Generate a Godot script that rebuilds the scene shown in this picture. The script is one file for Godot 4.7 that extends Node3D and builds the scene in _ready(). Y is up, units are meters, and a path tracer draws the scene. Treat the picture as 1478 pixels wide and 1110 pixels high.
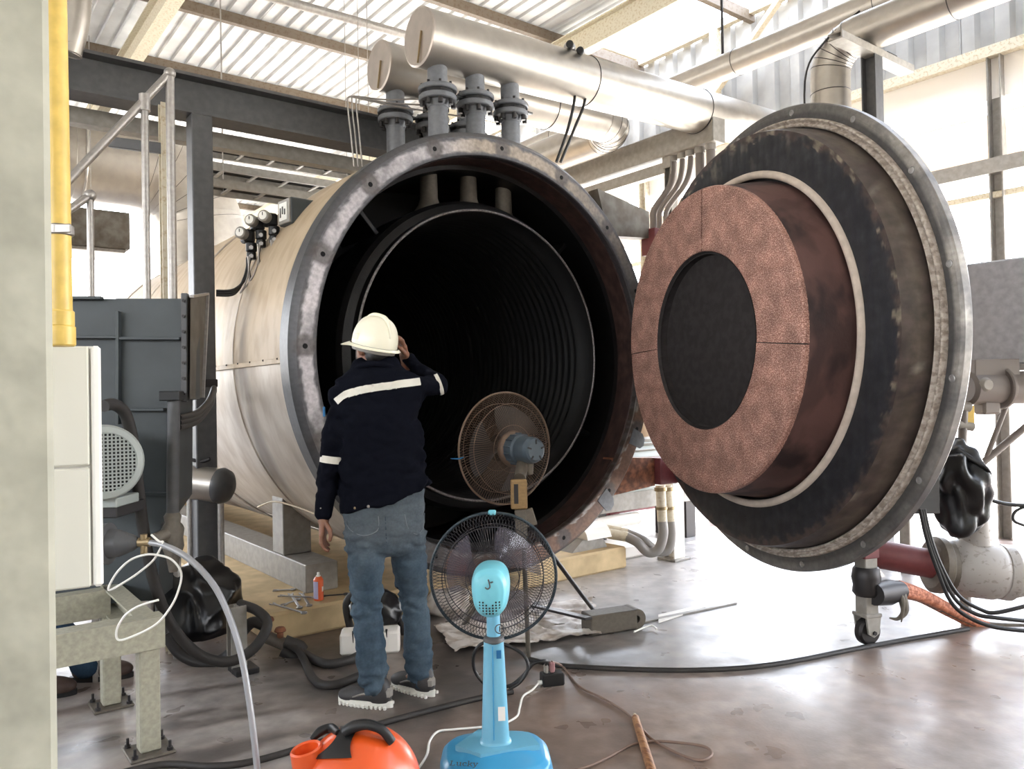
extends Node3D
# A boiler house: a horizontal fire-tube boiler with its round front door swung open, a worker looking into the furnace, two pedestal fans.
# World axes: x along the boiler's front (to the right), y up, z along the boiler's axis (towards the viewer). The boiler's front plane is z = 0.

const EYE := Vector3(-3.027, 1.42, 4.032)
const YAW := -0.6548
const PITCH := 0.0117
const ROLL := -0.0189
const FOCAL := 1130.24          # in pixels of a 1478 x 1110 frame
const BC := Vector3(0, 1.675, 0)  # centre of the boiler's front
const DC := Vector3(1.0738, 1.7075, 1.238)   # centre of the door's flange
const DN := Vector3(-0.9468, 0, -0.3219)     # the way the door's inner face looks

var M := {}        # materials
var used := {}     # names taken
var view := Basis()
var tex_cache := {}

# ---------------------------------------------------------------- shapes
class G:
	var v := PackedVector3Array()
	var n := PackedVector3Array()
	var c := PackedColorArray()
	var ix := PackedInt32Array()
	var col := Color(1, 1, 1)
	var tint: Callable      # (position, normal) -> colour

	func vert(p: Vector3, q: Vector3) -> int:
		v.append(p); n.append(q)
		c.append(tint.call(p, q) if tint.is_valid() else col)
		return v.size() - 1

	func face(a: int, b: int, d: int) -> void:
		var pa := v[a]; var pb := v[b]; var pd := v[d]
		if (pb - pa).cross(pd - pa).dot(n[a] + n[b] + n[d]) > 0:
			ix.append(a); ix.append(d); ix.append(b)
		else:
			ix.append(a); ix.append(b); ix.append(d)

	func tri(a: Vector3, b: Vector3, d: Vector3, out: Vector3) -> void:
		var q := (b - a).cross(d - a)
		if q.length_squared() < 1e-16: return
		q = q.normalized()
		if q.dot(out) < 0: q = -q
		face(vert(a, q), vert(b, q), vert(d, q))

	func quad(a: Vector3, b: Vector3, d: Vector3, e: Vector3, out: Vector3) -> void:
		var q := (d - a).cross(e - b)
		if q.length_squared() < 1e-16: return
		q = q.normalized()
		if q.dot(out) < 0: q = -q
		var i := vert(a, q); var j := vert(b, q); var k := vert(d, q); var l := vert(e, q)
		face(i, j, k); face(i, k, l)

	# a box of size s about p with chamfered edges
	func box(p: Vector3, s: Vector3, b := Basis(), ch := 0.004) -> G:
		var h := s * 0.5
		ch = minf(ch, minf(h.x, minf(h.y, h.z)) * 0.9)
		var pt := func(sx: float, sy: float, sz: float, ax: int) -> Vector3:
			var q := Vector3(sx * h.x, sy * h.y, sz * h.z)
			if ax != 0: q.x -= sx * ch
			if ax != 1: q.y -= sy * ch
			if ax != 2: q.z -= sz * ch
			return p + b * q
		for ax in 3:
			for s0 in [-1.0, 1.0]:
				var q := []
				for e in [[-1.0, -1.0], [1.0, -1.0], [1.0, 1.0], [-1.0, 1.0]]:
					var w := [e[0], e[1]]
					w.insert(ax, s0)
					q.append(pt.call(w[0], w[1], w[2], ax))
				var out := Vector3(); out[ax] = s0
				quad(q[0], q[1], q[2], q[3], b * out)
		if ch > 0.0:
			for ax in 3:   # edges parallel to ax
				var u := (ax + 1) % 3; var w := (ax + 2) % 3
				for su in [-1.0, 1.0]:
					for sw in [-1.0, 1.0]:
						var q := []
						for e in [[-1.0, u], [1.0, u], [1.0, w], [-1.0, w]]:
							var k := [0.0, 0.0, 0.0]
							k[ax] = e[0]; k[u] = su; k[w] = sw
							q.append(pt.call(k[0], k[1], k[2], e[1]))
						var out := Vector3(); out[u] = su; out[w] = sw
						quad(q[0], q[1], q[2], q[3], b * out)
			for sx in [-1.0, 1.0]:
				for sy in [-1.0, 1.0]:
					for sz in [-1.0, 1.0]:
						tri(pt.call(sx, sy, sz, 0), pt.call(sx, sy, sz, 1), pt.call(sx, sy, sz, 2), b * Vector3(sx, sy, sz))
		return self

	static func frame(dir: Vector3, up := Vector3.UP) -> Basis:   # y along dir, x towards up
		var y := dir.normalized()
		var x := up - y * up.dot(y)
		if x.length() < 0.01: x = Vector3.RIGHT - y * y.x
		if x.length() < 0.01: x = Vector3.BACK - y * y.z
		x = x.normalized()
		return Basis(x, y, x.cross(y))

	# turned shape about the y axis of t: prof holds (radius, height)
	func lathe(t: Transform3D, prof: Array, seg := 40, a0 := 0.0, a1 := TAU, smooth := false) -> G:
		var full := absf(a1 - a0) > TAU - 0.001
		var m := prof.size()
		var sn := []
		for i in m - 1:
			var d: Vector2 = prof[i + 1] - prof[i]
			sn.append(Vector2(d.y, -d.x).normalized() if d.length() > 1e-7 else Vector2(0, 0))
		for i in m - 1:
			if sn[i] == Vector2(0, 0): continue
			var n0: Vector2 = sn[i]; var n1: Vector2 = sn[i]
			if smooth:
				if i > 0: n0 = (sn[i] + sn[i - 1]).normalized()
				if i < m - 2: n1 = (sn[i] + sn[i + 1]).normalized()
			var last := [-1, -1]
			for k in seg + 1:
				var a := a0 + (a1 - a0) * k / seg
				var r := t.basis.x * cos(a) + t.basis.z * sin(a)
				var i0 := vert(t.origin + r * prof[i].x + t.basis.y * prof[i].y, (r * n0.x + t.basis.y * n0.y))
				var i1 := vert(t.origin + r * prof[i + 1].x + t.basis.y * prof[i + 1].y, (r * n1.x + t.basis.y * n1.y))
				if k > 0:
					if prof[i].x > 1e-6: face(last[0], i0, i1)
					if prof[i + 1].x > 1e-6: face(last[0], i1, last[1])
				last = [i0, i1]
		if not full:   # close the cut ends
			for a in [a0, a1]:
				var r := t.basis.x * cos(a) + t.basis.z * sin(a)
				var out := (t.basis.x * -sin(a) + t.basis.z * cos(a)) * (1.0 if a == a1 else -1.0)
				var poly := PackedVector2Array(prof)
				var id := Geometry2D.triangulate_polygon(poly)
				for q in range(0, id.size(), 3):
					var w := []
					for z in 3: w.append(t.origin + r * poly[id[q + z]].x + t.basis.y * poly[id[q + z]].y)
					tri(w[0], w[1], w[2], out)
		return self

	func cyl(a: Vector3, b: Vector3, r0: float, r1 := -1.0, seg := 20, ch := 0.0) -> G:
		if r1 < 0: r1 = r0
		var l := (b - a).length()
		var f := frame(b - a)
		ch = minf(ch, minf(l, minf(r0, r1)) * 0.45)
		if ch > 0:
			return lathe(Transform3D(f, a), [Vector2(0, 0), Vector2(r0 - ch, 0), Vector2(r0, ch), Vector2(r1, l - ch), Vector2(r1 - ch, l), Vector2(0, l)], seg)
		return lathe(Transform3D(f, a), [Vector2(0, 0), Vector2(r0, 0), Vector2(r1, l), Vector2(0, l)], seg)

	func ring(p: Vector3, dir: Vector3, big: float, r: float, seg := 40, m := 8) -> G:   # torus
		var prof := []
		for i in m + 1:
			prof.append(Vector2(big + r * cos(TAU * i / m), -r * sin(TAU * i / m)))
		prof.reverse()
		return lathe(Transform3D(frame(dir), p), prof, seg, 0, TAU, true)

	func ball(p: Vector3, r: Vector3, b := Basis(), seg := 20, m := 10, lo := -1.0) -> G:   # ellipsoid, cut off below lo
		var t := Transform3D(b * Basis.from_scale(r), p)
		var a0 := asin(lo)
		for i in m:
			var last := [-1, -1]
			for k in seg + 1:
				var w := []
				for s in 2:
					var e: float = a0 + (PI / 2 - a0) * (i + s) / m
					var q := Vector3(cos(e) * cos(TAU * k / seg), sin(e), cos(e) * sin(TAU * k / seg))
					w.append(vert(t * q, (b * (q / r)).normalized()))
				if k > 0:
					face(last[0], w[0], w[1]); face(last[0], w[1], last[1])
				last = w
		return self

	static func curve(pts: Array, sub := 6) -> PackedVector3Array:   # smooth line through the points
		var o := PackedVector3Array()
		var m := pts.size()
		if m == 2 or sub <= 1: return PackedVector3Array(pts)
		for i in m - 1:
			var p0: Vector3 = pts[maxi(i - 1, 0)]; var p1: Vector3 = pts[i]; var p2: Vector3 = pts[i + 1]; var p3: Vector3 = pts[mini(i + 2, m - 1)]
			for k in sub:
				var s := float(k) / sub
				o.append(0.5 * (2 * p1 + (p2 - p0) * s + (2 * p0 - 5 * p1 + 4 * p2 - p3) * s * s + (3 * p1 - p0 - 3 * p2 + p3) * s * s * s))
		o.append(pts[m - 1])
		return o

	# a tube along pts; r a number or a list of radii per given point
	func tube(pts: Array, r, seg := 8, sub := 6, flat := 1.0) -> G:
		var line := curve(pts, sub)
		var m := line.size()
		var f := frame(line[1] - line[0])
		var last := []
		for i in m:
			var d := (line[mini(i + 1, m - 1)] - line[maxi(i - 1, 0)]).normalized()
			var x := (f.x - d * f.x.dot(d)).normalized()
			f = Basis(x, d, x.cross(d))
			var rad: float
			if r is Array:
				var q: float = float(i) / (m - 1) * (r.size() - 1)
				var q0: int = mini(int(q), r.size() - 2)
				rad = lerpf(r[q0], r[q0 + 1], q - q0)
			else: rad = r
			var now := []
			for k in seg:
				var w := f.x * cos(TAU * k / seg) * flat + f.z * sin(TAU * k / seg)
				now.append(vert(line[i] + w * rad, w.normalized()))
			if i > 0:
				for k in seg:
					var k1 := (k + 1) % seg
					face(last[k], now[k], now[k1]); face(last[k], now[k1], last[k1])
			if i == 0 or i == m - 1:
				var e := f.y * (-1.0 if i == 0 else 1.0)
				var ct := vert(line[i], e)
				var rim := []
				for k in seg: rim.append(vert(v[now[k]], e))
				for k in seg: face(ct, rim[k], rim[(k + 1) % seg])
			last = now
		return self

	# a bar of outline poly (x, y of b) pushed along b.z by depth, centred
	func prism(p: Vector3, b: Basis, poly: Array, depth: float) -> G:
		var pl := PackedVector2Array(poly)
		if Geometry2D.is_polygon_clockwise(pl): pl.reverse()
		var id := Geometry2D.triangulate_polygon(pl)
		var m := pl.size()
		for s in [-0.5, 0.5]:
			for q in range(0, id.size(), 3):
				tri(p + b * Vector3(pl[id[q]].x, pl[id[q]].y, s * depth), p + b * Vector3(pl[id[q + 1]].x, pl[id[q + 1]].y, s * depth), p + b * Vector3(pl[id[q + 2]].x, pl[id[q + 2]].y, s * depth), b.z * s)
		for i in m:
			var a := pl[i]; var e := pl[(i + 1) % m]
			var out := Vector3((e - a).y, -(e - a).x, 0)
			quad(p + b * Vector3(a.x, a.y, -depth / 2), p + b * Vector3(e.x, e.y, -depth / 2), p + b * Vector3(e.x, e.y, depth / 2), p + b * Vector3(a.x, a.y, depth / 2), b * out)
		return self

	# rolled section from a to b; kind I, C or R (plain bar), w wide, h high
	func beam(a: Vector3, b: Vector3, w: float, h: float, kind := "R", up := Vector3.UP, th := 0.012) -> G:
		var z := (b - a).normalized()
		var y := (up - z * up.dot(z)).normalized()
		var bs := Basis(y.cross(z), y, z)
		var x := w / 2; var u := h / 2
		if kind == "R": return box((a + b) / 2, Vector3(w, h, (b - a).length()), bs, minf(0.006, minf(w, h) * 0.12))
		if kind == "I": return prism((a + b) / 2, bs, [Vector2(-x, -u), Vector2(x, -u), Vector2(x, -u + th), Vector2(th / 2, -u + th), Vector2(th / 2, u - th), Vector2(x, u - th), Vector2(x, u), Vector2(-x, u), Vector2(-x, u - th), Vector2(-th / 2, u - th), Vector2(-th / 2, -u + th), Vector2(-x, -u + th)], (b - a).length())
		return prism((a + b) / 2, bs, [Vector2(-x, -u), Vector2(x, -u), Vector2(x, -u + th), Vector2(-x + th, -u + th), Vector2(-x + th, u - th), Vector2(x, u - th), Vector2(x, u), Vector2(-x, u)], (b - a).length())

	# surface over a grid: f(u, v) -> point, with thickness
	func sheet(f: Callable, nu: int, nv: int, th := 0.0) -> G:
		var pts := []
		for j in nv + 1:
			for i in nu + 1: pts.append(f.call(float(i) / nu, float(j) / nv))
		var nor := []
		for j in nv + 1:
			for i in nu + 1:
				var du: Vector3 = pts[j * (nu + 1) + mini(i + 1, nu)] - pts[j * (nu + 1) + maxi(i - 1, 0)]
				var dv: Vector3 = pts[mini(j + 1, nv) * (nu + 1) + i] - pts[maxi(j - 1, 0) * (nu + 1) + i]
				var q: Vector3 = dv.cross(du)
				nor.append(q.normalized() if q.length() > 1e-9 else Vector3.UP)
		for s in ([1.0] if th == 0.0 else [1.0, -1.0]):
			var b0 := v.size()
			for i in pts.size(): vert(pts[i] + nor[i] * (th / 2 * s), nor[i] * s)
			for j in nv:
				for i in nu:
					var a := b0 + j * (nu + 1) + i
					face(a, a + 1, a + nu + 2); face(a, a + nu + 2, a + nu + 1)
		return self

	func mesh() -> ArrayMesh:
		var a := []
		a.resize(Mesh.ARRAY_MAX)
		a[Mesh.ARRAY_VERTEX] = v; a[Mesh.ARRAY_NORMAL] = n; a[Mesh.ARRAY_COLOR] = c; a[Mesh.ARRAY_INDEX] = ix
		var m := ArrayMesh.new()
		m.add_surface_from_arrays(Mesh.PRIMITIVE_TRIANGLES, a)
		return m

# a distance field on a grid, meshed as surface nets
class Field:
	var o: Vector3
	var e: float
	var nx: int
	var ny: int
	var nz: int
	var f := PackedFloat32Array()

	func _init(lo: Vector3, hi: Vector3, cell: float) -> void:
		o = lo; e = cell
		nx = int((hi.x - lo.x) / cell) + 1; ny = int((hi.y - lo.y) / cell) + 1; nz = int((hi.z - lo.z) / cell) + 1
		f.resize(nx * ny * nz); f.fill(1.0)

	func span(lo: float, hi: float, o0: float, m: int) -> Vector2i:
		return Vector2i(clampi(int(floor((lo - o0) / e)), 0, m - 1), clampi(int(ceil((hi - o0) / e)), 0, m - 1))

	func put(at: int, d: float, k: float) -> void:
		var p := f[at]
		if k > 0.0:
			var h := maxf(k - absf(p - d), 0.0) / k
			f[at] = minf(p, d) - h * h * k * 0.25
		else: f[at] = minf(p, d)

	# tapered capsule
	func cap(a: Vector3, b: Vector3, ra: float, rb: float, k := 0.02) -> void:
		var m := maxf(ra, rb) + k + 2.5 * e
		var lo := a.min(b) - Vector3(m, m, m); var hi := a.max(b) + Vector3(m, m, m)
		var sx := span(lo.x, hi.x, o.x, nx); var sy := span(lo.y, hi.y, o.y, ny); var sz := span(lo.z, hi.z, o.z, nz)
		var ab := b - a
		var l2 := maxf(ab.length_squared(), 1e-9)
		for z in range(sz.x, sz.y + 1):
			for y in range(sy.x, sy.y + 1):
				for x in range(sx.x, sx.y + 1):
					var p := o + Vector3(x, y, z) * e
					var t := clampf((p - a).dot(ab) / l2, 0, 1)
					put((z * ny + y) * nx + x, p.distance_to(a + ab * t) - lerpf(ra, rb, t), k)

	# ellipsoid
	func egg(c: Vector3, r: Vector3, k := 0.02, b := Basis()) -> void:
		var w := maxf(r.x, maxf(r.y, r.z)) + k + 2.5 * e
		var sx := span(c.x - w, c.x + w, o.x, nx); var sy := span(c.y - w, c.y + w, o.y, ny); var sz := span(c.z - w, c.z + w, o.z, nz)
		var inv := b.transposed()
		for z in range(sz.x, sz.y + 1):
			for y in range(sy.x, sy.y + 1):
				for x in range(sx.x, sx.y + 1):
					var p := inv * (o + Vector3(x, y, z) * e - c)
					var k0 := (p / r).length(); var k1 := (p / (r * r)).length()
					put((z * ny + y) * nx + x, k0 * (k0 - 1.0) / maxf(k1, 1e-6), k)

	# upright body of rounded-square sections: rows of [y, centre x, centre z, half width, half depth], y falling
	func loft(rows: Array, k := 0.02, power := 2.6) -> void:
		var w := 0.0
		for r in rows: w = maxf(w, maxf(r[3] + absf(r[1]), r[4] + absf(r[2])))
		w += k + 2.5 * e
		var ytop: float = rows[0][0]; var ybot: float = rows[-1][0]
		var sx := span(-w, w, o.x, nx); var sy := span(ybot - k - 2 * e, ytop + k + 2 * e, o.y, ny); var sz := span(-w, w, o.z, nz)
		for y in range(sy.x, sy.y + 1):
			var py := o.y + y * e
			var i := 0
			while i < rows.size() - 2 and rows[i + 1][0] > py: i += 1
			var t := clampf((rows[i][0] - py) / maxf(rows[i][0] - rows[i + 1][0], 1e-6), 0, 1)
			t = t * t * (3 - 2 * t) * 0.5 + t * 0.5
			var cx := lerpf(rows[i][1], rows[i + 1][1], t); var cz := lerpf(rows[i][2], rows[i + 1][2], t)
			var a := lerpf(rows[i][3], rows[i + 1][3], t); var b := lerpf(rows[i][4], rows[i + 1][4], t)
			var out := maxf(py - ytop, ybot - py)
			for z in range(sz.x, sz.y + 1):
				for x in range(sx.x, sx.y + 1):
					var qx := absf(o.x + x * e - cx) / a; var qz := absf(o.z + z * e - cz) / b
					var q := pow(pow(qx, power) + pow(qz, power), 1.0 / power)
					put((z * ny + y) * nx + x, maxf((q - 1.0) * minf(a, b), out), k)

	func at(p: Vector3) -> float:
		var q := (p - o) / e
		var x := clampi(int(q.x), 0, nx - 2); var y := clampi(int(q.y), 0, ny - 2); var z := clampi(int(q.z), 0, nz - 2)
		var t := q - Vector3(x, y, z)
		var b := (z * ny + y) * nx + x
		var s := nx * ny
		return lerpf(lerpf(lerpf(f[b], f[b + 1], t.x), lerpf(f[b + nx], f[b + nx + 1], t.x), t.y), lerpf(lerpf(f[b + s], f[b + s + 1], t.x), lerpf(f[b + s + nx], f[b + s + nx + 1], t.x), t.y), t.z)

	func net(g: G, place := Transform3D()) -> void:
		var cell := {}
		var s := nx * ny
		var off := [0, 1, nx, nx + 1, s, s + 1, s + nx, s + nx + 1]
		var pairs := [[0, 1], [2, 3], [4, 5], [6, 7], [0, 2], [1, 3], [4, 6], [5, 7], [0, 4], [1, 5], [2, 6], [3, 7]]
		for z in nz - 1:
			for y in ny - 1:
				var row := (z * ny + y) * nx
				for x in nx - 1:
					var b := row + x
					if f[b] > 2.0 * e: continue
					var neg := 0
					for q in 8:
						if f[b + off[q]] < 0.0: neg += 1
					if neg == 0 or neg == 8: continue
					var sum := Vector3(); var cnt := 0
					for pr in pairs:
						var fa := f[b + off[pr[0]]]; var fb := f[b + off[pr[1]]]
						if (fa < 0.0) == (fb < 0.0): continue
						var t := fa / (fa - fb)
						var ca := Vector3(pr[0] & 1, (pr[0] >> 1) & 1, pr[0] >> 2); var cb := Vector3(pr[1] & 1, (pr[1] >> 1) & 1, pr[1] >> 2)
						sum += ca.lerp(cb, t); cnt += 1
					var p := o + (Vector3(x, y, z) + sum / cnt) * e
					var d := e * 0.9
					var q := Vector3(at(p + Vector3(d, 0, 0)) - at(p - Vector3(d, 0, 0)), at(p + Vector3(0, d, 0)) - at(p - Vector3(0, d, 0)), at(p + Vector3(0, 0, d)) - at(p - Vector3(0, 0, d)))
					cell[b] = g.vert(place * p, (place.basis * q).normalized())
		for b in cell:
			for ax in 3:
				var st: int = [1, nx, s][ax]
				var u: int = [nx, s, 1][ax]; var w: int = [s, 1, nx][ax]
				if (f[b] < 0.0) == (f[b + st] < 0.0): continue
				if cell.has(b - u) and cell.has(b - w) and cell.has(b - u - w):
					g.face(cell[b], cell[b - u], cell[b - u - w]); g.face(cell[b], cell[b - u - w], cell[b - w])

# ---------------------------------------------------------------- naming and tagging
func numbered(called: String) -> String:
	if not used.has(called):
		used[called] = 0
		return called
	used[called] += 1
	return "%s_%03d" % [called, used[called]]

func tag(o: Node3D, label: String, category: String, group := "") -> Node3D:
	o.set_meta("label", label); o.set_meta("category", category)
	if group: o.set_meta("group", group)
	return o

func thing(called: String, label: String, category: String, at_ := Vector3.ZERO, turn := 0.0, group := "") -> Node3D:
	var o := Node3D.new()
	o.name = numbered(called)
	add_child(o)
	o.position = at_; o.rotation.y = turn
	return tag(o, label, category, group)

func part(parent: Node3D, called: String, g: G, m: Material, label := "") -> MeshInstance3D:
	var o := MeshInstance3D.new()
	o.name = called; o.mesh = g.mesh(); o.material_override = m
	parent.add_child(o, true)
	if label: o.set_meta("label", label)
	return o

func reuse(parent: Node3D, called: String, mesh_: Mesh, m: Material, t: Transform3D) -> MeshInstance3D:
	var o := MeshInstance3D.new()
	o.name = called; o.mesh = mesh_; o.material_override = m; o.transform = t
	parent.add_child(o, true)
	return o

func one(called: String, g: G, m: Material, label: String, category: String, group := "") -> MeshInstance3D:
	var o := MeshInstance3D.new()
	o.name = numbered(called); o.mesh = g.mesh(); o.material_override = m
	add_child(o)
	tag(o, label, category, group)
	return o

func struct(called: String, g: G, m: Material) -> MeshInstance3D:
	var o := MeshInstance3D.new()
	o.name = called; o.mesh = g.mesh(); o.material_override = m
	add_child(o, true)
	o.set_meta("kind", "structure")
	return o

# ---------------------------------------------------------------- surveying: from the photograph's pixels to metres
func ray(px: float, py: float) -> Vector3:
	return view * Vector3((px - 739.0) / FOCAL, -(py - 555.0) / FOCAL, -1.0)

func at(px: float, py: float, d: float) -> Vector3:
	return EYE + ray(px, py) * d

func on(px: float, py: float, axis: int, value: float) -> Vector3:
	var r := ray(px, py)
	return EYE + r * ((value - EYE[axis]) / r[axis])

# ---------------------------------------------------------------- materials
func noise(key: String, kind: int, freq: float, octaves := 4, size := 512, lo := 0.0, hi := 1.0, seed_ := 1) -> NoiseTexture2D:
	if tex_cache.has(key): return tex_cache[key]
	var fn := FastNoiseLite.new()
	fn.noise_type = kind; fn.frequency = freq; fn.fractal_octaves = octaves; fn.seed = seed_
	if octaves < 2: fn.fractal_type = FastNoiseLite.FRACTAL_NONE
	var t := NoiseTexture2D.new()
	t.width = size; t.height = size; t.seamless = true; t.noise = fn
	var ramp := Gradient.new()
	ramp.set_color(0, Color(lo, lo, lo)); ramp.set_color(1, Color(hi, hi, hi))
	t.color_ramp = ramp
	tex_cache[key] = t
	return t

# a two-colour noise texture: from a to b with soft edges p and q
func blotch(key: String, kind: int, freq: float, a: Color, b: Color, p := 0.3, q := 0.7, octaves := 4, size := 512, seed_ := 1) -> NoiseTexture2D:
	if tex_cache.has(key): return tex_cache[key]
	var t := noise(key, kind, freq, octaves, size, 0, 1, seed_)
	var ramp := Gradient.new()
	ramp.offsets = PackedFloat32Array([0.0, p, q, 1.0])
	ramp.colors = PackedColorArray([a, a, b, b])
	t.color_ramp = ramp
	return t

func mat(col: Color, rough := 0.6, metal := 0.0, tex: Texture2D = null, scale := 1.0, vc := false, stretch := Vector3.ONE) -> StandardMaterial3D:
	var m := StandardMaterial3D.new()
	m.albedo_color = col; m.roughness = rough; m.metallic = metal
	m.vertex_color_use_as_albedo = vc
	if tex:
		m.albedo_texture = tex
		m.uv1_triplanar = true; m.uv1_world_triplanar = true
		m.uv1_scale = stretch * scale
	return m

func bump(m: StandardMaterial3D, tex: Texture2D, cm: float) -> StandardMaterial3D:
	m.heightmap_enabled = true; m.heightmap_texture = tex; m.heightmap_scale = cm
	m.uv1_triplanar = true; m.uv1_world_triplanar = true
	return m

# ---------------------------------------------------------------- the scene
func _ready() -> void:
	view = Basis(Vector3.UP, YAW) * Basis(Vector3.RIGHT, PITCH) * Basis(Vector3.BACK, ROLL)
	var cam := Camera3D.new()
	cam.name = "camera"
	cam.transform = Transform3D(view, EYE)
	cam.fov = rad_to_deg(2.0 * atan(555.0 / FOCAL))
	cam.near = 0.05; cam.far = 200.0
	add_child(cam)
	cam.current = true
	var env := Environment.new()
	var sm := ProceduralSkyMaterial.new()
	sm.sky_top_color = Color(0.80, 0.88, 1.0); sm.sky_horizon_color = Color(1.0, 1.0, 1.0)
	sm.ground_horizon_color = Color(0.9, 0.88, 0.85); sm.ground_bottom_color = Color(0.6, 0.57, 0.53)
	sm.sky_curve = 0.4
	sm.sun_angle_max = 1.0
	var sky := Sky.new()
	sky.sky_material = sm
	env.background_mode = Environment.BG_SKY
	env.sky = sky
	env.background_energy_multiplier = 11.5
	env.tonemap_mode = Environment.TONE_MAPPER_LINEAR
	env.tonemap_exposure = 1.2
	env.sdfgi_enabled = true; env.ssao_enabled = true; env.ssil_enabled = true
	var we := WorldEnvironment.new()
	we.name = "world_environment"
	we.environment = env
	add_child(we)
	var sun := DirectionalLight3D.new()
	sun.name = "sun"
	sun.light_color = Color(1.0, 0.97, 0.92); sun.light_energy = 9.0; sun.light_angular_distance = 1.0; sun.shadow_enabled = true
	add_child(sun)
	sun.look_at_from_position(Vector3(8, 20, -3), Vector3(4, 0, 0))
	make_materials()
	building()
	boiler()
	door()
	headers()
	ducts_and_frames()
	wall_plant()
	burner_side()
	behind_door()
	blower()
	floor_things()
	fans()
	person()
	crouched_person()

func make_materials() -> void:
	var fine := noise("fine", FastNoiseLite.TYPE_SIMPLEX, 0.03, 4, 512, 0.86, 1.0, 3)
	var cloud := noise("cloud", FastNoiseLite.TYPE_SIMPLEX, 0.008, 5, 512, 0.84, 1.0, 5)
	var grain := noise("grain", FastNoiseLite.TYPE_SIMPLEX, 0.2, 2, 512, 0.0, 1.0, 7)
	M.grain_tex = blotch("strand", FastNoiseLite.TYPE_SIMPLEX, 0.03, Color(0.7, 0.6, 0.55), Color(1, 1, 1), 0.3, 0.6, 4, 512, 61)
	var soft := noise("soft", FastNoiseLite.TYPE_SIMPLEX, 0.012, 3, 512, 0.0, 1.0, 9)
	var streak := noise("streak", FastNoiseLite.TYPE_SIMPLEX, 0.02, 4, 512, 0.6, 1.0, 11)
	M.concrete = mat(Color(0.9, 0.9, 0.9), 0.42, 0.0, noise("slab", FastNoiseLite.TYPE_SIMPLEX, 0.012, 6, 1024, 0.78, 1.0, 13), 0.45, true)
	M.concrete.roughness_texture = noise("wet", FastNoiseLite.TYPE_SIMPLEX, 0.01, 4, 512, 0.55, 1.0, 15)
	M.concrete.roughness = 0.45
	bump(M.concrete, grain, 0.025)
	M.plinth = mat(Color(0.83, 0.73, 0.56), 0.8, 0.0, cloud, 0.9)
	M.plaster = bump(mat(Color(0.78, 0.76, 0.70), 0.75, 0.0, cloud, 0.7), soft, 0.3)
	M.sheet_roof = mat(Color(0.84, 0.835, 0.825), 0.45, 0.0, noise("roofd", FastNoiseLite.TYPE_SIMPLEX, 0.01, 5, 512, 0.88, 1.0, 21), 0.35)
	M.sheet_roof.backlight_enabled = true; M.sheet_roof.backlight = Color(0.52, 0.52, 0.52)
	M.sheet_wall = mat(Color(0.66, 0.645, 0.62), 0.5, 0.0, cloud, 0.4)
	M.cream_steel = mat(Color(0.80, 0.765, 0.68), 0.55, 0.0, blotch("creamwear", FastNoiseLite.TYPE_SIMPLEX, 0.02, Color(0.86, 0.80, 0.72), Color(1, 1, 1), 0.05, 0.45, 6, 512, 23), 2.2)
	M.purlin = mat(Color(0.44, 0.39, 0.335), 0.6, 0.0, M.cream_steel.albedo_texture, 1.4)
	M.grey_steel = mat(Color(0.33, 0.33, 0.335), 0.5, 0.1, fine, 0.8)
	M.tray_grey = mat(Color(0.60, 0.58, 0.55), 0.5, 0.1, fine, 0.8)
	M.galv = mat(Color(0.70, 0.68, 0.66), 0.42, 0.75, fine, 1.5)
	M.clad = mat(Color(0.70, 0.675, 0.64), 0.38, 0.8, noise("cladd", FastNoiseLite.TYPE_SIMPLEX, 0.015, 5, 512, 0.92, 1.0, 25), 0.8)
	M.clad_warm = mat(Color(0.72, 0.68, 0.645), 0.36, 0.75, M.clad.albedo_texture, 0.8)
	M.white_glow = mat(Color(0.95, 0.95, 0.93), 0.6)
	M.shell_tan = mat(Color(0.72, 0.645, 0.54), 0.55, 0.15, blotch("shellwear", FastNoiseLite.TYPE_SIMPLEX, 0.012, Color(0.91, 0.885, 0.85), Color(1, 1, 1), 0.2, 0.6, 5, 512, 27), 0.9, true, Vector3(1, 0.5, 1))
	M.shell_grey = mat(Color(0.78, 0.745, 0.70), 0.5, 0.25, blotch("shellwear2", FastNoiseLite.TYPE_SIMPLEX, 0.010, Color(0.86, 0.83, 0.80), Color(1, 1, 1), 0.2, 0.7, 5, 512, 29), 0.8, true, Vector3(1, 0.5, 1))
	M.rim = bump(mat(Color(1, 1, 1), 0.42, 0.2, noise("rimn", FastNoiseLite.TYPE_SIMPLEX, 0.03, 4, 512, 0.8, 1.0, 31), 1.6, true), grain, 0.05)
	M.soot = bump(mat(Color(0.10, 0.093, 0.10), 0.45, 0.2, noise("sootn", FastNoiseLite.TYPE_SIMPLEX, 0.015, 5, 512, 0.45, 1.0, 33), 1.2), grain, 0.06)
	M.soot_black = mat(Color(0.04, 0.036, 0.045), 0.6, 0.0, M.soot.albedo_texture, 1.2)
	M.rusty = bump(mat(Color(0.30, 0.22, 0.20), 0.55, 0.2, blotch("rust", FastNoiseLite.TYPE_SIMPLEX, 0.012, Color(0.6, 0.57, 0.57), Color(1, 1, 1), 0.15, 0.8, 5, 512, 35), 1.5, false, Vector3(1, 0.6, 1)), grain, 0.08)
	M.brown_band = bump(mat(Color(0.33, 0.26, 0.25), 0.5, 0.25, blotch("band", FastNoiseLite.TYPE_SIMPLEX, 0.012, Color(0.5, 0.48, 0.5), Color(1, 1, 1), 0.35, 0.55, 5, 512, 37), 1.4), grain, 0.06)
	M.dark_plate = bump(mat(Color(1, 1, 1), 0.5, 0.3, noise("platen", FastNoiseLite.TYPE_SIMPLEX, 0.015, 4, 512, 0.6, 1.0, 39), 1.2, true), grain, 0.05)
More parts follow.
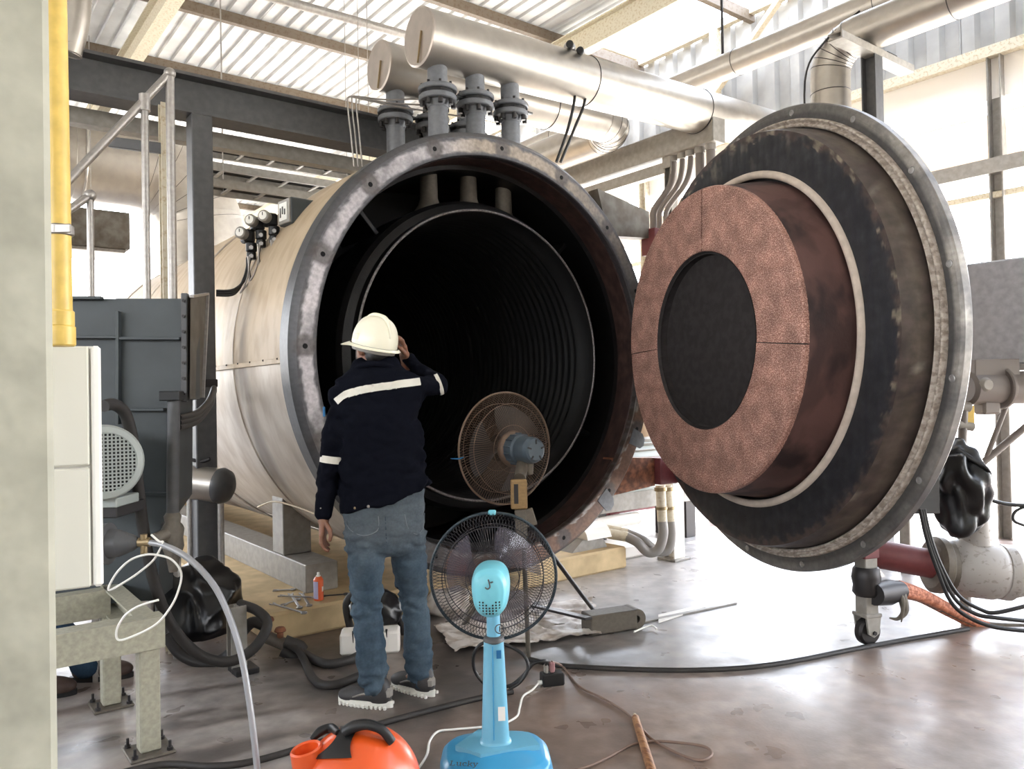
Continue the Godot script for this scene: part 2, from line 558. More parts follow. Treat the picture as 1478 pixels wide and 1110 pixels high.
	M.gasket = bump(mat(Color(0.80, 0.74, 0.68), 0.85, 0.0, cloud, 2.5), grain, 0.15)
	M.gasket_worn = bump(mat(Color(0.70, 0.655, 0.61), 0.8, 0.0, blotch("gw", FastNoiseLite.TYPE_SIMPLEX, 0.03, Color(0.72, 0.70, 0.68), Color(1, 1, 1), 0.3, 0.6, 4, 512, 41), 1.5), grain, 0.15)
	M.refractory = bump(mat(Color(0.95, 0.80, 0.74), 0.7, 0.0, blotch("refr", FastNoiseLite.TYPE_SIMPLEX, 0.055, Color(0.66, 0.55, 0.52), Color(1.0, 0.97, 0.95), 0.50, 0.70, 5, 1024, 43), 1.7), noise("pits", FastNoiseLite.TYPE_CELLULAR, 0.12, 1, 512, 0, 1, 45), 0.5)
	M.refractory.detail_enabled = true
	M.refractory.detail_albedo = noise("refrd", FastNoiseLite.TYPE_SIMPLEX, 0.006, 4, 512, 0.70, 1.0, 47)
	M.refractory.detail_blend_mode = BaseMaterial3D.BLEND_MODE_MUL
	M.refractory_side = bump(mat(Color(0.36, 0.25, 0.23), 0.6, 0.05, blotch("refs", FastNoiseLite.TYPE_SIMPLEX, 0.008, Color(0.42, 0.38, 0.40), Color(1, 1, 1), 0.3, 0.6, 4, 512, 49), 0.9, false, Vector3(1, 0.5, 1)), grain, 0.1)
	M.refractory_dark = bump(mat(Color(0.17, 0.15, 0.15), 0.85, 0.0, blotch("refk", FastNoiseLite.TYPE_SIMPLEX, 0.02, Color(0.75, 0.72, 0.70), Color(1, 1, 1), 0.3, 0.7, 5, 512, 51), 1.2), grain, 0.1)
	M.blue_grey = mat(Color(0.47, 0.48, 0.50), 0.45, 0.2, fine, 1.5)
	M.hole = mat(Color(0.03, 0.03, 0.03), 0.9)
	M.bolt = mat(Color(0.22, 0.21, 0.21), 0.45, 0.6)
	M.black = mat(Color(0.05, 0.05, 0.055), 0.5)
	M.cable = mat(Color(0.10, 0.095, 0.095), 0.45)
	M.conduit = mat(Color(0.45, 0.42, 0.40), 0.55, 0.2)
	M.yellow = mat(Color(0.93, 0.79, 0.42), 0.4, 0.0, fine, 0.8)
	M.cream_panel = mat(Color(0.82, 0.81, 0.76), 0.35)
	M.white_plastic = mat(Color(0.92, 0.91, 0.88), 0.4)
	M.column_paint = bump(mat(Color(0.72, 0.71, 0.64), 0.55, 0.0, cloud, 1.1), soft, 0.4)
	M.duct_grey = mat(Color(0.26, 0.285, 0.295), 0.5, 0.05, cloud, 0.8)
	M.duct_dirty = mat(Color(0.42, 0.40, 0.37), 0.6, 0.1, blotch("ductd", FastNoiseLite.TYPE_SIMPLEX, 0.010, Color(0.76, 0.72, 0.67), Color(1, 1, 1), 0.15, 0.8, 4, 512, 55), 1.0)
	M.motor_grey = mat(Color(0.60, 0.62, 0.60), 0.45)
	M.red_paint = mat(Color(0.46, 0.22, 0.225), 0.55, 0.0, fine, 1.5)
	M.orange_rust = mat(Color(0.62, 0.40, 0.28), 0.7, 0.1, M.rusty.albedo_texture, 2.0)
	M.hose_grey = mat(Color(0.62, 0.62, 0.63), 0.35, 0.3)
	M.air_duct = mat(Color(0.70, 0.70, 0.72), 0.5, 0.1, fine, 0.8)
	M.stand_cream = mat(Color(0.68, 0.665, 0.59), 0.5, 0.0, fine, 2.0)
	M.bare = mat(Color(0.50, 0.48, 0.48), 0.5, 0.5, M.gasket_worn.albedo_texture, 3.0)
	M.armour = mat(Color(0.55, 0.53, 0.51), 0.5, 0.3)
	M.gas_grey = mat(Color(0.62, 0.60, 0.58), 0.5, 0.1, blotch("gasw", FastNoiseLite.TYPE_SIMPLEX, 0.02, Color(0.55, 0.50, 0.45), Color(1, 1, 1), 0.12, 0.24, 4, 512, 65), 1.4)
	M.rubber = mat(Color(0.19, 0.175, 0.165), 0.6, 0.0, fine, 2.0)
	M.bag = mat(Color(0.04, 0.04, 0.05), 0.28)
	M.window_white = mat(Color(0.92, 0.90, 0.87), 0.6)
	M.awning = mat(Color(0.62, 0.52, 0.42), 0.7)
	M.awning.backlight_enabled = true; M.awning.backlight = Color(0.15, 0.15, 0.15)
	M.glass = StandardMaterial3D.new()
	M.glass.transparency = BaseMaterial3D.TRANSPARENCY_ALPHA
	M.glass.albedo_color = Color(0.95, 0.97, 1.0, 0.06); M.glass.roughness = 0.05
	M.outside = mat(Color(0.86, 0.84, 0.80), 0.9)
	M.brass = mat(Color(0.56, 0.49, 0.37), 0.4, 0.7)
	M.steel = mat(Color(0.62, 0.61, 0.60), 0.35, 0.8)
	M.dirty_steel = mat(Color(0.45, 0.42, 0.38), 0.6, 0.4, fine, 2.0)
	M.sheet_dirty = mat(Color(0.84, 0.81, 0.78), 0.5, 0.0, blotch("sheetd", FastNoiseLite.TYPE_SIMPLEX, 0.012, Color(0.78, 0.74, 0.70), Color(1, 1, 1), 0.2, 0.6, 4, 512, 63), 1.2)
	M.can_orange = mat(Color(0.86, 0.38, 0.20), 0.35)
	M.lilac = mat(Color(0.74, 0.72, 0.84), 0.4)
	M.pink = mat(Color(0.62, 0.45, 0.45), 0.5)
	M.brown_flex = mat(Color(0.48, 0.39, 0.34), 0.55)
	M.wood = mat(Color(0.62, 0.45, 0.30), 0.6, 0.0, M.grain_tex, 3.0, false, Vector3(1, 1, 0.2))
	M.wood_yellow = mat(Color(0.62, 0.50, 0.33), 0.6, 0.0, fine, 3.0)
	M.vac_orange = mat(Color(0.88, 0.33, 0.09), 0.25)
	M.vac_orange.clearcoat_enabled = true; M.vac_orange.clearcoat = 0.6
	M.vac_black = mat(Color(0.10, 0.10, 0.105), 0.4)
	M.fan_blue = mat(Color(0.45, 0.70, 0.80), 0.28)
	M.fan_blue_light = mat(Color(0.47, 0.78, 0.84), 0.3)
	M.fan_blue_dark = mat(Color(0.25, 0.60, 0.78), 0.28)
	M.fan_rim = mat(Color(0.10, 0.16, 0.19), 0.4)
	M.wire_dark = mat(Color(0.20, 0.19, 0.20), 0.4, 0.4)
	M.wire_brown = mat(Color(0.46, 0.38, 0.32), 0.5, 0.3)
	M.blade_clear = StandardMaterial3D.new()
	M.blade_clear.transparency = BaseMaterial3D.TRANSPARENCY_ALPHA
	M.blade_clear.albedo_color = Color(0.42, 0.38, 0.44, 0.35); M.blade_clear.roughness = 0.2
	M.blade_dark = mat(Color(0.16, 0.14, 0.13), 0.5)
	M.motor_blue = mat(Color(0.28, 0.325, 0.36), 0.45, 0.1)
	M.sticker_blue = mat(Color(0.13, 0.42, 0.62), 0.4)
	M.skin = mat(Color(0.52, 0.36, 0.28), 0.5)
	M.skin.subsurf_scatter_enabled = true; M.skin.subsurf_scatter_strength = 0.1
	M.hair = mat(Color(0.06, 0.05, 0.05), 0.5)
	M.denim = bump(mat(Color(1, 1, 1), 0.9, 0.0, fine, 4.0, true), grain, 0.08)
	M.denim.metallic_specular = 0.2
	M.denim_light = mat(Color(0.42, 0.44, 0.46), 0.85)
	M.denim_dark = mat(Color(0.18, 0.22, 0.27), 0.85)
	M.navy = bump(mat(Color(0.07, 0.076, 0.108), 0.9, 0.0, fine, 3.0), grain, 0.05)
	M.navy.metallic_specular = 0.15
	M.reflect = mat(Color(0.84, 0.82, 0.77), 0.5)
	M.helmet = mat(Color(0.94, 0.92, 0.83), 0.3)
	M.shoe_dark = mat(Color(0.22, 0.21, 0.21), 0.55, 0.0, fine, 4.0)
	M.shoe_sole = mat(Color(0.88, 0.87, 0.83), 0.6)
	M.boot = mat(Color(0.27, 0.20, 0.17), 0.6, 0.0, fine, 3.0)
	M.orange_strand = mat(Color(0.80, 0.52, 0.40), 0.6, 0.0, M.grain_tex, 2.0)

func building() -> void:
	# ground inside and out
	var g := G.new()
	var pn := FastNoiseLite.new(); pn.seed = 4; pn.frequency = 0.55; pn.fractal_octaves = 5
	var pm := FastNoiseLite.new(); pm.seed = 14; pm.frequency = 2.2; pm.fractal_octaves = 4
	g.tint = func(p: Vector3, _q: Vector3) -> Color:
		var brown := Color(0.37, 0.265, 0.21); var grey := Color(0.38, 0.355, 0.34); var soot := Color(0.13, 0.118, 0.11)
		var d := Vector2(p.x - 1.5, p.z + 0.05).length()      # inside the door's sweep the slab is greyer
		var s := smoothstep(2.25, 1.85, d + pm.get_noise_2d(p.x, p.z) * 0.1)
		var k := brown.lerp(grey, clampf(s + pn.get_noise_2d(p.x, p.z) * 0.7, 0, 1))
		var w := smoothstep(-0.9, -0.2, p.z) * smoothstep(1.35, 0.75, p.z) * smoothstep(-2.5, -1.5, p.x) * smoothstep(0.6, -0.6, p.x)
		k = k.lerp(soot, clampf(w * (0.85 + pm.get_noise_2d(p.x * 0.6, p.z * 0.6) * 1.0), 0, 0.9))
		var e := pm.get_noise_2d(p.x + 30, p.z)
		k = k.lerp(Color(0.58, 0.48, 0.42), clampf(e * 1.6 - 0.15, 0, 0.5))
		k = k.lerp(Color(0.16, 0.12, 0.10), clampf(pm.get_noise_2d(p.x * 2.4 + 7, p.z * 2.4) * 2.4 - 0.9, 0, 0.7))
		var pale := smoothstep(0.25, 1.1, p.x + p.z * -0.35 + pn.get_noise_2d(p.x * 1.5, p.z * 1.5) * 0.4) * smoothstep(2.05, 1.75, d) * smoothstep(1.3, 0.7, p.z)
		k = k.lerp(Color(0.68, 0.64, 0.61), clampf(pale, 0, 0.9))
		# pale cement dust with dark streaks on the left, footprints' grime on the right
		var dl := smoothstep(-1.35, -1.9, p.x) * smoothstep(-0.7, 0.0, p.z)
		var st := pm.get_noise_2d(p.x * 0.35 + p.z * 0.2, p.z * 2.2 - p.x * 0.5)
		k = k.lerp(Color(0.52, 0.47, 0.44), clampf(dl * (0.75 + st * 1.6), 0, 0.95))
		k = k.lerp(Color(0.14, 0.12, 0.11), clampf(dl * (-st * 3.0 - 0.35), 0, 0.85))
		return k
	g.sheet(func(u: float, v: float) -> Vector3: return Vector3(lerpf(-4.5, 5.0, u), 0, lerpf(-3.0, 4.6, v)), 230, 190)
	g.tint = func(_p: Vector3, _q: Vector3) -> Color: return Color(0.36, 0.31, 0.28)
	for r in [[-10.0, -4.5, -16.0, 9.0], [-4.5, 5.0, -16.0, -3.0], [-4.5, 5.0, 4.6, 9.0]]:
		g.quad(Vector3(r[0], 0, r[2]), Vector3(r[1], 0, r[2]), Vector3(r[1], 0, r[3]), Vector3(r[0], 0, r[3]), Vector3.UP)
	for s in [[Vector3(-10, 0, -16), Vector3(5, 0, -16), Vector3(0, 0, -1)], [Vector3(-10, 0, 9), Vector3(5, 0, 9), Vector3(0, 0, 1)], [Vector3(-10, 0, -16), Vector3(-10, 0, 9), Vector3(-1, 0, 0)], [Vector3(5, 0, -16), Vector3(5, 0, 9), Vector3(1, 0, 0)]]:
		g.quad(s[0], s[1], s[1] - Vector3(0, 0.2, 0), s[0] - Vector3(0, 0.2, 0), s[2])
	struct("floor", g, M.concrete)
	var yard := G.new()
	yard.box(Vector3(25, -0.16, -3), Vector3(40, 0.2, 60), Basis(), 0)
	yard.box(Vector3(-5, -0.16, -31), Vector3(30, 0.2, 30), Basis(), 0)
	yard.box(Vector3(-25, -0.16, -3), Vector3(30, 0.2, 60), Basis(), 0)
	struct("ground", yard, M.outside)

	# roof: rafters along z, purlins along x, ribbed sheets on top
	var roof := Node3D.new(); roof.name = "ceiling"; add_child(roof); roof.set_meta("kind", "structure")
	for sx in 15:
		var x0 := -9.6 + sx * 0.9
		for sz in 5:
			var z0 := -15.6 + sz * 4.9
			var s := G.new()
			var poly := []
			var prof := [Vector2(0, 0), Vector2(0.115, 0), Vector2(0.128, 0.03), Vector2(0.167, 0.03), Vector2(0.18, 0)]
			for k in 5:
				for q in 4: poly.append(Vector2(x0 + k * 0.18 + prof[q].x, prof[q].y))
			poly.append(Vector2(x0 + 0.92, 0))
			for i in poly.size() - 1:
				var a: Vector2 = poly[i]; var b: Vector2 = poly[i + 1]
				var y0 := 5.925 + sz * 0.004 + (sx % 2) * 0.002
				var w := Vector3(-(b - a).y, (b - a).x, 0)
				for lift in [0.0, 0.003]:
					s.quad(Vector3(a.x, y0 + a.y + lift, z0), Vector3(b.x, y0 + b.y + lift, z0), Vector3(b.x, y0 + b.y + lift, z0 + 4.95), Vector3(a.x, y0 + a.y + lift, z0 + 4.95), w * (-1.0 if lift == 0.0 else 1.0))
			part(roof, "roof_sheet", s, M.sheet_roof)
	for i in 14:
		var z := -15.0 + 1.78 * i + 0.98
		var p := G.new().beam(Vector3(-9.8, 5.86, z), Vector3(5.0, 5.86, z), 0.07, 0.12, "C", Vector3.UP, 0.006)
		part(roof, "purlin", p, M.purlin)
	for x in [-9.4, -5.14, -0.85, 3.44]:
		var p := G.new().beam(Vector3(x, 5.65, -15.8), Vector3(x, 5.65, 8.8), 0.15, 0.3, "I", Vector3.UP, 0.014)
		part(roof, "rafter", p, M.cream_steel)
	# skylight strip between the last rafter and the wall, on a light truss
	var sky_l := Node3D.new(); sky_l.name = "window_1"; add_child(sky_l); sky_l.set_meta("kind", "structure")
	for i in 8:
		part(sky_l, "pane", G.new().box(Vector3(4.48, 6.0, -14.2 + i * 3.1), Vector3(1.1, 0.006, 3.0), Basis(), 0), M.glass)
	for i in 9:
		part(sky_l, "glazing_bar", G.new().beam(Vector3(3.9, 5.98, -15.75 + i * 3.1), Vector3(5.05, 5.98, -15.75 + i * 3.1), 0.05, 0.05), M.cream_steel)
	for i in 5:
		var z := -9.0 + i * 3.6 - 0.24
		part(roof, "truss_post", G.new().beam(Vector3(4.9, 4.55, z), Vector3(4.9, 5.95, z), 0.1, 0.1, "R", Vector3.BACK), M.cream_steel)
		part(roof, "truss_strut", G.new().beam(Vector3(4.88, 5.0, z - 0.1), Vector3(4.5, 5.92, z + 1.5), 0.07, 0.07), M.cream_steel)

	# the wall with the windows, to the right: ribbed sheet above, white band, glazing, an open bay below
	var wr := Node3D.new(); wr.name = "wall_right"; add_child(wr); wr.set_meta("kind", "structure")
	for i in 27:
		var z0 := -15.8 + i * 0.92
		var s := G.new()
		var poly := [Vector2(0, 0), Vector2(0.12, 0), Vector2(0.15, 0.06), Vector2(0.27, 0.06), Vector2(0.30, 0), Vector2(0.42, 0), Vector2(0.45, 0.06), Vector2(0.57, 0.06), Vector2(0.60, 0), Vector2(0.72, 0), Vector2(0.75, 0.06), Vector2(0.88, 0.06), Vector2(0.91, 0), Vector2(0.925, 0)]
		for k in poly.size() - 1:
			var a: Vector2 = poly[k]; var b: Vector2 = poly[k + 1]
			for lift in [0.0, 0.004]:
				s.quad(Vector3(5.0 + a.y + lift, 4.5, z0 + a.x), Vector3(5.0 + b.y + lift, 4.5, z0 + b.x), Vector3(5.0 + b.y + lift, 5.9, z0 + b.x), Vector3(5.0 + a.y + lift, 5.9, z0 + a.x), Vector3(-1.0 if lift == 0.0 else 1.0, 0, 0))
		part(wr, "wall_sheet", s, M.sheet_wall)
	part(wr, "girt", G.new().beam(Vector3(4.93, 4.5, -15.8), Vector3(4.93, 4.5, 8.9), 0.09, 0.1, "C"), M.cream_steel)
	part(wr, "girt", G.new().beam(Vector3(4.93, 5.92, -15.8), Vector3(4.93, 5.92, 8.9), 0.09, 0.1, "C"), M.cream_steel)
	part(wr, "spandrel_panel", G.new().box(Vector3(5.0, 4.28, -3.4), Vector3(0.03, 0.4, 24.6), Basis(), 0), M.window_white)
	part(wr, "girt", G.new().beam(Vector3(4.94, 3.44, 0.3), Vector3(4.94, 3.44, 1.32), 0.1, 0.14, "C"), M.tray_grey)
	part(wr, "girt", G.new().beam(Vector3(4.97, 3.18, -15.8), Vector3(4.97, 3.18, 8.9), 0.05, 0.06), M.cream_steel)
	for z in [-12.3, -7.5, -3.3, 1.07, 5.4]:
		part(wr, "mullion", G.new().beam(Vector3(4.95, 0.0, z), Vector3(4.95, 4.5, z), 0.1, 0.12, "C", Vector3.BACK), M.cream_steel if z < 0 else M.tray_grey)
	for i in 5:
		var za: float = [-15.8, -12.25, -7.45, -3.25, 1.12][i]; var zb: float = [-12.35, -7.55, -3.35, 1.02, 5.35][i]
		var w := Node3D.new(); w.name = "window_%d" % (i + 2); add_child(w); w.set_meta("kind", "structure")
		part(w, "pane", G.new().box(Vector3(5.02, 3.65, (za + zb) / 2), Vector3(0.006, 0.86, zb - za), Basis(), 0), M.glass)
		# a slanting cream awning outside the glass
		var aw := G.new()
		aw.sheet(func(u: float, v: float) -> Vector3: return Vector3(5.12 + v * 0.7, 3.98 - v * 0.32, lerpf(za, zb, u)), 6, 4, 0.01)
		part(w, "awning", aw, M.awning)
	# the far wall: dark sheet above, a bright opening below on the left
	var wb := Node3D.new(); wb.name = "wall_back"; add_child(wb); wb.set_meta("kind", "structure")
	for i in 50:
		var x0 := -9.8 + i * 0.3
		if x0 < 2.2: continue
		var s := G.new()
		for lift in [0.0, 0.004]:
			var o := -1.0 if lift > 0 else 1.0
			for q in [[0.0, 0.0, 0.14, 0.0], [0.14, 0.0, 0.17, 0.035], [0.17, 0.035, 0.27, 0.035], [0.27, 0.035, 0.3, 0.0]]:
				s.quad(Vector3(x0 + q[0], 3.6, -15.8 + q[1] - lift), Vector3(x0 + q[2], 3.6, -15.8 + q[3] - lift), Vector3(x0 + q[2], 5.95, -15.8 + q[3] - lift), Vector3(x0 + q[0], 5.95, -15.8 + q[1] - lift), Vector3(0, 0, o))
		part(wb, "wall_sheet", s, M.sheet_wall)
	part(wb, "girt", G.new().beam(Vector3(-9.8, 3.58, -15.75), Vector3(5, 3.58, -15.75), 0.1, 0.12, "C"), M.grey_steel)
	for x in [-9.7, -5.14, -0.85, 3.44]:
		part(wb, "post", G.new().beam(Vector3(x, 0, -15.7), Vector3(x, 5.6, -15.7), 0.16, 0.16, "I", Vector3.RIGHT), M.grey_steel)
	part(wb, "low_wall", G.new().box(Vector3(-2.4, 0.6, -15.8), Vector3(14.8, 1.2, 0.15)), M.plaster)
	# behind the viewer and on the far left: plain walls that close the hall
	var wf := Node3D.new(); wf.name = "wall_front"; add_child(wf); wf.set_meta("kind", "structure")
	part(wf, "low_wall", G.new().box(Vector3(-2.4, 1.85, 9.0), Vector3(15, 3.7, 0.15), Basis(), 0), M.plaster)
	part(wf, "high_wall", G.new().box(Vector3(-2.4, 5.0, 9.0), Vector3(15, 2.0, 0.15), Basis(), 0), M.sheet_wall)
	for x in [-9.7, -5.14, -0.85, 3.44]:
		part(wf, "post", G.new().beam(Vector3(x, 0, 9.0), Vector3(x, 5.6, 9.0), 0.2, 0.2, "I", Vector3.RIGHT), M.cream_steel)
	var wl := Node3D.new(); wl.name = "wall_left"; add_child(wl); wl.set_meta("kind", "structure")
	part(wl, "low_wall", G.new().box(Vector3(-9.95, 1.15, -3.4), Vector3(0.15, 2.3, 24.6), Basis(), 0), M.plaster)
	part(wl, "high_wall", G.new().box(Vector3(-9.95, 4.9, -3.4), Vector3(0.15, 2.1, 24.6), Basis(), 0), M.sheet_wall)
	for z in [-15.6, -11.0, -6.5, -2.0, 2.5, 7.0]:
		part(wl, "post", G.new().beam(Vector3(-9.9, 0, z), Vector3(-9.9, 5.6, z), 0.2, 0.2, "I", Vector3.RIGHT), M.cream_steel)

func rim_tint(p: Vector3) -> Color:
	var d := Vector2(p.x, p.y - BC.y)
	var r := d.length()
	var a := fposmod(rad_to_deg(atan2(d.x, d.y)), 360.0)     # clockwise from the top, seen from the front
	var fn: FastNoiseLite = M.get("_n")
	var w := fn.get_noise_2d(d.x * 3.0, d.y * 3.0)
	var w2 := fn.get_noise_2d(d.x * 11.0 + 9, d.y * 11.0)
	var base := Color(0.115, 0.112, 0.118)                      # grey paint
	# scraped band; painted lavender reflection brightens the left half, yellowish over the top
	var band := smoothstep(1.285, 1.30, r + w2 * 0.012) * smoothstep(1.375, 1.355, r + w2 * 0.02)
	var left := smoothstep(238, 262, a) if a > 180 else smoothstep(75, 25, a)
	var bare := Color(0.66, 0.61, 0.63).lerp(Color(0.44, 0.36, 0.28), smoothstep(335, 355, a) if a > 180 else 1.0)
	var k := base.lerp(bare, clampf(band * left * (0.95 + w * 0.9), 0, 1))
	if a > 95 and a < 200:                                      # rust low on the right, with paint left in patches
		var u := smoothstep(95, 112, a)
		k = k.lerp(Color(0.20, 0.105, 0.07).lerp(Color(0.30, 0.15, 0.08), 0.5 + w), u * 0.85)
		if r < 1.30 and w2 > 0.12: k = k.lerp(Color(0.6, 0.56, 0.52), u * 0.7)
	k = k.lerp(Color(0.075, 0.075, 0.082), smoothstep(1.395, 1.405, r))
	k = k.lerp(Color(0.05, 0.045, 0.045), smoothstep(1.285, 1.268, r) * 0.8)
	# grinding marks round each bolt hole
	var s := fposmod(a + 11.25 - 1.0, 22.5) - 11.25
	var q := Vector2(deg_to_rad(s) * 1.335, (r - 1.335)).length()
	k = k.lerp(Color(0.10, 0.085, 0.08), smoothstep(0.075, 0.05, q + w2 * 0.012) * 0.85)
	return k

func boiler() -> void:
	var fn := FastNoiseLite.new(); fn.seed = 77; fn.fractal_octaves = 4; fn.frequency = 1.0
	M["_n"] = fn
	struct("boiler_plinth", G.new().box(Vector3(0.07, 0.085, -4.2), Vector3(2.95, 0.17, 7.52), Basis(), 0.015), M.plinth)
	var b := thing("boiler", "huge horizontal boiler with its round front open, beige cladding and dark steel rim", "boiler", Vector3.ZERO)
	var zt := Transform3D(G.frame(Vector3.BACK), BC)
	# cladding: rings of sheet, each an upper tan and a lower grey half
	var cuts := [-0.10, -0.98, -2.4, -4.0, -5.6, -7.4]
	for i in 5:
		for h in 2:
			var g := G.new()
			var r := 1.405 if i != 1 else 1.402
			if i % 2 == 1: r -= 0.006
			if h == 1: r -= 0.004
			var z0: float = cuts[i + 1] - 0.02; var z1: float = cuts[i]
			var a0 := deg_to_rad(-92.0 if h == 0 else 88.0); var a1 := deg_to_rad(92.0 if h == 0 else 272.0)
			# soot that has run down beside the first ring seam
			g.tint = func(p: Vector3, _q: Vector3) -> Color:
				var a := rad_to_deg(atan2(p.x, p.y - BC.y))
				var w := fn.get_noise_2d(a * 0.05, p.z * 4.0)
				var s := exp(-pow((p.z + 0.84 + w * 0.06) / 0.10, 2)) * 1.5 * smoothstep(-66, -84, a) * smoothstep(-142, -118, a) * (0.7 + w * 0.8)
				s += 0.35 * exp(-pow((p.z + 0.2) / 0.12, 2)) * smoothstep(-100, -125, a) * (0.6 + w)
				return Color(1, 1, 1).lerp(Color(0.30, 0.27, 0.25), clampf(s, 0, 0.85))
			var pr := [Vector2(r - 0.012, z0)]
			for q in 24: pr.append(Vector2(r, lerpf(z0, z1, q / 23.0)))
			pr.append(Vector2(r - 0.012, z1))
			g.lathe(zt, pr, 64, a0, a1)
			part(b, "cladding_sheet", g, M.shell_tan if h == 0 else M.shell_grey)
		if i > 0:
			part(b, "cladding_seam", G.new().lathe(zt, [Vector2(1.398, cuts[i] - 0.008), Vector2(1.409, cuts[i] - 0.004), Vector2(1.409, cuts[i] + 0.004), Vector2(1.398, cuts[i] + 0.008)], 96), M.shell_grey)
	for s in [-1.0, 1.0]:
		var a := deg_to_rad(92.0 * s)
		part(b, "cladding_seam", G.new().beam(BC + Vector3(sin(a) * 1.41, cos(a) * 1.41, -0.1), BC + Vector3(sin(a) * 1.41, cos(a) * 1.41, -7.4), 0.012, 0.03), M.shell_tan)
		for k in 9:
			part(b, "screw", G.new().ball(BC + Vector3(sin(a) * 1.416, cos(a) * 1.416 + 0.012, -0.2 - k * 0.22), Vector3(0.006, 0.006, 0.006), Basis(), 8, 4), M.bolt)
	part(b, "rear_plate", G.new().lathe(zt, [Vector2(0, -7.52), Vector2(1.3, -7.5), Vector2(1.4, -7.4), Vector2(1.39, -7.39)], 64), M.shell_grey)
	# the steel rim with its scraped face and bolt holes
	var g := G.new()
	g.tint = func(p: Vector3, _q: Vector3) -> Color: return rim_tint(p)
	var prof := [Vector2(1.40, -0.16), Vector2(1.42, -0.15), Vector2(1.42, -0.035)]
	for k in 15: prof.append(Vector2(lerpf(1.385, 1.272, k / 14.0), 0.0))
	prof.append(Vector2(1.266, -0.008)); prof.append(Vector2(1.266, -0.05))
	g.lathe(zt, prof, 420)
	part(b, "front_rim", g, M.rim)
	for k in 16:
		var a := deg_to_rad(1.0 + 22.5 * k)
		var p := BC + Vector3(sin(a), cos(a), 0) * 1.335
		part(b, "bolt_hole", G.new().lathe(Transform3D(G.frame(Vector3.BACK), p), [Vector2(0.0, 0.0014), Vector2(0.0135, 0.0014), Vector2(0.0145, 0.0)], 18), M.hole)
	for k in [4, 5, 6]:   # the ground-down lugs low on the right
		var a := deg_to_rad(1.0 + 22.5 * k + 3)
		var p := BC + Vector3(sin(a), cos(a), 0) * 1.36
		var fr := Basis(Vector3(cos(a), -sin(a), 0), Vector3(sin(a), cos(a), 0), Vector3.BACK)
		part(b, "lug", G.new().prism(p + Vector3(0, 0, 0.001), fr, [Vector2(-0.06, -0.06), Vector2(0.06, -0.06), Vector2(0.05, 0.06), Vector2(0.02, 0.085), Vector2(-0.03, 0.08), Vector2(-0.06, 0.04)], 0.006), M.blue_grey)
	# drum wall inside, end plate, furnace tube
	part(b, "drum_wall", G.new().lathe(zt, [Vector2(1.266, -0.05), Vector2(1.262, -0.06), Vector2(1.262, -1.1)], 96), M.rusty)
	part(b, "drum_band", G.new().lathe(zt, [Vector2(1.262, -0.22), Vector2(1.235, -0.23), Vector2(1.235, -0.62), Vector2(1.262, -0.63)], 96), M.soot)
	part(b, "tube_sheet", G.new().lathe(zt, [Vector2(0.95, -1.08), Vector2(1.262, -1.08)], 96), M.soot_black)
	var fp := [Vector2(1.03, -0.62), Vector2(1.035, -0.27), Vector2(1.01, -0.235), Vector2(0.965, -0.21), Vector2(0.962, -0.152)]
	part(b, "furnace_mouth", G.new().lathe(zt, fp, 128), M.soot)
	part(b, "furnace_lip", G.new().lathe(zt, [Vector2(0.962, -0.152), Vector2(0.956, -0.147), Vector2(0.950, -0.147), Vector2(0.945, -0.153)], 160), M.bare, "bare metal edge of the furnace mouth")
	var cp := [Vector2(0.945, -0.153), Vector2(0.945, -0.30)]
	for k in 160:
		cp.append(Vector2(0.933 - 0.007 * cos(TAU * k / 5.0), -0.32 - k * 0.014))
	cp.append(Vector2(0.92, -2.6)); cp.append(Vector2(0.92, -4.9)); cp.append(Vector2(0.0, -4.9))
	part(b, "furnace_tube", G.new().lathe(zt, cp, 96, 0, TAU, true), M.soot_black)
	part(b, "drum_shell", G.new().lathe(zt, [Vector2(1.0, -5.0), Vector2(0.97, -5.0), Vector2(0.96, -0.6), Vector2(1.03, -0.6)], 64), M.soot_black)
	for x in [-0.29, 0.03, 0.33]:   # the riser pipes where they pass through to the furnace crown
		var yt := BC.y + sqrt(1.25 * 1.25 - x * x); var yb := BC.y + sqrt(1.02 * 1.02 - x * x)
		part(b, "riser_foot", G.new().lathe(Transform3D(G.frame(Vector3.UP), Vector3(x, yb - 0.03, -0.40)), [Vector2(0.11, 0), Vector2(0.075, 0.05), Vector2(0.06, 0.10), Vector2(0.056, yt - yb + 0.04)], 20, 0, TAU, true), M.dirty_steel)
	for a_ in [-42.0, 46.0, 118.0, -118.0]:
		var a := deg_to_rad(a_)
		var fr := Basis(Vector3(cos(a), -sin(a), 0), Vector3(sin(a), cos(a), 0), Vector3.BACK)
		part(b, "gusset", G.new().box(BC + Vector3(sin(a), cos(a), 0) * 1.145 + Vector3(0, 0, -0.62), Vector3(0.03, 0.24, 0.5), fr), M.soot)
	# hinge brackets on the right
	for y in [2.64, 0.80]:
		part(b, "hinge_bracket", G.new().prism(Vector3(1.32, y + (0.06 if y > 2 else 0.0), -0.10), Basis(), [Vector2(-0.30, -0.14), Vector2(0.14, -0.11), Vector2(0.14, 0.09), Vector2(-0.40, 0.19)] if y > 2 else [Vector2(-0.40, -0.14), Vector2(0.14, -0.10), Vector2(0.14, 0.11), Vector2(-0.30, 0.14)], 0.10), M.duct_dirty if y > 2 else M.orange_rust)
	part(b, "hinge_block", G.new().box(Vector3(1.53, 2.56, -0.06), Vector3(0.16, 0.2, 0.14)), M.red_paint, "dark red hinge block")
	part(b, "hinge_block", G.new().box(Vector3(1.58, 0.81, -0.06), Vector3(0.24, 0.2, 0.14)), M.red_paint, "dark red hinge block")
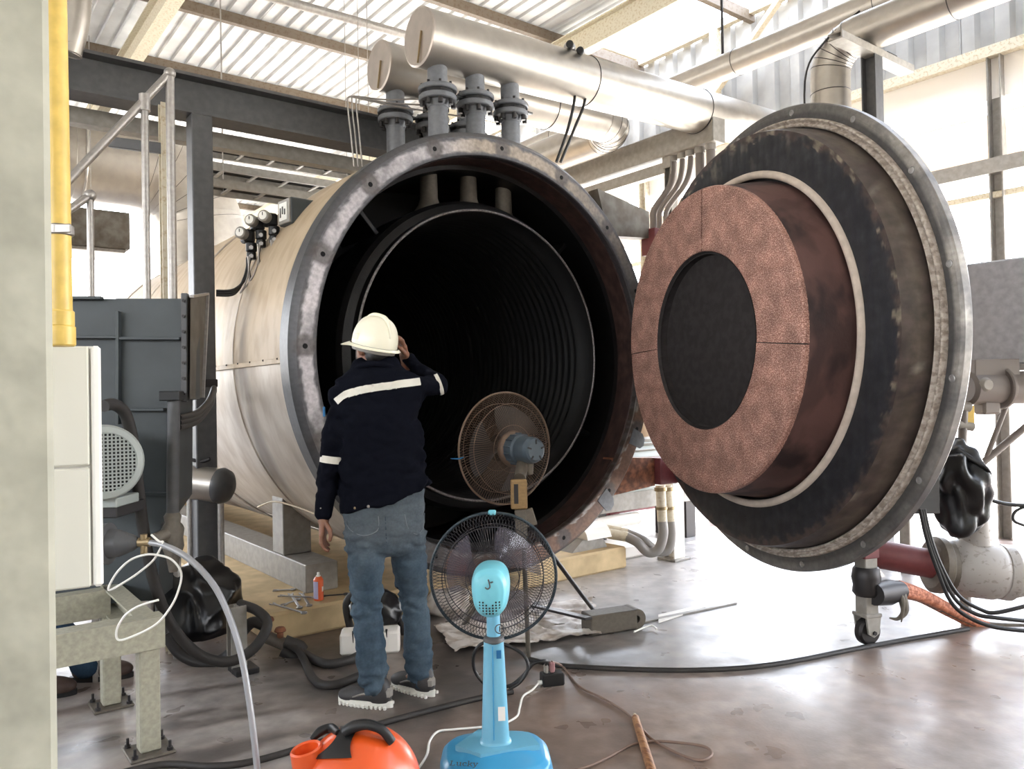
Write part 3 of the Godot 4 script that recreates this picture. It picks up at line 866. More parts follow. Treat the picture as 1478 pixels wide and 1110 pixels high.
	part(b, "hinge_pin", G.new().cyl(Vector3(1.68, 0.70, -0.06), Vector3(1.68, 2.66, -0.06), 0.03), M.bolt)
	# feet
	for s in [-1.0, 1.0]:
		part(b, "base_channel", G.new().beam(Vector3(0.93 * s, 0.26, -0.75), Vector3(0.93 * s, 0.26, -7.2), 0.22, 0.18, "R"), M.tray_grey)
		for z in [-1.25, -3.2, -5.2, -6.9]:
			part(b, "leg", G.new().beam(Vector3(0.93 * s, 0.35, z), Vector3(0.93 * s, 0.75, z), 0.2, 0.2, "R", Vector3.BACK), M.tray_grey)
	# lower skirt of cladding between the feet
	part(b, "skirt", G.new().lathe(zt, [Vector2(1.36, -7.3), Vector2(1.395, -7.3), Vector2(1.395, -0.12), Vector2(1.36, -0.12)], 30, deg_to_rad(150), deg_to_rad(210)), M.shell_grey)
	part(b, "paint_bead", G.new().tube([on(372, 732, 2, -1.6) , on(395, 724, 2, -0.95), on(425, 731, 2, -0.62), on(455, 742, 2, -0.3)], 0.006, 6, 6), M.shell_tan)

func door() -> void:
	var d := thing("boiler_hatch", "huge round swung-open boiler hatch with a reddish refractory plug and caster leg", "door", Vector3.ZERO)
	var t := Transform3D(G.frame(DN), DC)
	var fn: FastNoiseLite = M.get("_n")
	var g := G.new()
	var side := t.basis.z
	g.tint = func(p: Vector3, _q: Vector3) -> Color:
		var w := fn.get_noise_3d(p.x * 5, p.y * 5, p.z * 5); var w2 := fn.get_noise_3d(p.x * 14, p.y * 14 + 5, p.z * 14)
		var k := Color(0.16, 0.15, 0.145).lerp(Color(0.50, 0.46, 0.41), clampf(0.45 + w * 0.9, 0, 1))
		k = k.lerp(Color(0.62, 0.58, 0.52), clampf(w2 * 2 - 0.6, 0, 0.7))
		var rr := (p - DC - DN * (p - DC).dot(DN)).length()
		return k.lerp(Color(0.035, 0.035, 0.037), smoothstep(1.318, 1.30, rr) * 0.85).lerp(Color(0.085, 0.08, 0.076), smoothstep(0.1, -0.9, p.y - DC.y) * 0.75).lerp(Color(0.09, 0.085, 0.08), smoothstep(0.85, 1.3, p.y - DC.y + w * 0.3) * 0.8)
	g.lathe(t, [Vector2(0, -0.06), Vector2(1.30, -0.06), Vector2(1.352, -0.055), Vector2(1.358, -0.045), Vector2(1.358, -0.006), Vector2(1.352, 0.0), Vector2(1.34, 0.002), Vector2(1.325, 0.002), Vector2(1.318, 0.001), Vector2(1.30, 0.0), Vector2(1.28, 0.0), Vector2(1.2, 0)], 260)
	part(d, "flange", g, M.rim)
	part(d, "back_shell", G.new().lathe(t, [Vector2(0, -0.30), Vector2(0.6, -0.27), Vector2(1.1, -0.16), Vector2(1.25, -0.055)], 64, 0, TAU, true), M.duct_dirty)
	for k in 16:
		var a := TAU * (k + 0.5) / 16
		var p := t.origin + (t.basis.x * cos(a) + t.basis.z * sin(a)) * 1.315
		part(d, "bolt_hole", G.new().lathe(Transform3D(t.basis, p), [Vector2(0.0, 0.004), Vector2(0.0105, 0.004), Vector2(0.0125, 0.006), Vector2(0.017, 0.005), Vector2(0.018, 0.001)], 16), M.steel)
	part(d, "gasket_ring", G.new().lathe(t, [Vector2(1.276, 0.0), Vector2(1.275, 0.026), Vector2(1.269, 0.034), Vector2(1.261, 0.032), Vector2(1.257, 0.012), Vector2(1.247, 0.012), Vector2(1.243, 0.036), Vector2(1.235, 0.038), Vector2(1.228, 0.030), Vector2(1.226, 0.0)], 200, 0, TAU, true), M.gasket_worn, "worn pale gasket ring inside the rim")
	g = G.new()
	g.tint = func(p: Vector3, _q: Vector3) -> Color:
		var w := fn.get_noise_3d(p.x * 4, p.y * 4, p.z * 4); var w2 := fn.get_noise_3d(p.x * 20, p.y * 9, p.z * 20 + 3)
		var h := (p - DC).dot(DN)
		var k := Color(0.085, 0.062, 0.058).lerp(Color(0.135, 0.105, 0.085), clampf(0.5 + w, 0, 1))
		if absf(h - 0.115 + w * 0.03) < 0.02: k = k.lerp(Color(0.20, 0.16, 0.12), 0.5)
		return k.lerp(Color(0.45, 0.40, 0.34), clampf(w2 * 4 - 1.9, 0, 0.8))
	g.lathe(t, [Vector2(1.222, 0.0), Vector2(1.218, 0.05), Vector2(1.214, 0.1), Vector2(1.206, 0.15), Vector2(1.196, 0.187)], 220)
	part(d, "throat_ring", g, M.dark_plate)
	g = G.new()
	g.tint = func(p: Vector3, _q: Vector3) -> Color:
		var q := p - DC
		var y := q.y; var x := q.dot(side)
		var r := Vector2(x, y).length()
		var k := Color(0.026, 0.026, 0.032)
		var up := smoothstep(0.55, 1.2, y)
		var w := fn.get_noise_2d(x * 16.0, y * 2.2)          # runs down the plate
		k = k.lerp(Color(0.075, 0.073, 0.075), clampf(0.35 + w * 0.9, 0, 1) * (0.35 + 0.65 * up))
		k = k.lerp(Color(0.30, 0.27, 0.20), clampf(fn.get_noise_2d(x * 6, y * 3 + 4) * 2.2 + w - 0.15, 0, 0.8) * smoothstep(0.95, 1.15, y) * smoothstep(1.21, 1.16, r))
		var e := smoothstep(1.15, 1.19, r + fn.get_noise_2d(x * 12, y * 12) * 0.06)
		k = k.lerp(Color(0.11, 0.075, 0.065), e * 0.9)
		k = k.lerp(Color(0.42, 0.36, 0.26), 0.7 * smoothstep(0.2, 0.5, e) * smoothstep(0.12, 0.3, fn.get_noise_2d(x * 9 + 3, y * 9)) * smoothstep(-0.2, 0.4, y + x * 0.4))
		return k
	var pr := []
	for k in 40: pr.append(Vector2(lerpf(1.196, 0.975, k / 39.0), 0.187))
	g.lathe(t, pr, 420)
	part(d, "face_plate", g, M.dark_plate)
	part(d, "rope_seal", G.new().ring(t * Vector3(0, 0.19, 0), DN, 0.958, 0.022, 128, 8), M.gasket, "cream rope seal round the plug")
	part(d, "seal_groove", G.new().lathe(t, [Vector2(0.98, 0.187), Vector2(0.978, 0.165), Vector2(0.92, 0.165)], 96), M.soot)
	part(d, "plug_wall", G.new().lathe(t, [Vector2(0.925, 0.16), Vector2(0.918, 0.20), Vector2(0.882, 0.440)], 128), M.refractory_side, "dark scorched side of the plug")
	# face of the plug: cast in four segments with open joints, round a dark recess
	var ang := [2.5, 95.0, 176.0, 268.0, 362.5]
	for k in 4:
		var a0: float = ang[k] + 0.22; var a1: float = ang[k + 1] - 0.22
		part(d, "refractory_segment", G.new().lathe(t, [Vector2(0.505, 0.38), Vector2(0.882, 0.38), Vector2(0.884, 0.455), Vector2(0.876, 0.466 + 0.003 * (k % 2)), Vector2(0.522, 0.466 + 0.003 * (k % 2)), Vector2(0.514, 0.460)], 40, deg_to_rad(a0), deg_to_rad(a1)), M.refractory)
	part(d, "joint_filler", G.new().lathe(t, [Vector2(0.50, 0.452), Vector2(0.88, 0.452)], 96), M.refractory_dark)
	part(d, "plug_recess", G.new().lathe(t, [Vector2(0.516, 0.468), Vector2(0.505, 0.45), Vector2(0.50, 0.405), Vector2(0.0, 0.40)], 96), M.refractory_dark, "dark sooty recess in the middle of the plug")
	# a jagged crack low on the right of the face
	var crack := []
	for q in [[1062, 610], [1065, 632], [1070, 648], [1074, 668], [1081, 682]]:
		var r := ray(q[0], q[1])
		var w: float = (DC + DN * 0.4655 - EYE).dot(DN) / r.dot(DN)
		crack.append(EYE + r * w)
	part(d, "crack", G.new().tube(crack, 0.0035, 5, 1), M.black)
	# caster leg
	var f := Vector3(1.15, 0, 1.77)
	var back := -DN
	var bs := Basis(Vector3.UP, atan2(DN.x, DN.z))
	part(d, "leg_bracket", G.new().box(f + Vector3(0, 0.60, 0), Vector3(0.1, 0.24, 0.1), bs), M.red_paint, "red painted bracket above the leg")
	part(d, "leg_arm", G.new().box(f + DN * 0.1 + Vector3(0, 0.70, 0), Vector3(0.12, 0.1, 0.36), bs), M.red_paint)
	part(d, "leg", G.new().box(f + Vector3(0, 0.36, 0), Vector3(0.085, 0.38, 0.085), bs), M.tray_grey)
	var cs := part(d, "caster", G.new().box(f + Vector3(0, 0.168, 0), Vector3(0.11, 0.02, 0.11), bs), M.tray_grey)
	part(cs, "fork", G.new().prism(f + bs * Vector3(0.045, 0.10, 0), bs * Basis(Vector3(0, 0, 1), Vector3(0, 1, 0), Vector3(-1, 0, 0)), [Vector2(-0.05, 0.065), Vector2(0.05, 0.065), Vector2(0.035, -0.03), Vector2(0, -0.05), Vector2(-0.035, -0.03)], 0.012), M.tray_grey)
	part(cs, "fork", G.new().prism(f + bs * Vector3(-0.045, 0.10, 0), bs * Basis(Vector3(0, 0, 1), Vector3(0, 1, 0), Vector3(-1, 0, 0)), [Vector2(-0.05, 0.065), Vector2(0.05, 0.065), Vector2(0.035, -0.03), Vector2(0, -0.05), Vector2(-0.035, -0.03)], 0.012), M.tray_grey)
	var ax := bs * Vector3(1, 0, 0)
	part(cs, "wheel", G.new().cyl(f + Vector3(0, 0.075, 0) - ax * 0.028, f + Vector3(0, 0.075, 0) + ax * 0.028, 0.075, -1, 28, 0.012), M.bolt)
	part(cs, "axle", G.new().cyl(f + Vector3(0, 0.075, 0) - ax * 0.06, f + Vector3(0, 0.075, 0) + ax * 0.06, 0.012, -1, 6), M.bolt)
	# the door's outer arms to the hinge
	for y in [2.56, 0.81]:
		part(d, "hinge_arm", G.new().beam(Vector3(1.74, y, -0.06), Vector3(1.62, y, 0.35), 0.14, 0.2), M.red_paint)
		part(d, "hinge_arm", G.new().beam(Vector3(1.62, y, 0.33), Vector3(1.42, y, 1.1), 0.12, 0.2), M.red_paint)

func stuff(o: MeshInstance3D) -> MeshInstance3D:
	o.set_meta("kind", "stuff")
	return o

func pipe_run(t: Node3D, pts: Array, r: float, m: Material, seam: Material, cuts: Array) -> void:   # straight insulated pipe in clad sections with a bead at each joint
	var a: Vector3 = pts[0]; var b: Vector3 = pts[1]
	var all := [0.0] + cuts + [1.0]
	for i in all.size() - 1:
		var p := a.lerp(b, all[i]); var q := a.lerp(b, all[i + 1])
		part(t, "cladding_section", G.new().lathe(Transform3D(G.frame(q - p), p), [Vector2(r - 0.004 - 0.002 * (i % 2), 0), Vector2(r, 0.0), Vector2(r - 0.001, (q - p).length() + 0.01), Vector2(r - 0.01, (q - p).length() + 0.01)], 40), m)
		if i > 0: part(t, "seam_band", G.new().ring(p, q - p, r, 0.004, 40, 6), seam)

func clad_elbow(t: Node3D, c: Vector3, u: Vector3, w: Vector3, big: float, r: float, m: Material, n := 6, a1 := PI / 2) -> void:   # gored bend about c, from c + u to c + w
	for i in n:
		var a := a1 * i / n; var b := a1 * (i + 1) / n
		var p := c + (u * cos(a) + w * sin(a)) * big; var q := c + (u * cos(b) + w * sin(b)) * big
		var d := (q - p).normalized() * r * 0.16
		if i > 0: part(t, "seam_band", G.new().ring(p, (q - p) + (p - (c + (u * cos(a - (b - a)) + w * sin(a - (b - a))) * big)), r, 0.0035, 36, 6), M.bolt)
		part(t, "gore", G.new().lathe(Transform3D(G.frame(q - p), p - d), [Vector2(r - 0.004 * (i % 2) - 0.004, 0), Vector2(r - 0.003 * (i % 2), 0.004), Vector2(r - 0.003 * (i % 2), (q - p + d * 2).length())], 36), m)

func flanged_riser(t: Node3D, x: float, z: float, y0: float, y1: float, yf: float) -> void:
	var p := part(t, "riser_pipe", G.new().cyl(Vector3(x, y0, z), Vector3(x, y1, z), 0.066, -1, 24), M.blue_grey)
	var f := part(t, "flange", G.new().cyl(Vector3(x, yf - 0.05, z), Vector3(x, yf - 0.012, z), 0.125, -1, 32, 0.006).cyl(Vector3(x, yf + 0.012, z), Vector3(x, yf + 0.045, z), 0.128, -1, 32, 0.006).cyl(Vector3(x, yf - 0.09, z), Vector3(x, yf - 0.045, z), 0.07, 0.085, 24), M.blue_grey)
	part(f, "gasket", G.new().cyl(Vector3(x, yf - 0.012, z), Vector3(x, yf + 0.012, z), 0.11, -1, 24).box(Vector3(x + 0.13, yf, z + 0.03), Vector3(0.09, 0.016, 0.05), Basis(Vector3.UP, 0.5) * Basis(Vector3.BACK, 0.2)), M.black)
	var b := G.new()
	for k in 8:
		var a := TAU * (k + 0.5) / 8
		var o := Vector3(x + cos(a) * 0.103, 0, z + sin(a) * 0.103)
		b.cyl(o + Vector3(0, yf - 0.075, 0), o + Vector3(0, yf + 0.065, 0), 0.009, -1, 8).cyl(o + Vector3(0, yf - 0.085, 0), o + Vector3(0, yf - 0.05, 0), 0.017, -1, 6)
	stuff(part(f, "bolts", b, M.bolt))

func headers() -> void:
	var h := thing("steam_header", "large silver clad header pipe with three flanged risers, nearer of the two above the boiler", "pipe", Vector3.ZERO)
	var a := Vector3(-0.40, 3.735, -0.3); var b := Vector3(4.95, 3.90, -0.3)
	pipe_run(h, [a, b], 0.185, M.clad, M.bolt, [0.27, 0.515, 0.745])
	part(h, "end_cap", G.new().lathe(Transform3D(G.frame(b - a), a - (b - a).normalized() * 0.012), [Vector2(0, 0), Vector2(0.175, 0), Vector2(0.188, 0.006), Vector2(0.188, 0.02), Vector2(0.17, 0.022)], 48), M.clad_warm)
	part(h, "cap_seam", G.new().beam(a + Vector3(-0.018, -0.17, 0.0), a + Vector3(-0.018, 0.02, 0.05), 0.012, 0.006), M.brass)
	var k := 0
	for x in [-0.27, 0.03, 0.33]:
		var yf: float = on([637, 688, 737][k], [138, 148, 160][k], 2, -0.3).y
		flanged_riser(h, x, -0.3, 3.0, 3.62, yf)
		k += 1
	var h2 := thing("steam_header", "smaller silver clad header pipe bending back at its end, behind the nearer header", "pipe", Vector3.ZERO)
	a = Vector3(-0.37, 3.76, -0.9); b = Vector3(1.78, 3.80, -0.9)
	pipe_run(h2, [a, b], 0.175, M.clad, M.bolt, [0.35, 0.72])
	part(h2, "end_cap", G.new().lathe(Transform3D(G.frame(b - a), a - (b - a).normalized() * 0.012), [Vector2(0, 0), Vector2(0.165, 0), Vector2(0.178, 0.006), Vector2(0.178, 0.02), Vector2(0.16, 0.022)], 48), M.clad_warm)
	part(h2, "cap_seam", G.new().beam(a + Vector3(-0.018, -0.16, 0.0), a + Vector3(-0.018, 0.02, 0.05), 0.012, 0.006), M.brass)
	clad_elbow(h2, b + Vector3(0, 0, -0.3), Vector3(0, 0, 1), Vector3(1, 0, 0), 0.3, 0.175, M.clad)
	pipe_run(h2, [b + Vector3(0.3, 0, -0.3), b + Vector3(0.3, 0, -4.0)], 0.175, M.clad, M.bolt, [0.3, 0.7])
	k = 0
	for x in [-0.25, 0.06, 0.36]:
		flanged_riser(h2, x, -0.9, 2.95, 3.62, on(574, 168, 2, -0.9).y)
		k += 1
	# fittings on the header with two black hoses
	var v := thing("pressure_fitting", "pair of shiny tee fittings with black caps on top of the nearer header", "fitting", Vector3.ZERO)
	var q := on(822, 68, 2, -0.27)
	for s in 2:
		var o := q + Vector3(0.10 * s, -0.005 - 0.02 * s, 0)
		part(v, "tee", G.new().ball(o, Vector3(0.045, 0.045, 0.045)).cyl(o, o + Vector3(0.0, -0.13, 0.02), 0.022).cyl(o, o + Vector3(-0.1, -0.05, 0.12), 0.02), M.steel)
		part(v, "cap", G.new().cyl(o + Vector3(-0.08, -0.04, 0.10), o + Vector3(-0.17, -0.085, 0.19), 0.024, 0.027, 14, 0.005), M.black)
		var e := on(803 + 6 * s, 234, 2, -0.2)
		one("hose", G.new().tube([o + Vector3(0, -0.12, 0.02), o + Vector3(0.01, -0.35, 0.04), o.lerp(e, 0.7) + Vector3(0.05, 0, 0.03), e], 0.011, 8), M.cable, ["black hose hanging from the header fitting, the one reaching further from the hatch", "second black hose hanging from the header fitting, the one nearer the hatch"][s], "hose", "hoses hanging from the header")
	# thin copper-like tubes that come up over the boiler's shoulder
	for s in 3:
		var x0 := 503.0 + s * 6
		var g := G.new().tube([on(x0 + 8, 240, 2, -0.75), on(x0 + 3, 190, 2, -0.75), on(x0 - 1, 150 - s * 3, 2, -0.75), on(x0 + 6, 139 - s * 2 + s * 4, 2, -0.75), on(x0 + 60, 147 + s * 5 - 3, 2, -0.75), on(x0 + 150, 140 + s * 14, 2, -0.6)], 0.006, 6, 5)
		one("capillary_tube", g, M.galv, ["thin grey tube rising over the boiler, outermost of three", "thin grey tube rising over the boiler, middle one of three", "thin grey tube rising over the boiler, innermost of three by the risers"][s], "tube", "thin tubes rising over the boiler")

func rail(t: Node3D, pts: Array, r: float, m: Material) -> void:
	part(t, "rail", G.new().tube(pts, r, 12, 1), m)

func ducts_and_frames() -> void:
	var y0 := on(100, 132, 2, -1.15).y; var y1 := on(100, 70, 2, -1.15).y
	var bm := thing("steel_portal", "dark grey steel beam on a square column beside the boiler", "steel frame", Vector3.ZERO)
	part(bm, "beam", G.new().beam(Vector3(-7.0, (y0 + y1) / 2, -1.2), Vector3(0.9, (y0 + y1) / 2, -1.2), 0.2, y1 - y0, "I", Vector3.UP, 0.02), M.grey_steel)
	part(bm, "column", G.new().beam(Vector3(-1.54, 0.0, -1.16), Vector3(-1.54, y0, -1.16), 0.13, 0.13, "R", Vector3.BACK), M.grey_steel)
	part(bm, "base_plate", G.new().box(Vector3(-1.54, 0.01, -1.16), Vector3(0.24, 0.02, 0.24)), M.grey_steel)
	part(bm, "strap", G.new().box(Vector3(-1.54, on(312, 553, 2, -1.1).y, -1.16), Vector3(0.145, 0.05, 0.145)), M.bolt)
	part(bm, "beam", G.new().beam(Vector3(-7.0, y0 - 0.03, -1.5), Vector3(0.4, y0 - 0.03, -1.5), 0.1, 0.1, "C"), M.tray_grey)
	# big silver duct with an elbow
	var d := thing("elbow_duct", "big silver ventilation duct turning down in a gored elbow behind the columns", "duct", Vector3.ZERO)
	var z := -8.2
	var c0 := on(190, 237, 2, z); var r := (on(150, 172, 2, z).y - on(150, 300, 2, z).y) / 2
	var cv := on(291, 380, 2, z)
	var big := cv.x - c0.x
	pipe_run(d, [c0 + Vector3(-5.6, 0, 0), c0], r, M.clad, M.clad, [0.45, 0.86])
	clad_elbow(d, c0 + Vector3(0, -big, 0), Vector3(0, 1, 0), Vector3(1, 0, 0), big, r, M.clad, 7)
	pipe_run(d, [c0 + Vector3(big, -big, 0), c0 + Vector3(big, -big - 1.9, 0)], r, M.clad, M.clad, [0.25])
	part(d, "flange_ring", G.new().ring(c0 + Vector3(-0.66, 0, 0), Vector3.RIGHT, r, 0.02, 40), M.clad)
	var dd := thing("spiral_duct", "ribbed silver duct coming down from the roof beside the yellow pipe", "duct", Vector3.ZERO)
	var sp := [at(117, -40, 4.4), at(112, 30, 4.4), at(100, 78, 4.4)]
	part(dd, "duct_wall", G.new().tube(sp, 0.062, 20, 6), M.clad)
	for k in 10:
		var q0: Vector3 = sp[0].lerp(sp[2], k / 9.0)
		part(dd, "rib", G.new().ring(q0 + Vector3(0.012 * sin(k / 9.0 * PI), 0, 0), sp[2] - sp[0], 0.063, 0.004, 20, 6), M.galv)
	# grey box under the duct
	var gb := thing("air_box", "grey sheet metal box hanging under the silver duct", "box", Vector3.ZERO)
	var g0 := on(98, 297, 2, -6.0); var g1 := on(188, 360, 2, -6.0)
	part(gb, "body", G.new().box((g0 + g1) / 2 + Vector3(-0.35, 0, -0.4), Vector3(absf(g1.x - g0.x) + 0.7, absf(g1.y - g0.y), 0.8)), M.duct_dirty)
	part(gb, "bottom_frame", G.new().box(Vector3((g0.x + g1.x) / 2 - 0.35, g1.y - 0.02, -6.4), Vector3(absf(g1.x - g0.x) + 0.62, 0.04, 0.7)), M.galv)
	for s in [-0.3, 0.3]:
		part(gb, "hanger", G.new().cyl(Vector3(g0.x + s, g0.y, -6.4), Vector3(g0.x + s, 5.8, -6.4), 0.005), M.galv)
	# galvanised stair rail
	var st := thing("stair_rail", "galvanised pipe handrail sloping down beside the grey column", "handrail", Vector3.ZERO)
	var top := at(245, 106, 4.35)
	var low := at(60, 302, 4.0)
	rail(st, [top, low], 0.022, M.galv)
	part(st, "elbow", G.new().ball(top, Vector3(0.032, 0.032, 0.032)), M.galv)
	part(st, "post", G.new().cyl(top, Vector3(top.x, 0.0, top.z), 0.024, -1, 14), M.galv)
	var m1 := top.lerp(low, 0.21)
	part(st, "post", G.new().cyl(m1, Vector3(m1.x, 0.0, m1.z), 0.02, -1, 14), M.galv)
	part(st, "collar", G.new().cyl(m1 - Vector3(0, 0.06, 0), m1 + Vector3(0, 0.03, 0), 0.03, -1, 14), M.galv)
	var s2 := thing("stair_rail", "shorter galvanised handrail with one post, below the silver duct", "handrail", Vector3.ZERO)
	var t2 := at(130, 282, 4.0)
	rail(s2, [t2, at(60, 330, 3.8)], 0.02, M.galv)
	part(s2, "elbow", G.new().ball(t2, Vector3(0.03, 0.03, 0.03)), M.galv)
	part(s2, "post", G.new().cyl(t2, Vector3(t2.x, 0.0, t2.z), 0.017, -1, 14), M.galv)
	var cp := thing("cream_post", "slim cream painted steel post beside the galvanised handrail", "post", Vector3.ZERO)
	var ct := at(236, 150, 4.45)
	part(cp, "channel", G.new().beam(Vector3(ct.x, 0, ct.z), Vector3(ct.x, ct.y, ct.z), 0.045, 0.06, "C", Vector3.BACK, 0.006), M.cream_steel)
	part(cp, "arm", G.new().beam(at(236, 215, 4.45), at(158, 205, 4.45), 0.03, 0.06), M.grey_steel)
	# cable ladders behind the boiler
	var n := 0
	for q in [[207, -3.3], [238, -3.0], [262, -2.8]]:
		var p := on(300, q[0], 2, q[1])
		var xs: float = on(296, q[0], 2, q[1]).x
		var l := thing("cable_ladder", ["upper cable ladder running behind the boiler under the beam", "middle cable ladder running behind the boiler under the beam", "lowest of the three cable ladders behind the boiler"][n], "cable tray", Vector3.ZERO)
		for s in [0.0, -0.3]:
			part(l, "side_rail", G.new().beam(Vector3(xs, p.y, q[1] + s), Vector3(1.4, p.y, q[1] + s), 0.03, 0.07, "C"), M.tray_grey)
		var rg := G.new()
		for k in 21:
			if -5.0 + 0.3 * k > xs: rg.beam(Vector3(-5.0 + 0.3 * k, p.y - 0.02, q[1]), Vector3(-5.0 + 0.3 * k, p.y - 0.02, q[1] - 0.3), 0.03, 0.015)
		stuff(part(l, "rungs", rg, M.tray_grey))
		for k in 3:
			part(l, "cable", G.new().tube([Vector3(xs, p.y + 0.01, q[1] - 0.08 - 0.06 * k), Vector3(xs * 0.5, p.y + 0.012, q[1] - 0.1 - 0.06 * k), Vector3(1.4, p.y + 0.01, q[1] - 0.08 - 0.06 * k)], 0.016, 6), M.cable)
		for x in [maxf(-2.6, xs + 0.2), 0.6]:
			part(l, "hanger", G.new().beam(Vector3(x, p.y - 0.04, q[1] - 0.15), Vector3(x, 5.8, q[1] - 0.15), 0.006, 0.006, "R", Vector3.BACK), M.galv)
		n += 1
	one("conduit_pipe", G.new().cyl(on(300, -30, 1, 5.3), on(640, 66, 1, 5.3), 0.045, -1, 20), M.galv, "long bright conduit pipe running just under the roof", "pipe")
	gauges()

func gauges() -> void:
	# three pressure switches and a junction box on the boiler's shoulder
	var box := thing("junction_box", "grey junction box with a white data plate on the boiler's shoulder", "junction box", Vector3.ZERO)
	var b := at(432, 309, 4.98)
	var bb := Basis(Vector3.UP, 0.1)
	part(box, "body", G.new().box(b, Vector3(0.2, 0.165, 0.16), bb, 0.008), M.duct_grey)
	part(box, "cover", G.new().box(b + bb * Vector3(-0.103, 0, 0), Vector3(0.012, 0.15, 0.15), bb, 0.003), M.tray_grey)
	var pl := part(box, "data_plate", G.new().box(b + bb * Vector3(-0.111, 0.0, 0.0), Vector3(0.005, 0.11, 0.10), bb, 0.001), M.white_plastic, "white plate with dark symbols")
	for k in 3:
		part(pl, "symbol", G.new().box(b + bb * Vector3(-0.1145, -0.005 + 0.012 * (k % 2), -0.03 + 0.028 * k), Vector3(0.003, 0.06 - 0.012 * k, 0.012), bb, 0), M.bolt)
	part(box, "bracket", G.new().beam(b + Vector3(0.04, -0.06, 0), Vector3(b.x + 0.12, b.y - 0.16, b.z), 0.05, 0.02), M.galv)
	var where := [[349, 340, 5.02], [363, 322, 5.0], [382, 316, 4.98]]
	for k in 3:
		var p := at(where[k][0], where[k][1], where[k][2])
		var g := thing("pressure_switch", ["pressure switch with a clear dial on the boiler, furthest from the junction box", "middle pressure switch of three on the boiler's shoulder", "pressure switch with a clear dial, next to the junction box"][k], "gauge", Vector3.ZERO, 0, "pressure switches on the boiler")
		part(g, "body", G.new().box(p + Vector3(0.045, 0, -0.02), Vector3(0.075, 0.085, 0.08), Basis(), 0.012), M.black)
		part(g, "window", G.new().lathe(Transform3D(G.frame(Vector3(-0.75, 0.1, 0.65)), p + Vector3(-0.005, 0.01, 0.02)), [Vector2(0, 0.03), Vector2(0.032, 0.03), Vector2(0.038, 0.024), Vector2(0.038, -0.02), Vector2(0.03, -0.03)], 24), M.tray_grey)
		part(g, "dial", G.new().lathe(Transform3D(G.frame(Vector3(-0.75, 0.1, 0.65)), p + Vector3(-0.005, 0.01, 0.02)), [Vector2(0, 0.0315), Vector2(0.026, 0.0315), Vector2(0.027, 0.03)], 20), M.white_plastic)
		part(g, "pointer", G.new().cyl(p + Vector3(-0.005, 0.01, 0.02) + Vector3(-0.75, 0.1, 0.65).normalized() * 0.033, p + Vector3(-0.005, 0.03, 0.02) + Vector3(-0.75, 0.1, 0.65).normalized() * 0.033, 0.0025, -1, 6), M.black)
		for s in 2:
			part(g, "port", G.new().cyl(p + Vector3(0.06, -0.04 - s * 0.06, 0.0), p + Vector3(0.06, -0.10 - s * 0.05, 0), 0.035 - 0.005 * s, -1, 14, 0.006), M.black)
			part(g, "nut", G.new().cyl(p + Vector3(0.05, -0.08 - s * 0.055, 0.02), p + Vector3(0.04, -0.08 - s * 0.055, 0.055), 0.014, -1, 6), M.steel)
		for s in 3:
			var o := p + Vector3(0.02 + 0.012 * s, -0.14, 0.05)
			part(g, "tube", G.new().tube([o, o + Vector3(0.0 - 0.01 * s, -0.09, 0.01), o + Vector3(-0.03 + 0.02 * s, -0.19 - 0.02 * s, 0.02), o + Vector3(-0.05 + 0.045 * s, -0.235, 0.0), o + Vector3(0.03 + 0.03 * s, -0.13, 0.02)], 0.005, 6, 5), M.galv if s < 2 else M.cable)
	for s in 3:
		one("signal_cable", G.new().tube([at(357 + s, 372, 5.02), at(355 - s, 400, 4.98), at(338, 418 + 3 * s, 4.9), at(312, 420 + 3 * s, 4.86)], 0.009, 8), M.cable, ["black cable looping from the pressure switches to the column, top one", "black cable looping from the pressure switches to the column, middle one", "black cable looping from the pressure switches to the column, lowest one"][s], "cable", "cables from the pressure switches")

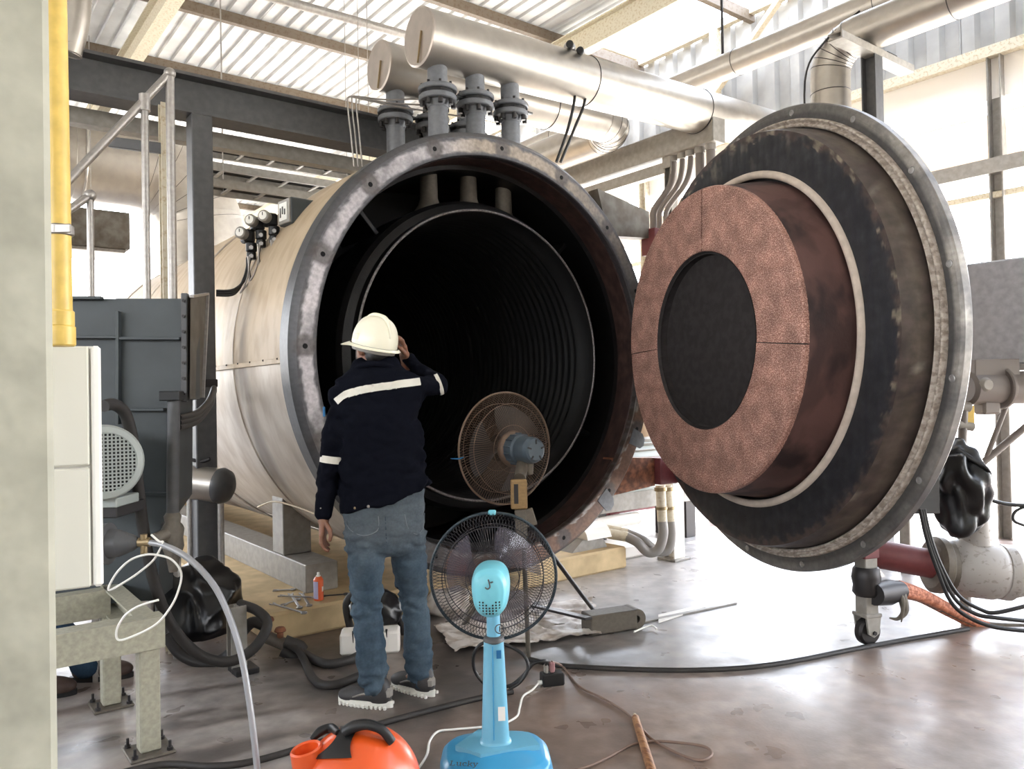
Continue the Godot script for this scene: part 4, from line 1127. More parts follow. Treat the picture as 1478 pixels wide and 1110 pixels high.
func wall_plant() -> void:
	var b := thing("insulated_pipe", "long silver insulated pipe running below the roof along the window wall, the upper one", "pipe", Vector3.ZERO)
	var pz0 := on(957, 117, 0, 3.5); var pz1 := on(1013, 132, 0, 3.5)
	var yb := (pz0.y + on(1110, 90, 0, 3.5).y) / 2; var rb := (pz0.y - on(1110, 90, 0, 3.5).y) / 2
	pipe_run(b, [Vector3(3.5, yb, -6.0), Vector3(3.5, yb, 4.2)], rb, M.clad, M.bolt, [0.25, 0.52, 0.66, 0.8])
	var c := thing("insulated_pipe", "silver insulated pipe bending down behind the hatch in a gored elbow", "pipe", Vector3.ZERO)
	var x := 3.2; var r := 0.16
	var yc := on(1300, 60, 0, x).y + r + 0.02
	var zc := on(1198, 100, 0, x).z
	clad_elbow(c, Vector3(x, yc - 0.26, zc + 0.26), Vector3(0, 1, 0), Vector3(0, 0, -1), 0.26, r, M.clad, 7)
	pipe_run(c, [Vector3(x, yc, zc + 0.26), Vector3(x, yc, zc + 4.0)], r, M.clad, M.bolt, [0.2, 0.5])
	pipe_run(c, [Vector3(x, yc - 0.26, zc), Vector3(x, 0.4, zc)], r, M.clad, M.bolt, [0.04, 0.4])
	part(c, "cable", G.new().tube([Vector3(x - 0.16, 3.2, zc - 0.12), Vector3(x - 0.19, yc - 0.3, zc - 0.12), Vector3(x - 0.16, yc - 0.02, zc + 0.05), Vector3(x - 0.05, yc + 0.17, zc + 0.3)], 0.009, 6), M.cable)
	var rod := on(1043, 45, 2, -0.8)
	part(b, "hanger_rod", G.new().cyl(Vector3(3.5, yb + rb, on(1043, 70, 0, 3.5).z), Vector3(3.5, 5.9, on(1043, 70, 0, 3.5).z), 0.014, -1, 10), M.bolt)
	var k := thing("pipe_bracket", "cantilever channel bracket on a dark post, carrying the bending pipe", "bracket", Vector3.ZERO)
	var k0 := on(1205, 52, 1, yc - r - 0.03); var k1 := Vector3(4.9, k0.y, k0.z)
	part(k, "arm", G.new().beam(k0, Vector3(k0.x + 1.15, k0.y, k0.z), 0.12, 0.06, "C"), M.tray_grey)
	part(k, "post", G.new().beam(Vector3(k0.x + 0.55, 0, k0.z), Vector3(k0.x + 0.55, k0.y - 0.03, k0.z), 0.12, 0.12, "I", Vector3.BACK), M.grey_steel)
	for s in [0.0, 0.45]:
		part(k, "saddle", G.new().box(k0 + Vector3(0.35 + s, 0.04, 0), Vector3(0.16, 0.02, 0.1)), M.bolt)
	# cable trunking with conduits to the right of the boiler
	x = 2.45
	var t0 := on(850, 255, 0, x); var t1 := on(1037, 186, 0, x)
	var tr := thing("trunking", "grey steel cable trunking ending in mid air above the hatch hinge", "cable tray", Vector3.ZERO)
	part(tr, "trunk", G.new().beam(Vector3(x, t1.y, -6.0), Vector3(x, t1.y, t1.z), 0.16, 0.22), M.tray_grey)
	part(tr, "end_plate", G.new().box(Vector3(x, t1.y, t1.z + 0.004), Vector3(0.165, 0.225, 0.008)), M.tray_grey)
	part(tr, "bearer", G.new().beam(Vector3(x, t1.y - 0.2, -6.0), Vector3(x, t1.y - 0.2, on(962, 225, 0, x).z), 0.08, 0.1, "C"), M.tray_grey)
	var pp := on(968, 260, 0, x)
	part(tr, "post", G.new().beam(Vector3(x, 0, pp.z), Vector3(x, t1.y - 0.1, pp.z), 0.08, 0.08, "C", Vector3.BACK, 0.008), M.tray_grey)
	part(tr, "plate", G.new().box(Vector3(x - 0.05, on(965, 235, 0, x).y, pp.z), Vector3(0.01, 0.12, 0.1)), M.tray_grey)
	var px := [972, 985, 997, 1010, 1026]
	for i in 5:
		var a := Vector3(x, t1.y - 0.1, on(px[i], 222, 0, x).z)
		var g: G
		if i < 3:
			var e := on(943 + 9 * i, 325, 0, x - 0.15)
			g = G.new().tube([a, a + Vector3(0, -0.15, -0.01), a.lerp(e, 0.45) + Vector3(0, -0.02, 0.06), a.lerp(e, 0.85) + Vector3(0, 0.05, -0.02), e, e + Vector3(0, -0.45, 0), Vector3(e.x, 1.4, e.z)], 0.024 if i else 0.032, 10)
		else:
			g = G.new().tube([a, a + Vector3(0, -0.3, 0), a + Vector3(0.02, -0.8, 0.0), Vector3(a.x + 0.03, 1.2, a.z)], 0.04, 10)
		one("flexible_conduit", g, M.conduit, ["bent flexible conduit under the trunking, furthest from its open end", "bent flexible conduit under the trunking, second from the post", "bent flexible conduit under the trunking, the middle one of five", "straight flexible conduit under the trunking, beside the bent ones", "straight flexible conduit under the trunking, nearest its open end"][i], "conduit", "conduits under the trunking")
		part(get_node(NodePath("flexible_conduit" if i == 0 else "flexible_conduit_%03d" % i)), "gland", G.new().cyl(a + Vector3(0, -0.06, 0), a + Vector3(0, 0.01, 0), 0.048, -1, 14), M.tray_grey)

func burner_side() -> void:
	# pump motor on its skid, seen through the gap under the hatch hinge
	var f := 0
	var m := thing("pump_motor", "grey finned electric motor on a steel skid beyond the boiler", "motor", Vector3.ZERO)
	var c := Vector3(2.35, 0.78, -1.15)
	var g := G.new().lathe(Transform3D(G.frame(Vector3.RIGHT), c + Vector3(-0.35, 0, 0)), [Vector2(0, 0), Vector2(0.15, 0), Vector2(0.17, 0.03), Vector2(0.17, 0.67), Vector2(0.15, 0.7), Vector2(0, 0.7)], 28)
	part(m, "body", g, M.motor_grey)
	for k in 18:
		var a := TAU * k / 18
		part(m, "fin", G.new().box(c + Vector3(0, cos(a) * 0.185, sin(a) * 0.185), Vector3(0.56, 0.035, 0.008), Basis(Vector3.RIGHT, a), 0.001), M.tray_grey)
	part(m, "fan_cover", G.new().cyl(c + Vector3(-0.45, 0, 0), c + Vector3(-0.33, 0, 0), 0.19, 0.2, 28, 0.02), M.motor_grey)
	for s in [-0.18, 0.18]:
		part(m, "foot", G.new().box(c + Vector3(s, -0.2, 0), Vector3(0.08, 0.12, 0.34)), M.motor_grey)
	part(m, "skid", G.new().box(Vector3(2.35, 0.44, -1.15), Vector3(1.5, 0.16, 0.5)), M.tray_grey)
	part(m, "skid_top", G.new().box(Vector3(2.35, 0.535, -1.15), Vector3(1.54, 0.03, 0.54)), M.motor_grey)
	for s in [-0.6, 0.6]:
		part(m, "skid_leg", G.new().box(Vector3(2.35 + s, 0.18, -1.15), Vector3(0.14, 0.36, 0.4)), M.bolt)
	# white post with a foot plate
	var p := thing("white_post", "white painted steel post with a foot plate beside the flexible hoses", "post", Vector3.ZERO)
	part(p, "shaft", G.new().beam(Vector3(2.06, 0.02, -0.40), Vector3(2.06, 1.02, -0.40), 0.13, 0.13, "I", Vector3.BACK, 0.012), M.window_white)
	part(p, "foot_plate", G.new().box(Vector3(2.06, 0.01, -0.40), Vector3(0.2, 0.02, 0.2)), M.tray_grey)
	# two looped armoured hoses in front of the motor
	for s in 2:
		var h := thing("armoured_hose", ["grey armoured hose looping down from a cream pipe, the outer loop", "grey armoured hose looping down from a cream pipe, the inner loop"][s], "hose", Vector3.ZERO, 0, "armoured hoses by the white post")
		var d := 6.3 + 0.12 * s
		var a := at(953 + 10 * s, 700, d); var b := at(956 + 12 * s, 752, d)
		part(h, "pipe", G.new().cyl(a, b, 0.04, -1, 16), M.cream_steel)
		part(h, "collar", G.new().cyl(a.lerp(b, 0.06), a.lerp(b, 0.16), 0.05, -1, 16), M.brass)
		part(h, "collar", G.new().cyl(a.lerp(b, 0.6), a.lerp(b, 0.68), 0.046, -1, 16), M.brass)
		part(h, "hose", G.new().tube([b, at(957 + 12 * s, 772, d), at(950 + 14 * s, 793, d), at(935 + 12 * s, 797 - 2 * s, d), at(920 + 6 * s, 783 - s * 4, d), at(905, 775 - s * 5, d + 0.05)], 0.040, 14), M.armour)
		part(h, "inlet", G.new().cyl(at(906, 775 - s * 5, d + 0.05), at(872, 769 - s * 5, d + 0.1), 0.042, -1, 16), M.cream_steel)
	var cap := thing("white_cover", "white rounded sheet cover lying tilted on the end of the plinth", "cover", Vector3.ZERO)
	var q := Vector3(1.3, 0.17, -0.62)
	g = G.new()
	var arc := []
	for k in 9: arc.append(Vector2(cos(PI * 0.08 + PI * 0.84 * k / 8) * 0.13, sin(PI * 0.08 + PI * 0.84 * k / 8) * 0.15))
	g.prism(q + Vector3(0, 0.05, 0), Basis(Vector3.UP, PI / 2) * Basis(Vector3.BACK, 0.0), arc, 0.26)
	part(cap, "shell", g, M.window_white)
	part(cap, "stand", G.new().prism(q + Vector3(-0.02, 0.0, 0), Basis(), [Vector2(-0.24, 0), Vector2(0.14, 0), Vector2(0.1, 0.07), Vector2(-0.12, 0.09)], 0.16), M.tray_grey)
	one("feed_pipe", G.new().cyl(Vector3(1.45, 0.27, -0.95), Vector3(2.2, 0.27, -0.95), 0.06, -1, 20), M.window_white, "short white pipe lying behind the cover at the plinth's end", "pipe")
	one("concrete_pad", G.new().box(Vector3(1.95, 0.06, -0.85), Vector3(0.5, 0.12, 0.4), Basis(), 0.02), M.window_white, "small pale concrete pad behind the armoured hoses", "pad")
	# red base frame and a cream vessel further back
	one("red_skid", G.new().beam(Vector3(2.3, 0.25, -1.7), Vector3(4.5, 0.25, -1.7), 0.1, 0.14, "C").beam(Vector3(4.3, 0, -1.7), Vector3(4.3, 0.2, -1.7), 0.14, 0.14, "R", Vector3.BACK).beam(Vector3(2.6, 0, -1.7), Vector3(2.6, 0.2, -1.7), 0.14, 0.14, "R", Vector3.BACK), M.red_paint, "low dark red steel frame beyond the white post", "frame")
	one("feed_tank", G.new().lathe(Transform3D(G.frame(Vector3.RIGHT), Vector3(2.75, 0.82, -1.75)), [Vector2(0, -0.06), Vector2(0.3, -0.03), Vector2(0.42, 0.05), Vector2(0.43, 0.12), Vector2(0.43, 1.4), Vector2(0, 1.5)], 36, 0, TAU, true), M.awning, "cream round vessel lying on the red frame beyond the white post", "tank")

func behind_door() -> void:
	# air duct hanging behind the hatch, to the right
	var d := thing("air_duct", "large plain grey rectangular duct behind the hatch, on a bottom ledge", "duct", Vector3.ZERO)
	var x := 2.5
	var yt := on(1433, 376, 0, x).y; var yb := on(1433, 527, 0, x).y
	part(d, "body", G.new().box(Vector3(x + 0.3, (yt + yb) / 2, 2.1), Vector3(0.6, yt - yb, 2.4), Basis(), 0.012), M.air_duct)
	part(d, "ledge", G.new().box(Vector3(x + 0.28, yb - 0.02, 2.1), Vector3(0.66, 0.04, 2.42), Basis(), 0.004), M.galv)
	for z in [1.1, 3.1]:
		part(d, "strut", G.new().beam(Vector3(x + 0.5, 0, z), Vector3(x + 0.5, yb, z), 0.08, 0.08, "R", Vector3.BACK), M.tray_grey)
	# actuator under it
	var a := thing("gas_valve_actuator", "grey cast actuator with round covers under the grey duct", "actuator", Vector3.ZERO)
	var q := at(1430, 560, 4.75)
	var zx := Basis(Vector3.UP, -0.5)
	part(a, "housing", G.new().cyl(q + zx * Vector3(-0.17, 0, 0), q + zx * Vector3(0.5, 0, 0), 0.10, -1, 24, 0.02), M.conduit)
	part(a, "housing_flange", G.new().cyl(q + zx * Vector3(0.05, 0, 0), q + zx * Vector3(0.08, 0, 0), 0.13, -1, 24, 0.008), M.conduit)
	part(a, "neck", G.new().box(q + zx * Vector3(-0.03, -0.11, 0), Vector3(0.12, 0.1, 0.1), zx, 0.015), M.conduit)
	for s in [-0.11, 0.2]:
		part(a, "cover", G.new().cyl(q + zx * Vector3(s, 0.02, 0.085), q + zx * Vector3(s, 0.02, 0.115), 0.045, 0.035, 18, 0.006), M.tray_grey)
	part(a, "bracket", G.new().box(Vector3(q.x, (q.y + yb) / 2 + 0.04, q.z), Vector3(0.3, 0.12, 0.12), zx), M.conduit)
	# gas train: red pipe, grey valve body
	var r := thing("gas_pipe", "big grey flanged pipe with peeling paint and a red stub, low behind the hatch", "pipe", Vector3.ZERO)
	var p0 := at(1255, 797, 4.65); var p1 := at(1350, 815, 4.65); var p2 := at(1440, 826, 4.65); var p3 := at(1560, 838, 4.6)
	part(r, "red_pipe", G.new().cyl(p0, p1, 0.085, -1, 24), M.red_paint, "dark red painted stub pipe")
	part(r, "flange", G.new().lathe(Transform3D(G.frame(p2 - p1), p1 - (p2 - p1).normalized() * 0.03), [Vector2(0, 0), Vector2(0.14, 0), Vector2(0.165, 0.02), Vector2(0.165, 0.06), Vector2(0.15, 0.075), Vector2(0.15, 0.11), Vector2(0, 0.11)], 32), M.dirty_steel)
	var dirx := (p3 - p1).normalized()
	part(r, "valve_body", G.new().lathe(Transform3D(G.frame(dirx), p1), [Vector2(0.1, 0.05), Vector2(0.14, 0.07), Vector2(0.165, 0.12), Vector2(0.168, 0.32), Vector2(0.155, 0.36), Vector2(0.15, 0.37)], 36, 0, TAU, true), M.gas_grey)
	part(r, "pipe", G.new().lathe(Transform3D(G.frame(dirx), p1), [Vector2(0.15, 0.36), Vector2(0.16, 0.365), Vector2(0.163, 0.42), Vector2(0.15, 0.43), Vector2(0.13, 0.5), Vector2(0.13, 1.0), Vector2(0, 1.0)], 36), M.gas_grey)
	part(r, "valve_neck", G.new().cyl(p1 + dirx * 0.24 + Vector3(0, 0.14, 0), p1 + dirx * 0.24 + Vector3(0, 0.3, 0), 0.085, 0.075, 24, 0.01), M.gas_grey)
	part(r, "support", G.new().cyl(Vector3(p3.x, 0, p3.z), p3, 0.04), M.tray_grey)
	part(r, "support", G.new().beam(Vector3(p1.x + 0.15, 0, p1.z + 0.1), p1 + Vector3(0.15, 0, 0.1), 0.05, 0.05, "R", Vector3.BACK), M.tray_grey)
	# black plastic bag tied over the burner's end
	var fn := FastNoiseLite.new(); fn.seed = 5; fn.frequency = 0.8; fn.fractal_octaves = 2
	var bc := at(1383, 705, 4.45)
	var bag := G.new()
	var ax := Basis(view.x, view.y, view.z) * Basis(Vector3.BACK, 0.28)
	bag.sheet(func(u: float, v: float) -> Vector3:
		var a0 := TAU * u; var e := (v - 0.5) * PI
		var n := Vector3(cos(a0) * cos(e), sin(e), sin(a0) * cos(e))
		var w := fn.get_noise_3d(n.x * 1.0, n.y * 0.8, n.z * 1.0)
		w = absf(w) * 1.8
		var s := pow(absf(cos(e)), 0.45)
		return bc + ax * Vector3(cos(a0) * s * (0.125 + 0.05 * w), sin(e) * (0.235 + 0.03 * w) + 0.05 * cos(a0) * s, sin(a0) * s * (0.12 + 0.05 * w)), 60, 40)
	var bt := thing("plastic_bag", "shiny black plastic bag tied over the burner's end behind the hatch", "bag", Vector3.ZERO)
	part(bt, "bag", bag, M.bag)
	part(bt, "fold", G.new().tube([bc + view * Vector3(-0.05, 0.22, 0.08), bc + view * Vector3(0.07, 0.13, 0.15), bc + view * Vector3(0.14, 0.06, 0.08)], [0.02, 0.012, 0.004], 6), M.bag)
	var bk := thing("burner_bracket", "dark steel bracket plate sticking out behind the hatch's lower edge", "bracket", Vector3.ZERO)
	part(bk, "plate", G.new().box(at(1328, 705, 4.35), Vector3(0.2, 0.28, 0.03), Basis(Vector3.UP, YAW), 0.004), M.grey_steel)
	part(bk, "arm", G.new().beam(at(1328, 705, 4.36), at(1270, 700, 4.75), 0.05, 0.12), M.grey_steel)
	# yellow gas cock behind the rim
	var y := thing("gas_cock", "small yellow handled gas cock on a grey pipe behind the hatch", "valve", Vector3.ZERO)
	part(y, "handle", G.new().box(at(1399, 602, 4.7), Vector3(0.05, 0.14, 0.03), Basis(Vector3.UP, YAW)), M.yellow)
	part(y, "stem", G.new().cyl(at(1389, 640, 4.7), at(1391, 590, 4.7), 0.025), M.conduit)
	part(y, "body", G.new().cyl(at(1378, 612, 4.7), at(1404, 616, 4.7), 0.028).cyl(at(1378, 585, 4.7), at(1400, 588, 4.7), 0.032, -1, 16, 0.006), M.tray_grey)
	part(y, "pipe", G.new().cyl(at(1389, 640, 4.7), at(1386, 830, 4.72), 0.02), M.conduit)
	# slanting stays and cables
	one("stay_pipe", G.new().cyl(at(1416, 670, 4.9), at(1500, 600, 4.9), 0.022).cyl(at(1424, 660, 4.9), at(1462, 560, 4.9), 0.016), M.conduit, "slanting grey stay pipes meeting behind the black bag", "pipe")
	var ends := [[1478, 912], [1478, 898], [1478, 870]]
	for s in 3:
		var g := G.new().tube([at(1328 + 3 * s, 735, 4.3), at(1337 + 3 * s, 775, 4.28), at(1352 + 4 * s, 820, 4.26), at(1372 + 6 * s, 868 - 4 * s, 4.24), at(1400 + 8 * s, 892 - 6 * s, 4.22), at(1440, 900 - 8 * s - (0 if s else -6), 4.2), at(ends[s][0] + 20, ends[s][1], 4.2)], 0.011, 8)
		one("burner_cable", g, M.cable, ["dark cable hanging in front of the grey pipe, reaching lowest", "dark cable hanging in front of the grey pipe, between the other two", "dark cable hanging in front of the grey pipe, looping highest"][s], "cable", "cables in front of the gas pipe")
	one("thin_cable", G.new().tube([at(1430, 722, 4.6), at(1455, 728, 4.6), at(1490, 730, 4.6)], 0.012, 8).tube([at(1490, 728, 4.6), at(1466, 738, 4.6), at(1464, 752, 4.6), at(1490, 762, 4.6)], 0.009, 8), M.cable, "black cable curling out beside the black bag", "cable")
	# wrapped sleeve on the leg and the orange strands that run from it
	var w := thing("wrapped_hose", "frayed hose wrapped in dark cloth round the hatch leg, running off in orange strands", "hose", Vector3.ZERO)
	var l := Vector3(1.15, 0, 1.77)
	part(w, "wrapping", G.new().lathe(Transform3D(G.frame(Vector3.UP), l + Vector3(0, 0.27, 0)), [Vector2(0.06, 0), Vector2(0.075, 0.02), Vector2(0.07, 0.06), Vector2(0.078, 0.1), Vector2(0.07, 0.15), Vector2(0.06, 0.16)], 20, 0, TAU, true), M.bolt)
	var s0 := at(1262, 858, 4.27); var s1 := at(1300, 852, 4.4)
	part(w, "sleeve", G.new().tube([s0, s0.lerp(s1, 0.5), s1], [0.06, 0.07, 0.05], 16), M.bolt)
	for k in 9:
		var o := view * Vector3(0.02 * (k % 3) - 0.02, 0.02 * int(k / 3) - 0.02, 0)
		part(w, "strand", G.new().tube([at(1292, 850, 4.4) + o, at(1330, 856 + k, 4.5) + o, at(1380, 878 + k * 2, 4.6) + o * 1.5, at(1430, 897 + k * 2.4, 4.62) + o * 2, at(1500, 903 + k * 2, 4.6) + o * 2], [0.03, 0.03, 0.026, 0.02], 8), M.dirty_steel if k in [1, 4, 6] else M.orange_strand)
	part(w, "frayed_end", G.new().tube([at(1298, 850, 4.35), at(1306, 880, 4.33), at(1296, 893, 4.32), at(1284, 892, 4.32)], [0.03, 0.022, 0.01, 0.004], 8).tube([at(1290, 845, 4.35), at(1303, 868, 4.3), at(1301, 898, 4.3)], [0.02, 0.014, 0.003], 6), M.dirty_steel)
	# posts of the yard fence outside
	for k in 2:
		one("yard_post", G.new().beam(Vector3(9.0, 0, -1.0 + 3.4 * k), Vector3(9.0, 2.2, -1.0 + 3.4 * k), 0.08, 0.08, "R", Vector3.BACK), M.tray_grey, ["thin pale post out in the yard, nearer the boiler", "thin pale post out in the yard, further along"][k], "post", "posts in the yard")

func path(pts: Array, d) -> Array:   # points given as [px, py] at one depth, or at depths running between two
	var o := []
	for i in pts.size():
		var q: float = d if not d is Array else lerpf(d[0], d[1], float(i) / maxi(pts.size() - 1, 1))
		o.append(at(pts[i][0], pts[i][1], q))
	return o

func floor_path(pts: Array, y: float) -> Array:
	var o := []
	for p in pts: o.append(on(p[0], p[1], 1, y))
	return o

func crumple(c: Vector3, size: Vector3, b: Basis, seed_: int, amp := 0.35, n := 48) -> G:   # crumpled bag
	var fn := FastNoiseLite.new(); fn.seed = seed_; fn.frequency = 0.75; fn.fractal_type = FastNoiseLite.FRACTAL_RIDGED; fn.fractal_octaves = 2
	var g := G.new()
	g.sheet(func(u: float, v: float) -> Vector3:
		var a := TAU * u; var e := (v - 0.5) * PI
		var q := Vector3(cos(a) * cos(e), sin(e), sin(a) * cos(e))
		var w := 1.0 + (fn.get_noise_3d(q.x * 0.7, q.y * 0.6, q.z * 0.7)) * amp
		var p := q * w
		if p.y < -0.7: p.y = -0.7
		return c + b * (p * size), n, n)
	return g

func blower() -> void:
	var face := Basis(Vector3.UP, YAW)
	var col := thing("painted_column", "cream painted concrete column filling the near edge of the view", "column", Vector3.ZERO)
	var c0 := at(-43, 555, 1.9 * cos(deg_to_rad(34.7)))
	var cf := Basis(Vector3.UP, atan2(EYE.x - c0.x, EYE.z - c0.z))
	col.set_meta("kind", "structure")
	part(col, "shaft", G.new().box(Vector3(c0.x, 2.9, c0.z), Vector3(0.268, 5.8, 0.26), cf, 0.012), M.column_paint)
	var yp := thing("yellow_pipe", "yellow painted gas pipe with sockets and a clamp, running down beside the cream column", "pipe", Vector3.ZERO)
	var pc := at(88, 480, 2.05)
	part(yp, "pipe", G.new().cyl(Vector3(pc.x, on(88, 500, 2, pc.z).y, pc.z), Vector3(pc.x - 0.02, 5.8, pc.z - 0.01), 0.0285, 0.0275, 24), M.yellow)
	var k := 0
	for q in [[470, 500, 0.035], [448, 472, 0.0325]]:
		part(yp, "socket", G.new().cyl(Vector3(pc.x, at(88, q[1], 2.05).y, pc.z), Vector3(pc.x, at(88, q[0], 2.05).y, pc.z), q[2], -1, 24, 0.004), M.yellow)
	part(yp, "clamp", G.new().cyl(Vector3(pc.x, at(88, 340, 2.05).y, pc.z), Vector3(pc.x, at(88, 325, 2.05).y, pc.z), 0.034, -1, 24, 0.003).box(Vector3(pc.x, at(88, 333, 2.05).y, pc.z) + face * Vector3(0.022, 0, 0.03), Vector3(0.05, 0.024, 0.006), face), M.galv)
	# white control cabinet
	var cab := thing("control_cabinet", "cream white wall cabinet with two stacked doors behind the column", "cabinet", Vector3.ZERO)
	var d := 2.3
	var w0 := at(40, 500, d); var w1 := at(150, 849, d)
	var cc := at(95, 674.5, d)
	var fb := Basis(Vector3.UP, atan2(EYE.x - cc.x, EYE.z - cc.z))
	var wid := (w1 - w0).dot(face.x) * 0.9; var hei := w0.y - w1.y
	part(cab, "body", G.new().box(cc + fb * Vector3(0, 0, -0.10), Vector3(wid, hei, 0.2), fb, 0.008), M.white_plastic)
	part(cab, "edge_strip", G.new().box(cc + fb * Vector3(wid / 2 - 0.014, 0, 0.008), Vector3(0.027, hei, 0.026), fb, 0.008), M.white_plastic)
	part(cab, "door", G.new().box(cc + fb * Vector3(-0.016, hei / 4 + 0.001, 0.008), Vector3(wid - 0.034, hei / 2 - 0.005, 0.024), fb, 0.005), M.cream_panel)
	part(cab, "door", G.new().box(cc + fb * Vector3(-0.016, -hei / 4 - 0.001, 0.008), Vector3(wid - 0.034, hei / 2 - 0.005, 0.024), fb, 0.005), M.cream_panel)
	part(cab, "wall_arm", G.new().box(cc + fb * Vector3(-0.12, 0.1, -0.1), Vector3(0.16, 0.1, 0.06), fb), M.galv)
	# grey blower housing
	var hb := Basis(Vector3.UP, -0.52)
	var bl := thing("blower_housing", "dark grey sheet metal blower housing with welded stiffeners on a cream steel frame", "blower", Vector3.ZERO)
	var o := at(190, 640, 3.75)
	var inv := hb.transposed()
	var L := func(px: float, py: float) -> Vector2:
		var r := ray(px, py)
		var t := (o - EYE).dot(hb.z) / r.dot(hb.z)
		var q := inv * (EYE + r * t - o)
		return Vector2(q.x, q.y)
	var poly := []
	for q in [[40, 431], [270, 431], [270, 576], [259, 578], [258, 722], [232, 758], [228, 866], [40, 880]]: poly.append(L.call(q[0], q[1]))
	part(bl, "housing", G.new().prism(o + hb * Vector3(0, 0, -0.12), hb, poly, 0.24), M.duct_grey)
	for q in [[60, 172, 487, 0], [176, 262, 489, 0], [180, 240, 591, 0], [205, 250, 712, 0], [450, 612, 173, 1], [60, 150, 431, 0]]:
		var a: Vector2; var b: Vector2
		if q[3] == 0: a = L.call(q[0], q[2]); b = L.call(q[1], q[2])
		else: a = L.call(q[2], q[0]); b = L.call(q[2], q[1])
		part(bl, "stiffener", G.new().beam(o + hb * Vector3(a.x, a.y, 0.02), o + hb * Vector3(b.x, b.y, 0.02), 0.04, 0.014, "R", hb.x if q[3] else Vector3.UP), M.duct_grey)
	var f0: Vector2 = L.call(268, 424); var f1: Vector2 = L.call(268, 580)
	var fl := part(bl, "joint_flange", G.new().beam(o + hb * Vector3(f0.x, f0.y, 0.012), o + hb * Vector3(f1.x, f1.y, 0.012), 0.035, 0.03, "R", hb.x), M.grey_steel)
	for s in 7:
		var q := f0.lerp(f1, (s + 0.5) / 7.0)
		part(fl, "bolt", G.new().cyl(o + hb * Vector3(q.x, q.y, 0.028), o + hb * Vector3(q.x, q.y, 0.042), 0.008, -1, 6), M.bolt)
	var s0 := at(275, 428, 3.76); var s1 := at(298, 424, 4.15); var s2 := at(291, 574, 4.15); var s3 := at(274, 576, 3.76)
	var sp := G.new()
	var sn := (s1 - s0).cross(s3 - s0).normalized()
	if sn.dot(EYE - s0) < 0: sn = -sn
	for z in [0.0, -0.012]: sp.quad(s0 + sn * z, s1 + sn * z, s2 + sn * z, s3 + sn * z, sn if z == 0.0 else -sn)
	part(bl, "side_panel", sp, M.duct_dirty, "dirty galvanised side panel")
	part(bl, "panel_edge", G.new().beam(s1 + sn * 0.005, s2 + sn * 0.005, 0.012, 0.02, "R", sn), M.galv)
	part(bl, "panel_edge", G.new().beam(s0 + sn * 0.005, s1 + sn * 0.005, 0.012, 0.02, "R", sn), M.galv)
	# frame of cream steel under it
	var fr := thing("steel_stand", "cream painted steel stand with bolted foot plates under the blower", "stand", Vector3.ZERO)
	var zb := 0.6
	var by := on(225, 887, 2, zb).y; var bh := 0.125
	part(fr, "beam", G.new().beam(Vector3(-3.4, by - bh / 2, zb), Vector3(-2.22, by - bh / 2, zb), 0.1, bh, "C", Vector3.UP, 0.01), M.stand_cream)
	part(fr, "beam", G.new().beam(Vector3(-2.28, by - bh / 2, zb - 0.05), Vector3(-2.28, by - bh / 2, -0.5), 0.08, bh, "C", Vector3.UP, 0.01), M.stand_cream)
	part(fr, "beam", G.new().beam(Vector3(-3.4, by - bh / 2, -0.04), Vector3(-2.3, by - bh / 2, -0.04), 0.08, bh, "C", Vector3.UP, 0.01), M.stand_cream)
	for q in [[-2.275, 0.595], [-2.297, -0.041], [-3.2, 0.595], [-3.2, -0.041]]:
		part(fr, "post", G.new().beam(Vector3(q[0], 0.012, q[1]), Vector3(q[0], by - bh, q[1]), 0.078, 0.078, "R", Vector3.BACK), M.stand_cream)
		var fp := part(fr, "foot_plate", G.new().box(Vector3(q[0], 0.006, q[1]), Vector3(0.17, 0.012, 0.17)), M.dirty_steel)
		for u in [-0.065, 0.065]:
			for w in [-0.065, 0.065]:
				part(fp, "anchor_bolt", G.new().cyl(Vector3(q[0] + u, 0.01, q[1] + w), Vector3(q[0] + u, 0.05, q[1] + w), 0.006, -1, 8).cyl(Vector3(q[0] + u, 0.012, q[1] + w), Vector3(q[0] + u, 0.024, q[1] + w), 0.012, -1, 6), M.bolt)
	# motor with its perforated fan cover
	var mo := thing("blower_motor", "round grey electric motor with a square-holed fan grille on the blower", "motor", Vector3.ZERO)
	var mc := at(150, 668, 3.22)
	var toward := (EYE - mc).normalized().rotated(Vector3.UP, 0.12); toward.y *= 0.3; toward = toward.normalized()
	var mf := G.frame(toward)
	part(mo, "body", G.new().cyl(mc - toward * 0.42, mc - toward * 0.05, 0.15, -1, 36, 0.01), M.motor_grey)
	part(mo, "fan_cover", G.new().lathe(Transform3D(mf, mc), [Vector2(0.152, -0.12), Vector2(0.157, -0.11), Vector2(0.157, -0.02), Vector2(0.148, 0.0), Vector2(0.126, 0.006), Vector2(0.122, 0.0)], 48), M.motor_grey)
	part(mo, "inner_dark", G.new().lathe(Transform3D(mf, mc), [Vector2(0.0, -0.03), Vector2(0.14, -0.03)], 32), M.black)
	var gr := G.new()
	var sx := mf.z; var sy := mf.x
	for i in 17:
		var u := (i - 8) * 0.0152
		var hl := sqrt(maxf(0.0, 0.124 * 0.124 - u * u))
		gr.beam(mc + sx * u - sy * hl, mc + sx * u + sy * hl, 0.006, 0.006, "R", toward)
		gr.beam(mc + sy * u - sx * hl, mc + sy * u + sx * hl, 0.006, 0.006, "R", toward)
	part(mo, "grille", gr, M.motor_grey)
	part(mo, "foot", G.new().box(mc - toward * 0.2 + Vector3(0, -0.17, 0), Vector3(0.26, 0.04, 0.2), face), M.motor_grey)
	part(mo, "mount", G.new().box(mc - toward * 0.25 + Vector3(0, -0.21, 0), Vector3(0.3, 0.05, 0.25), face), M.bolt)
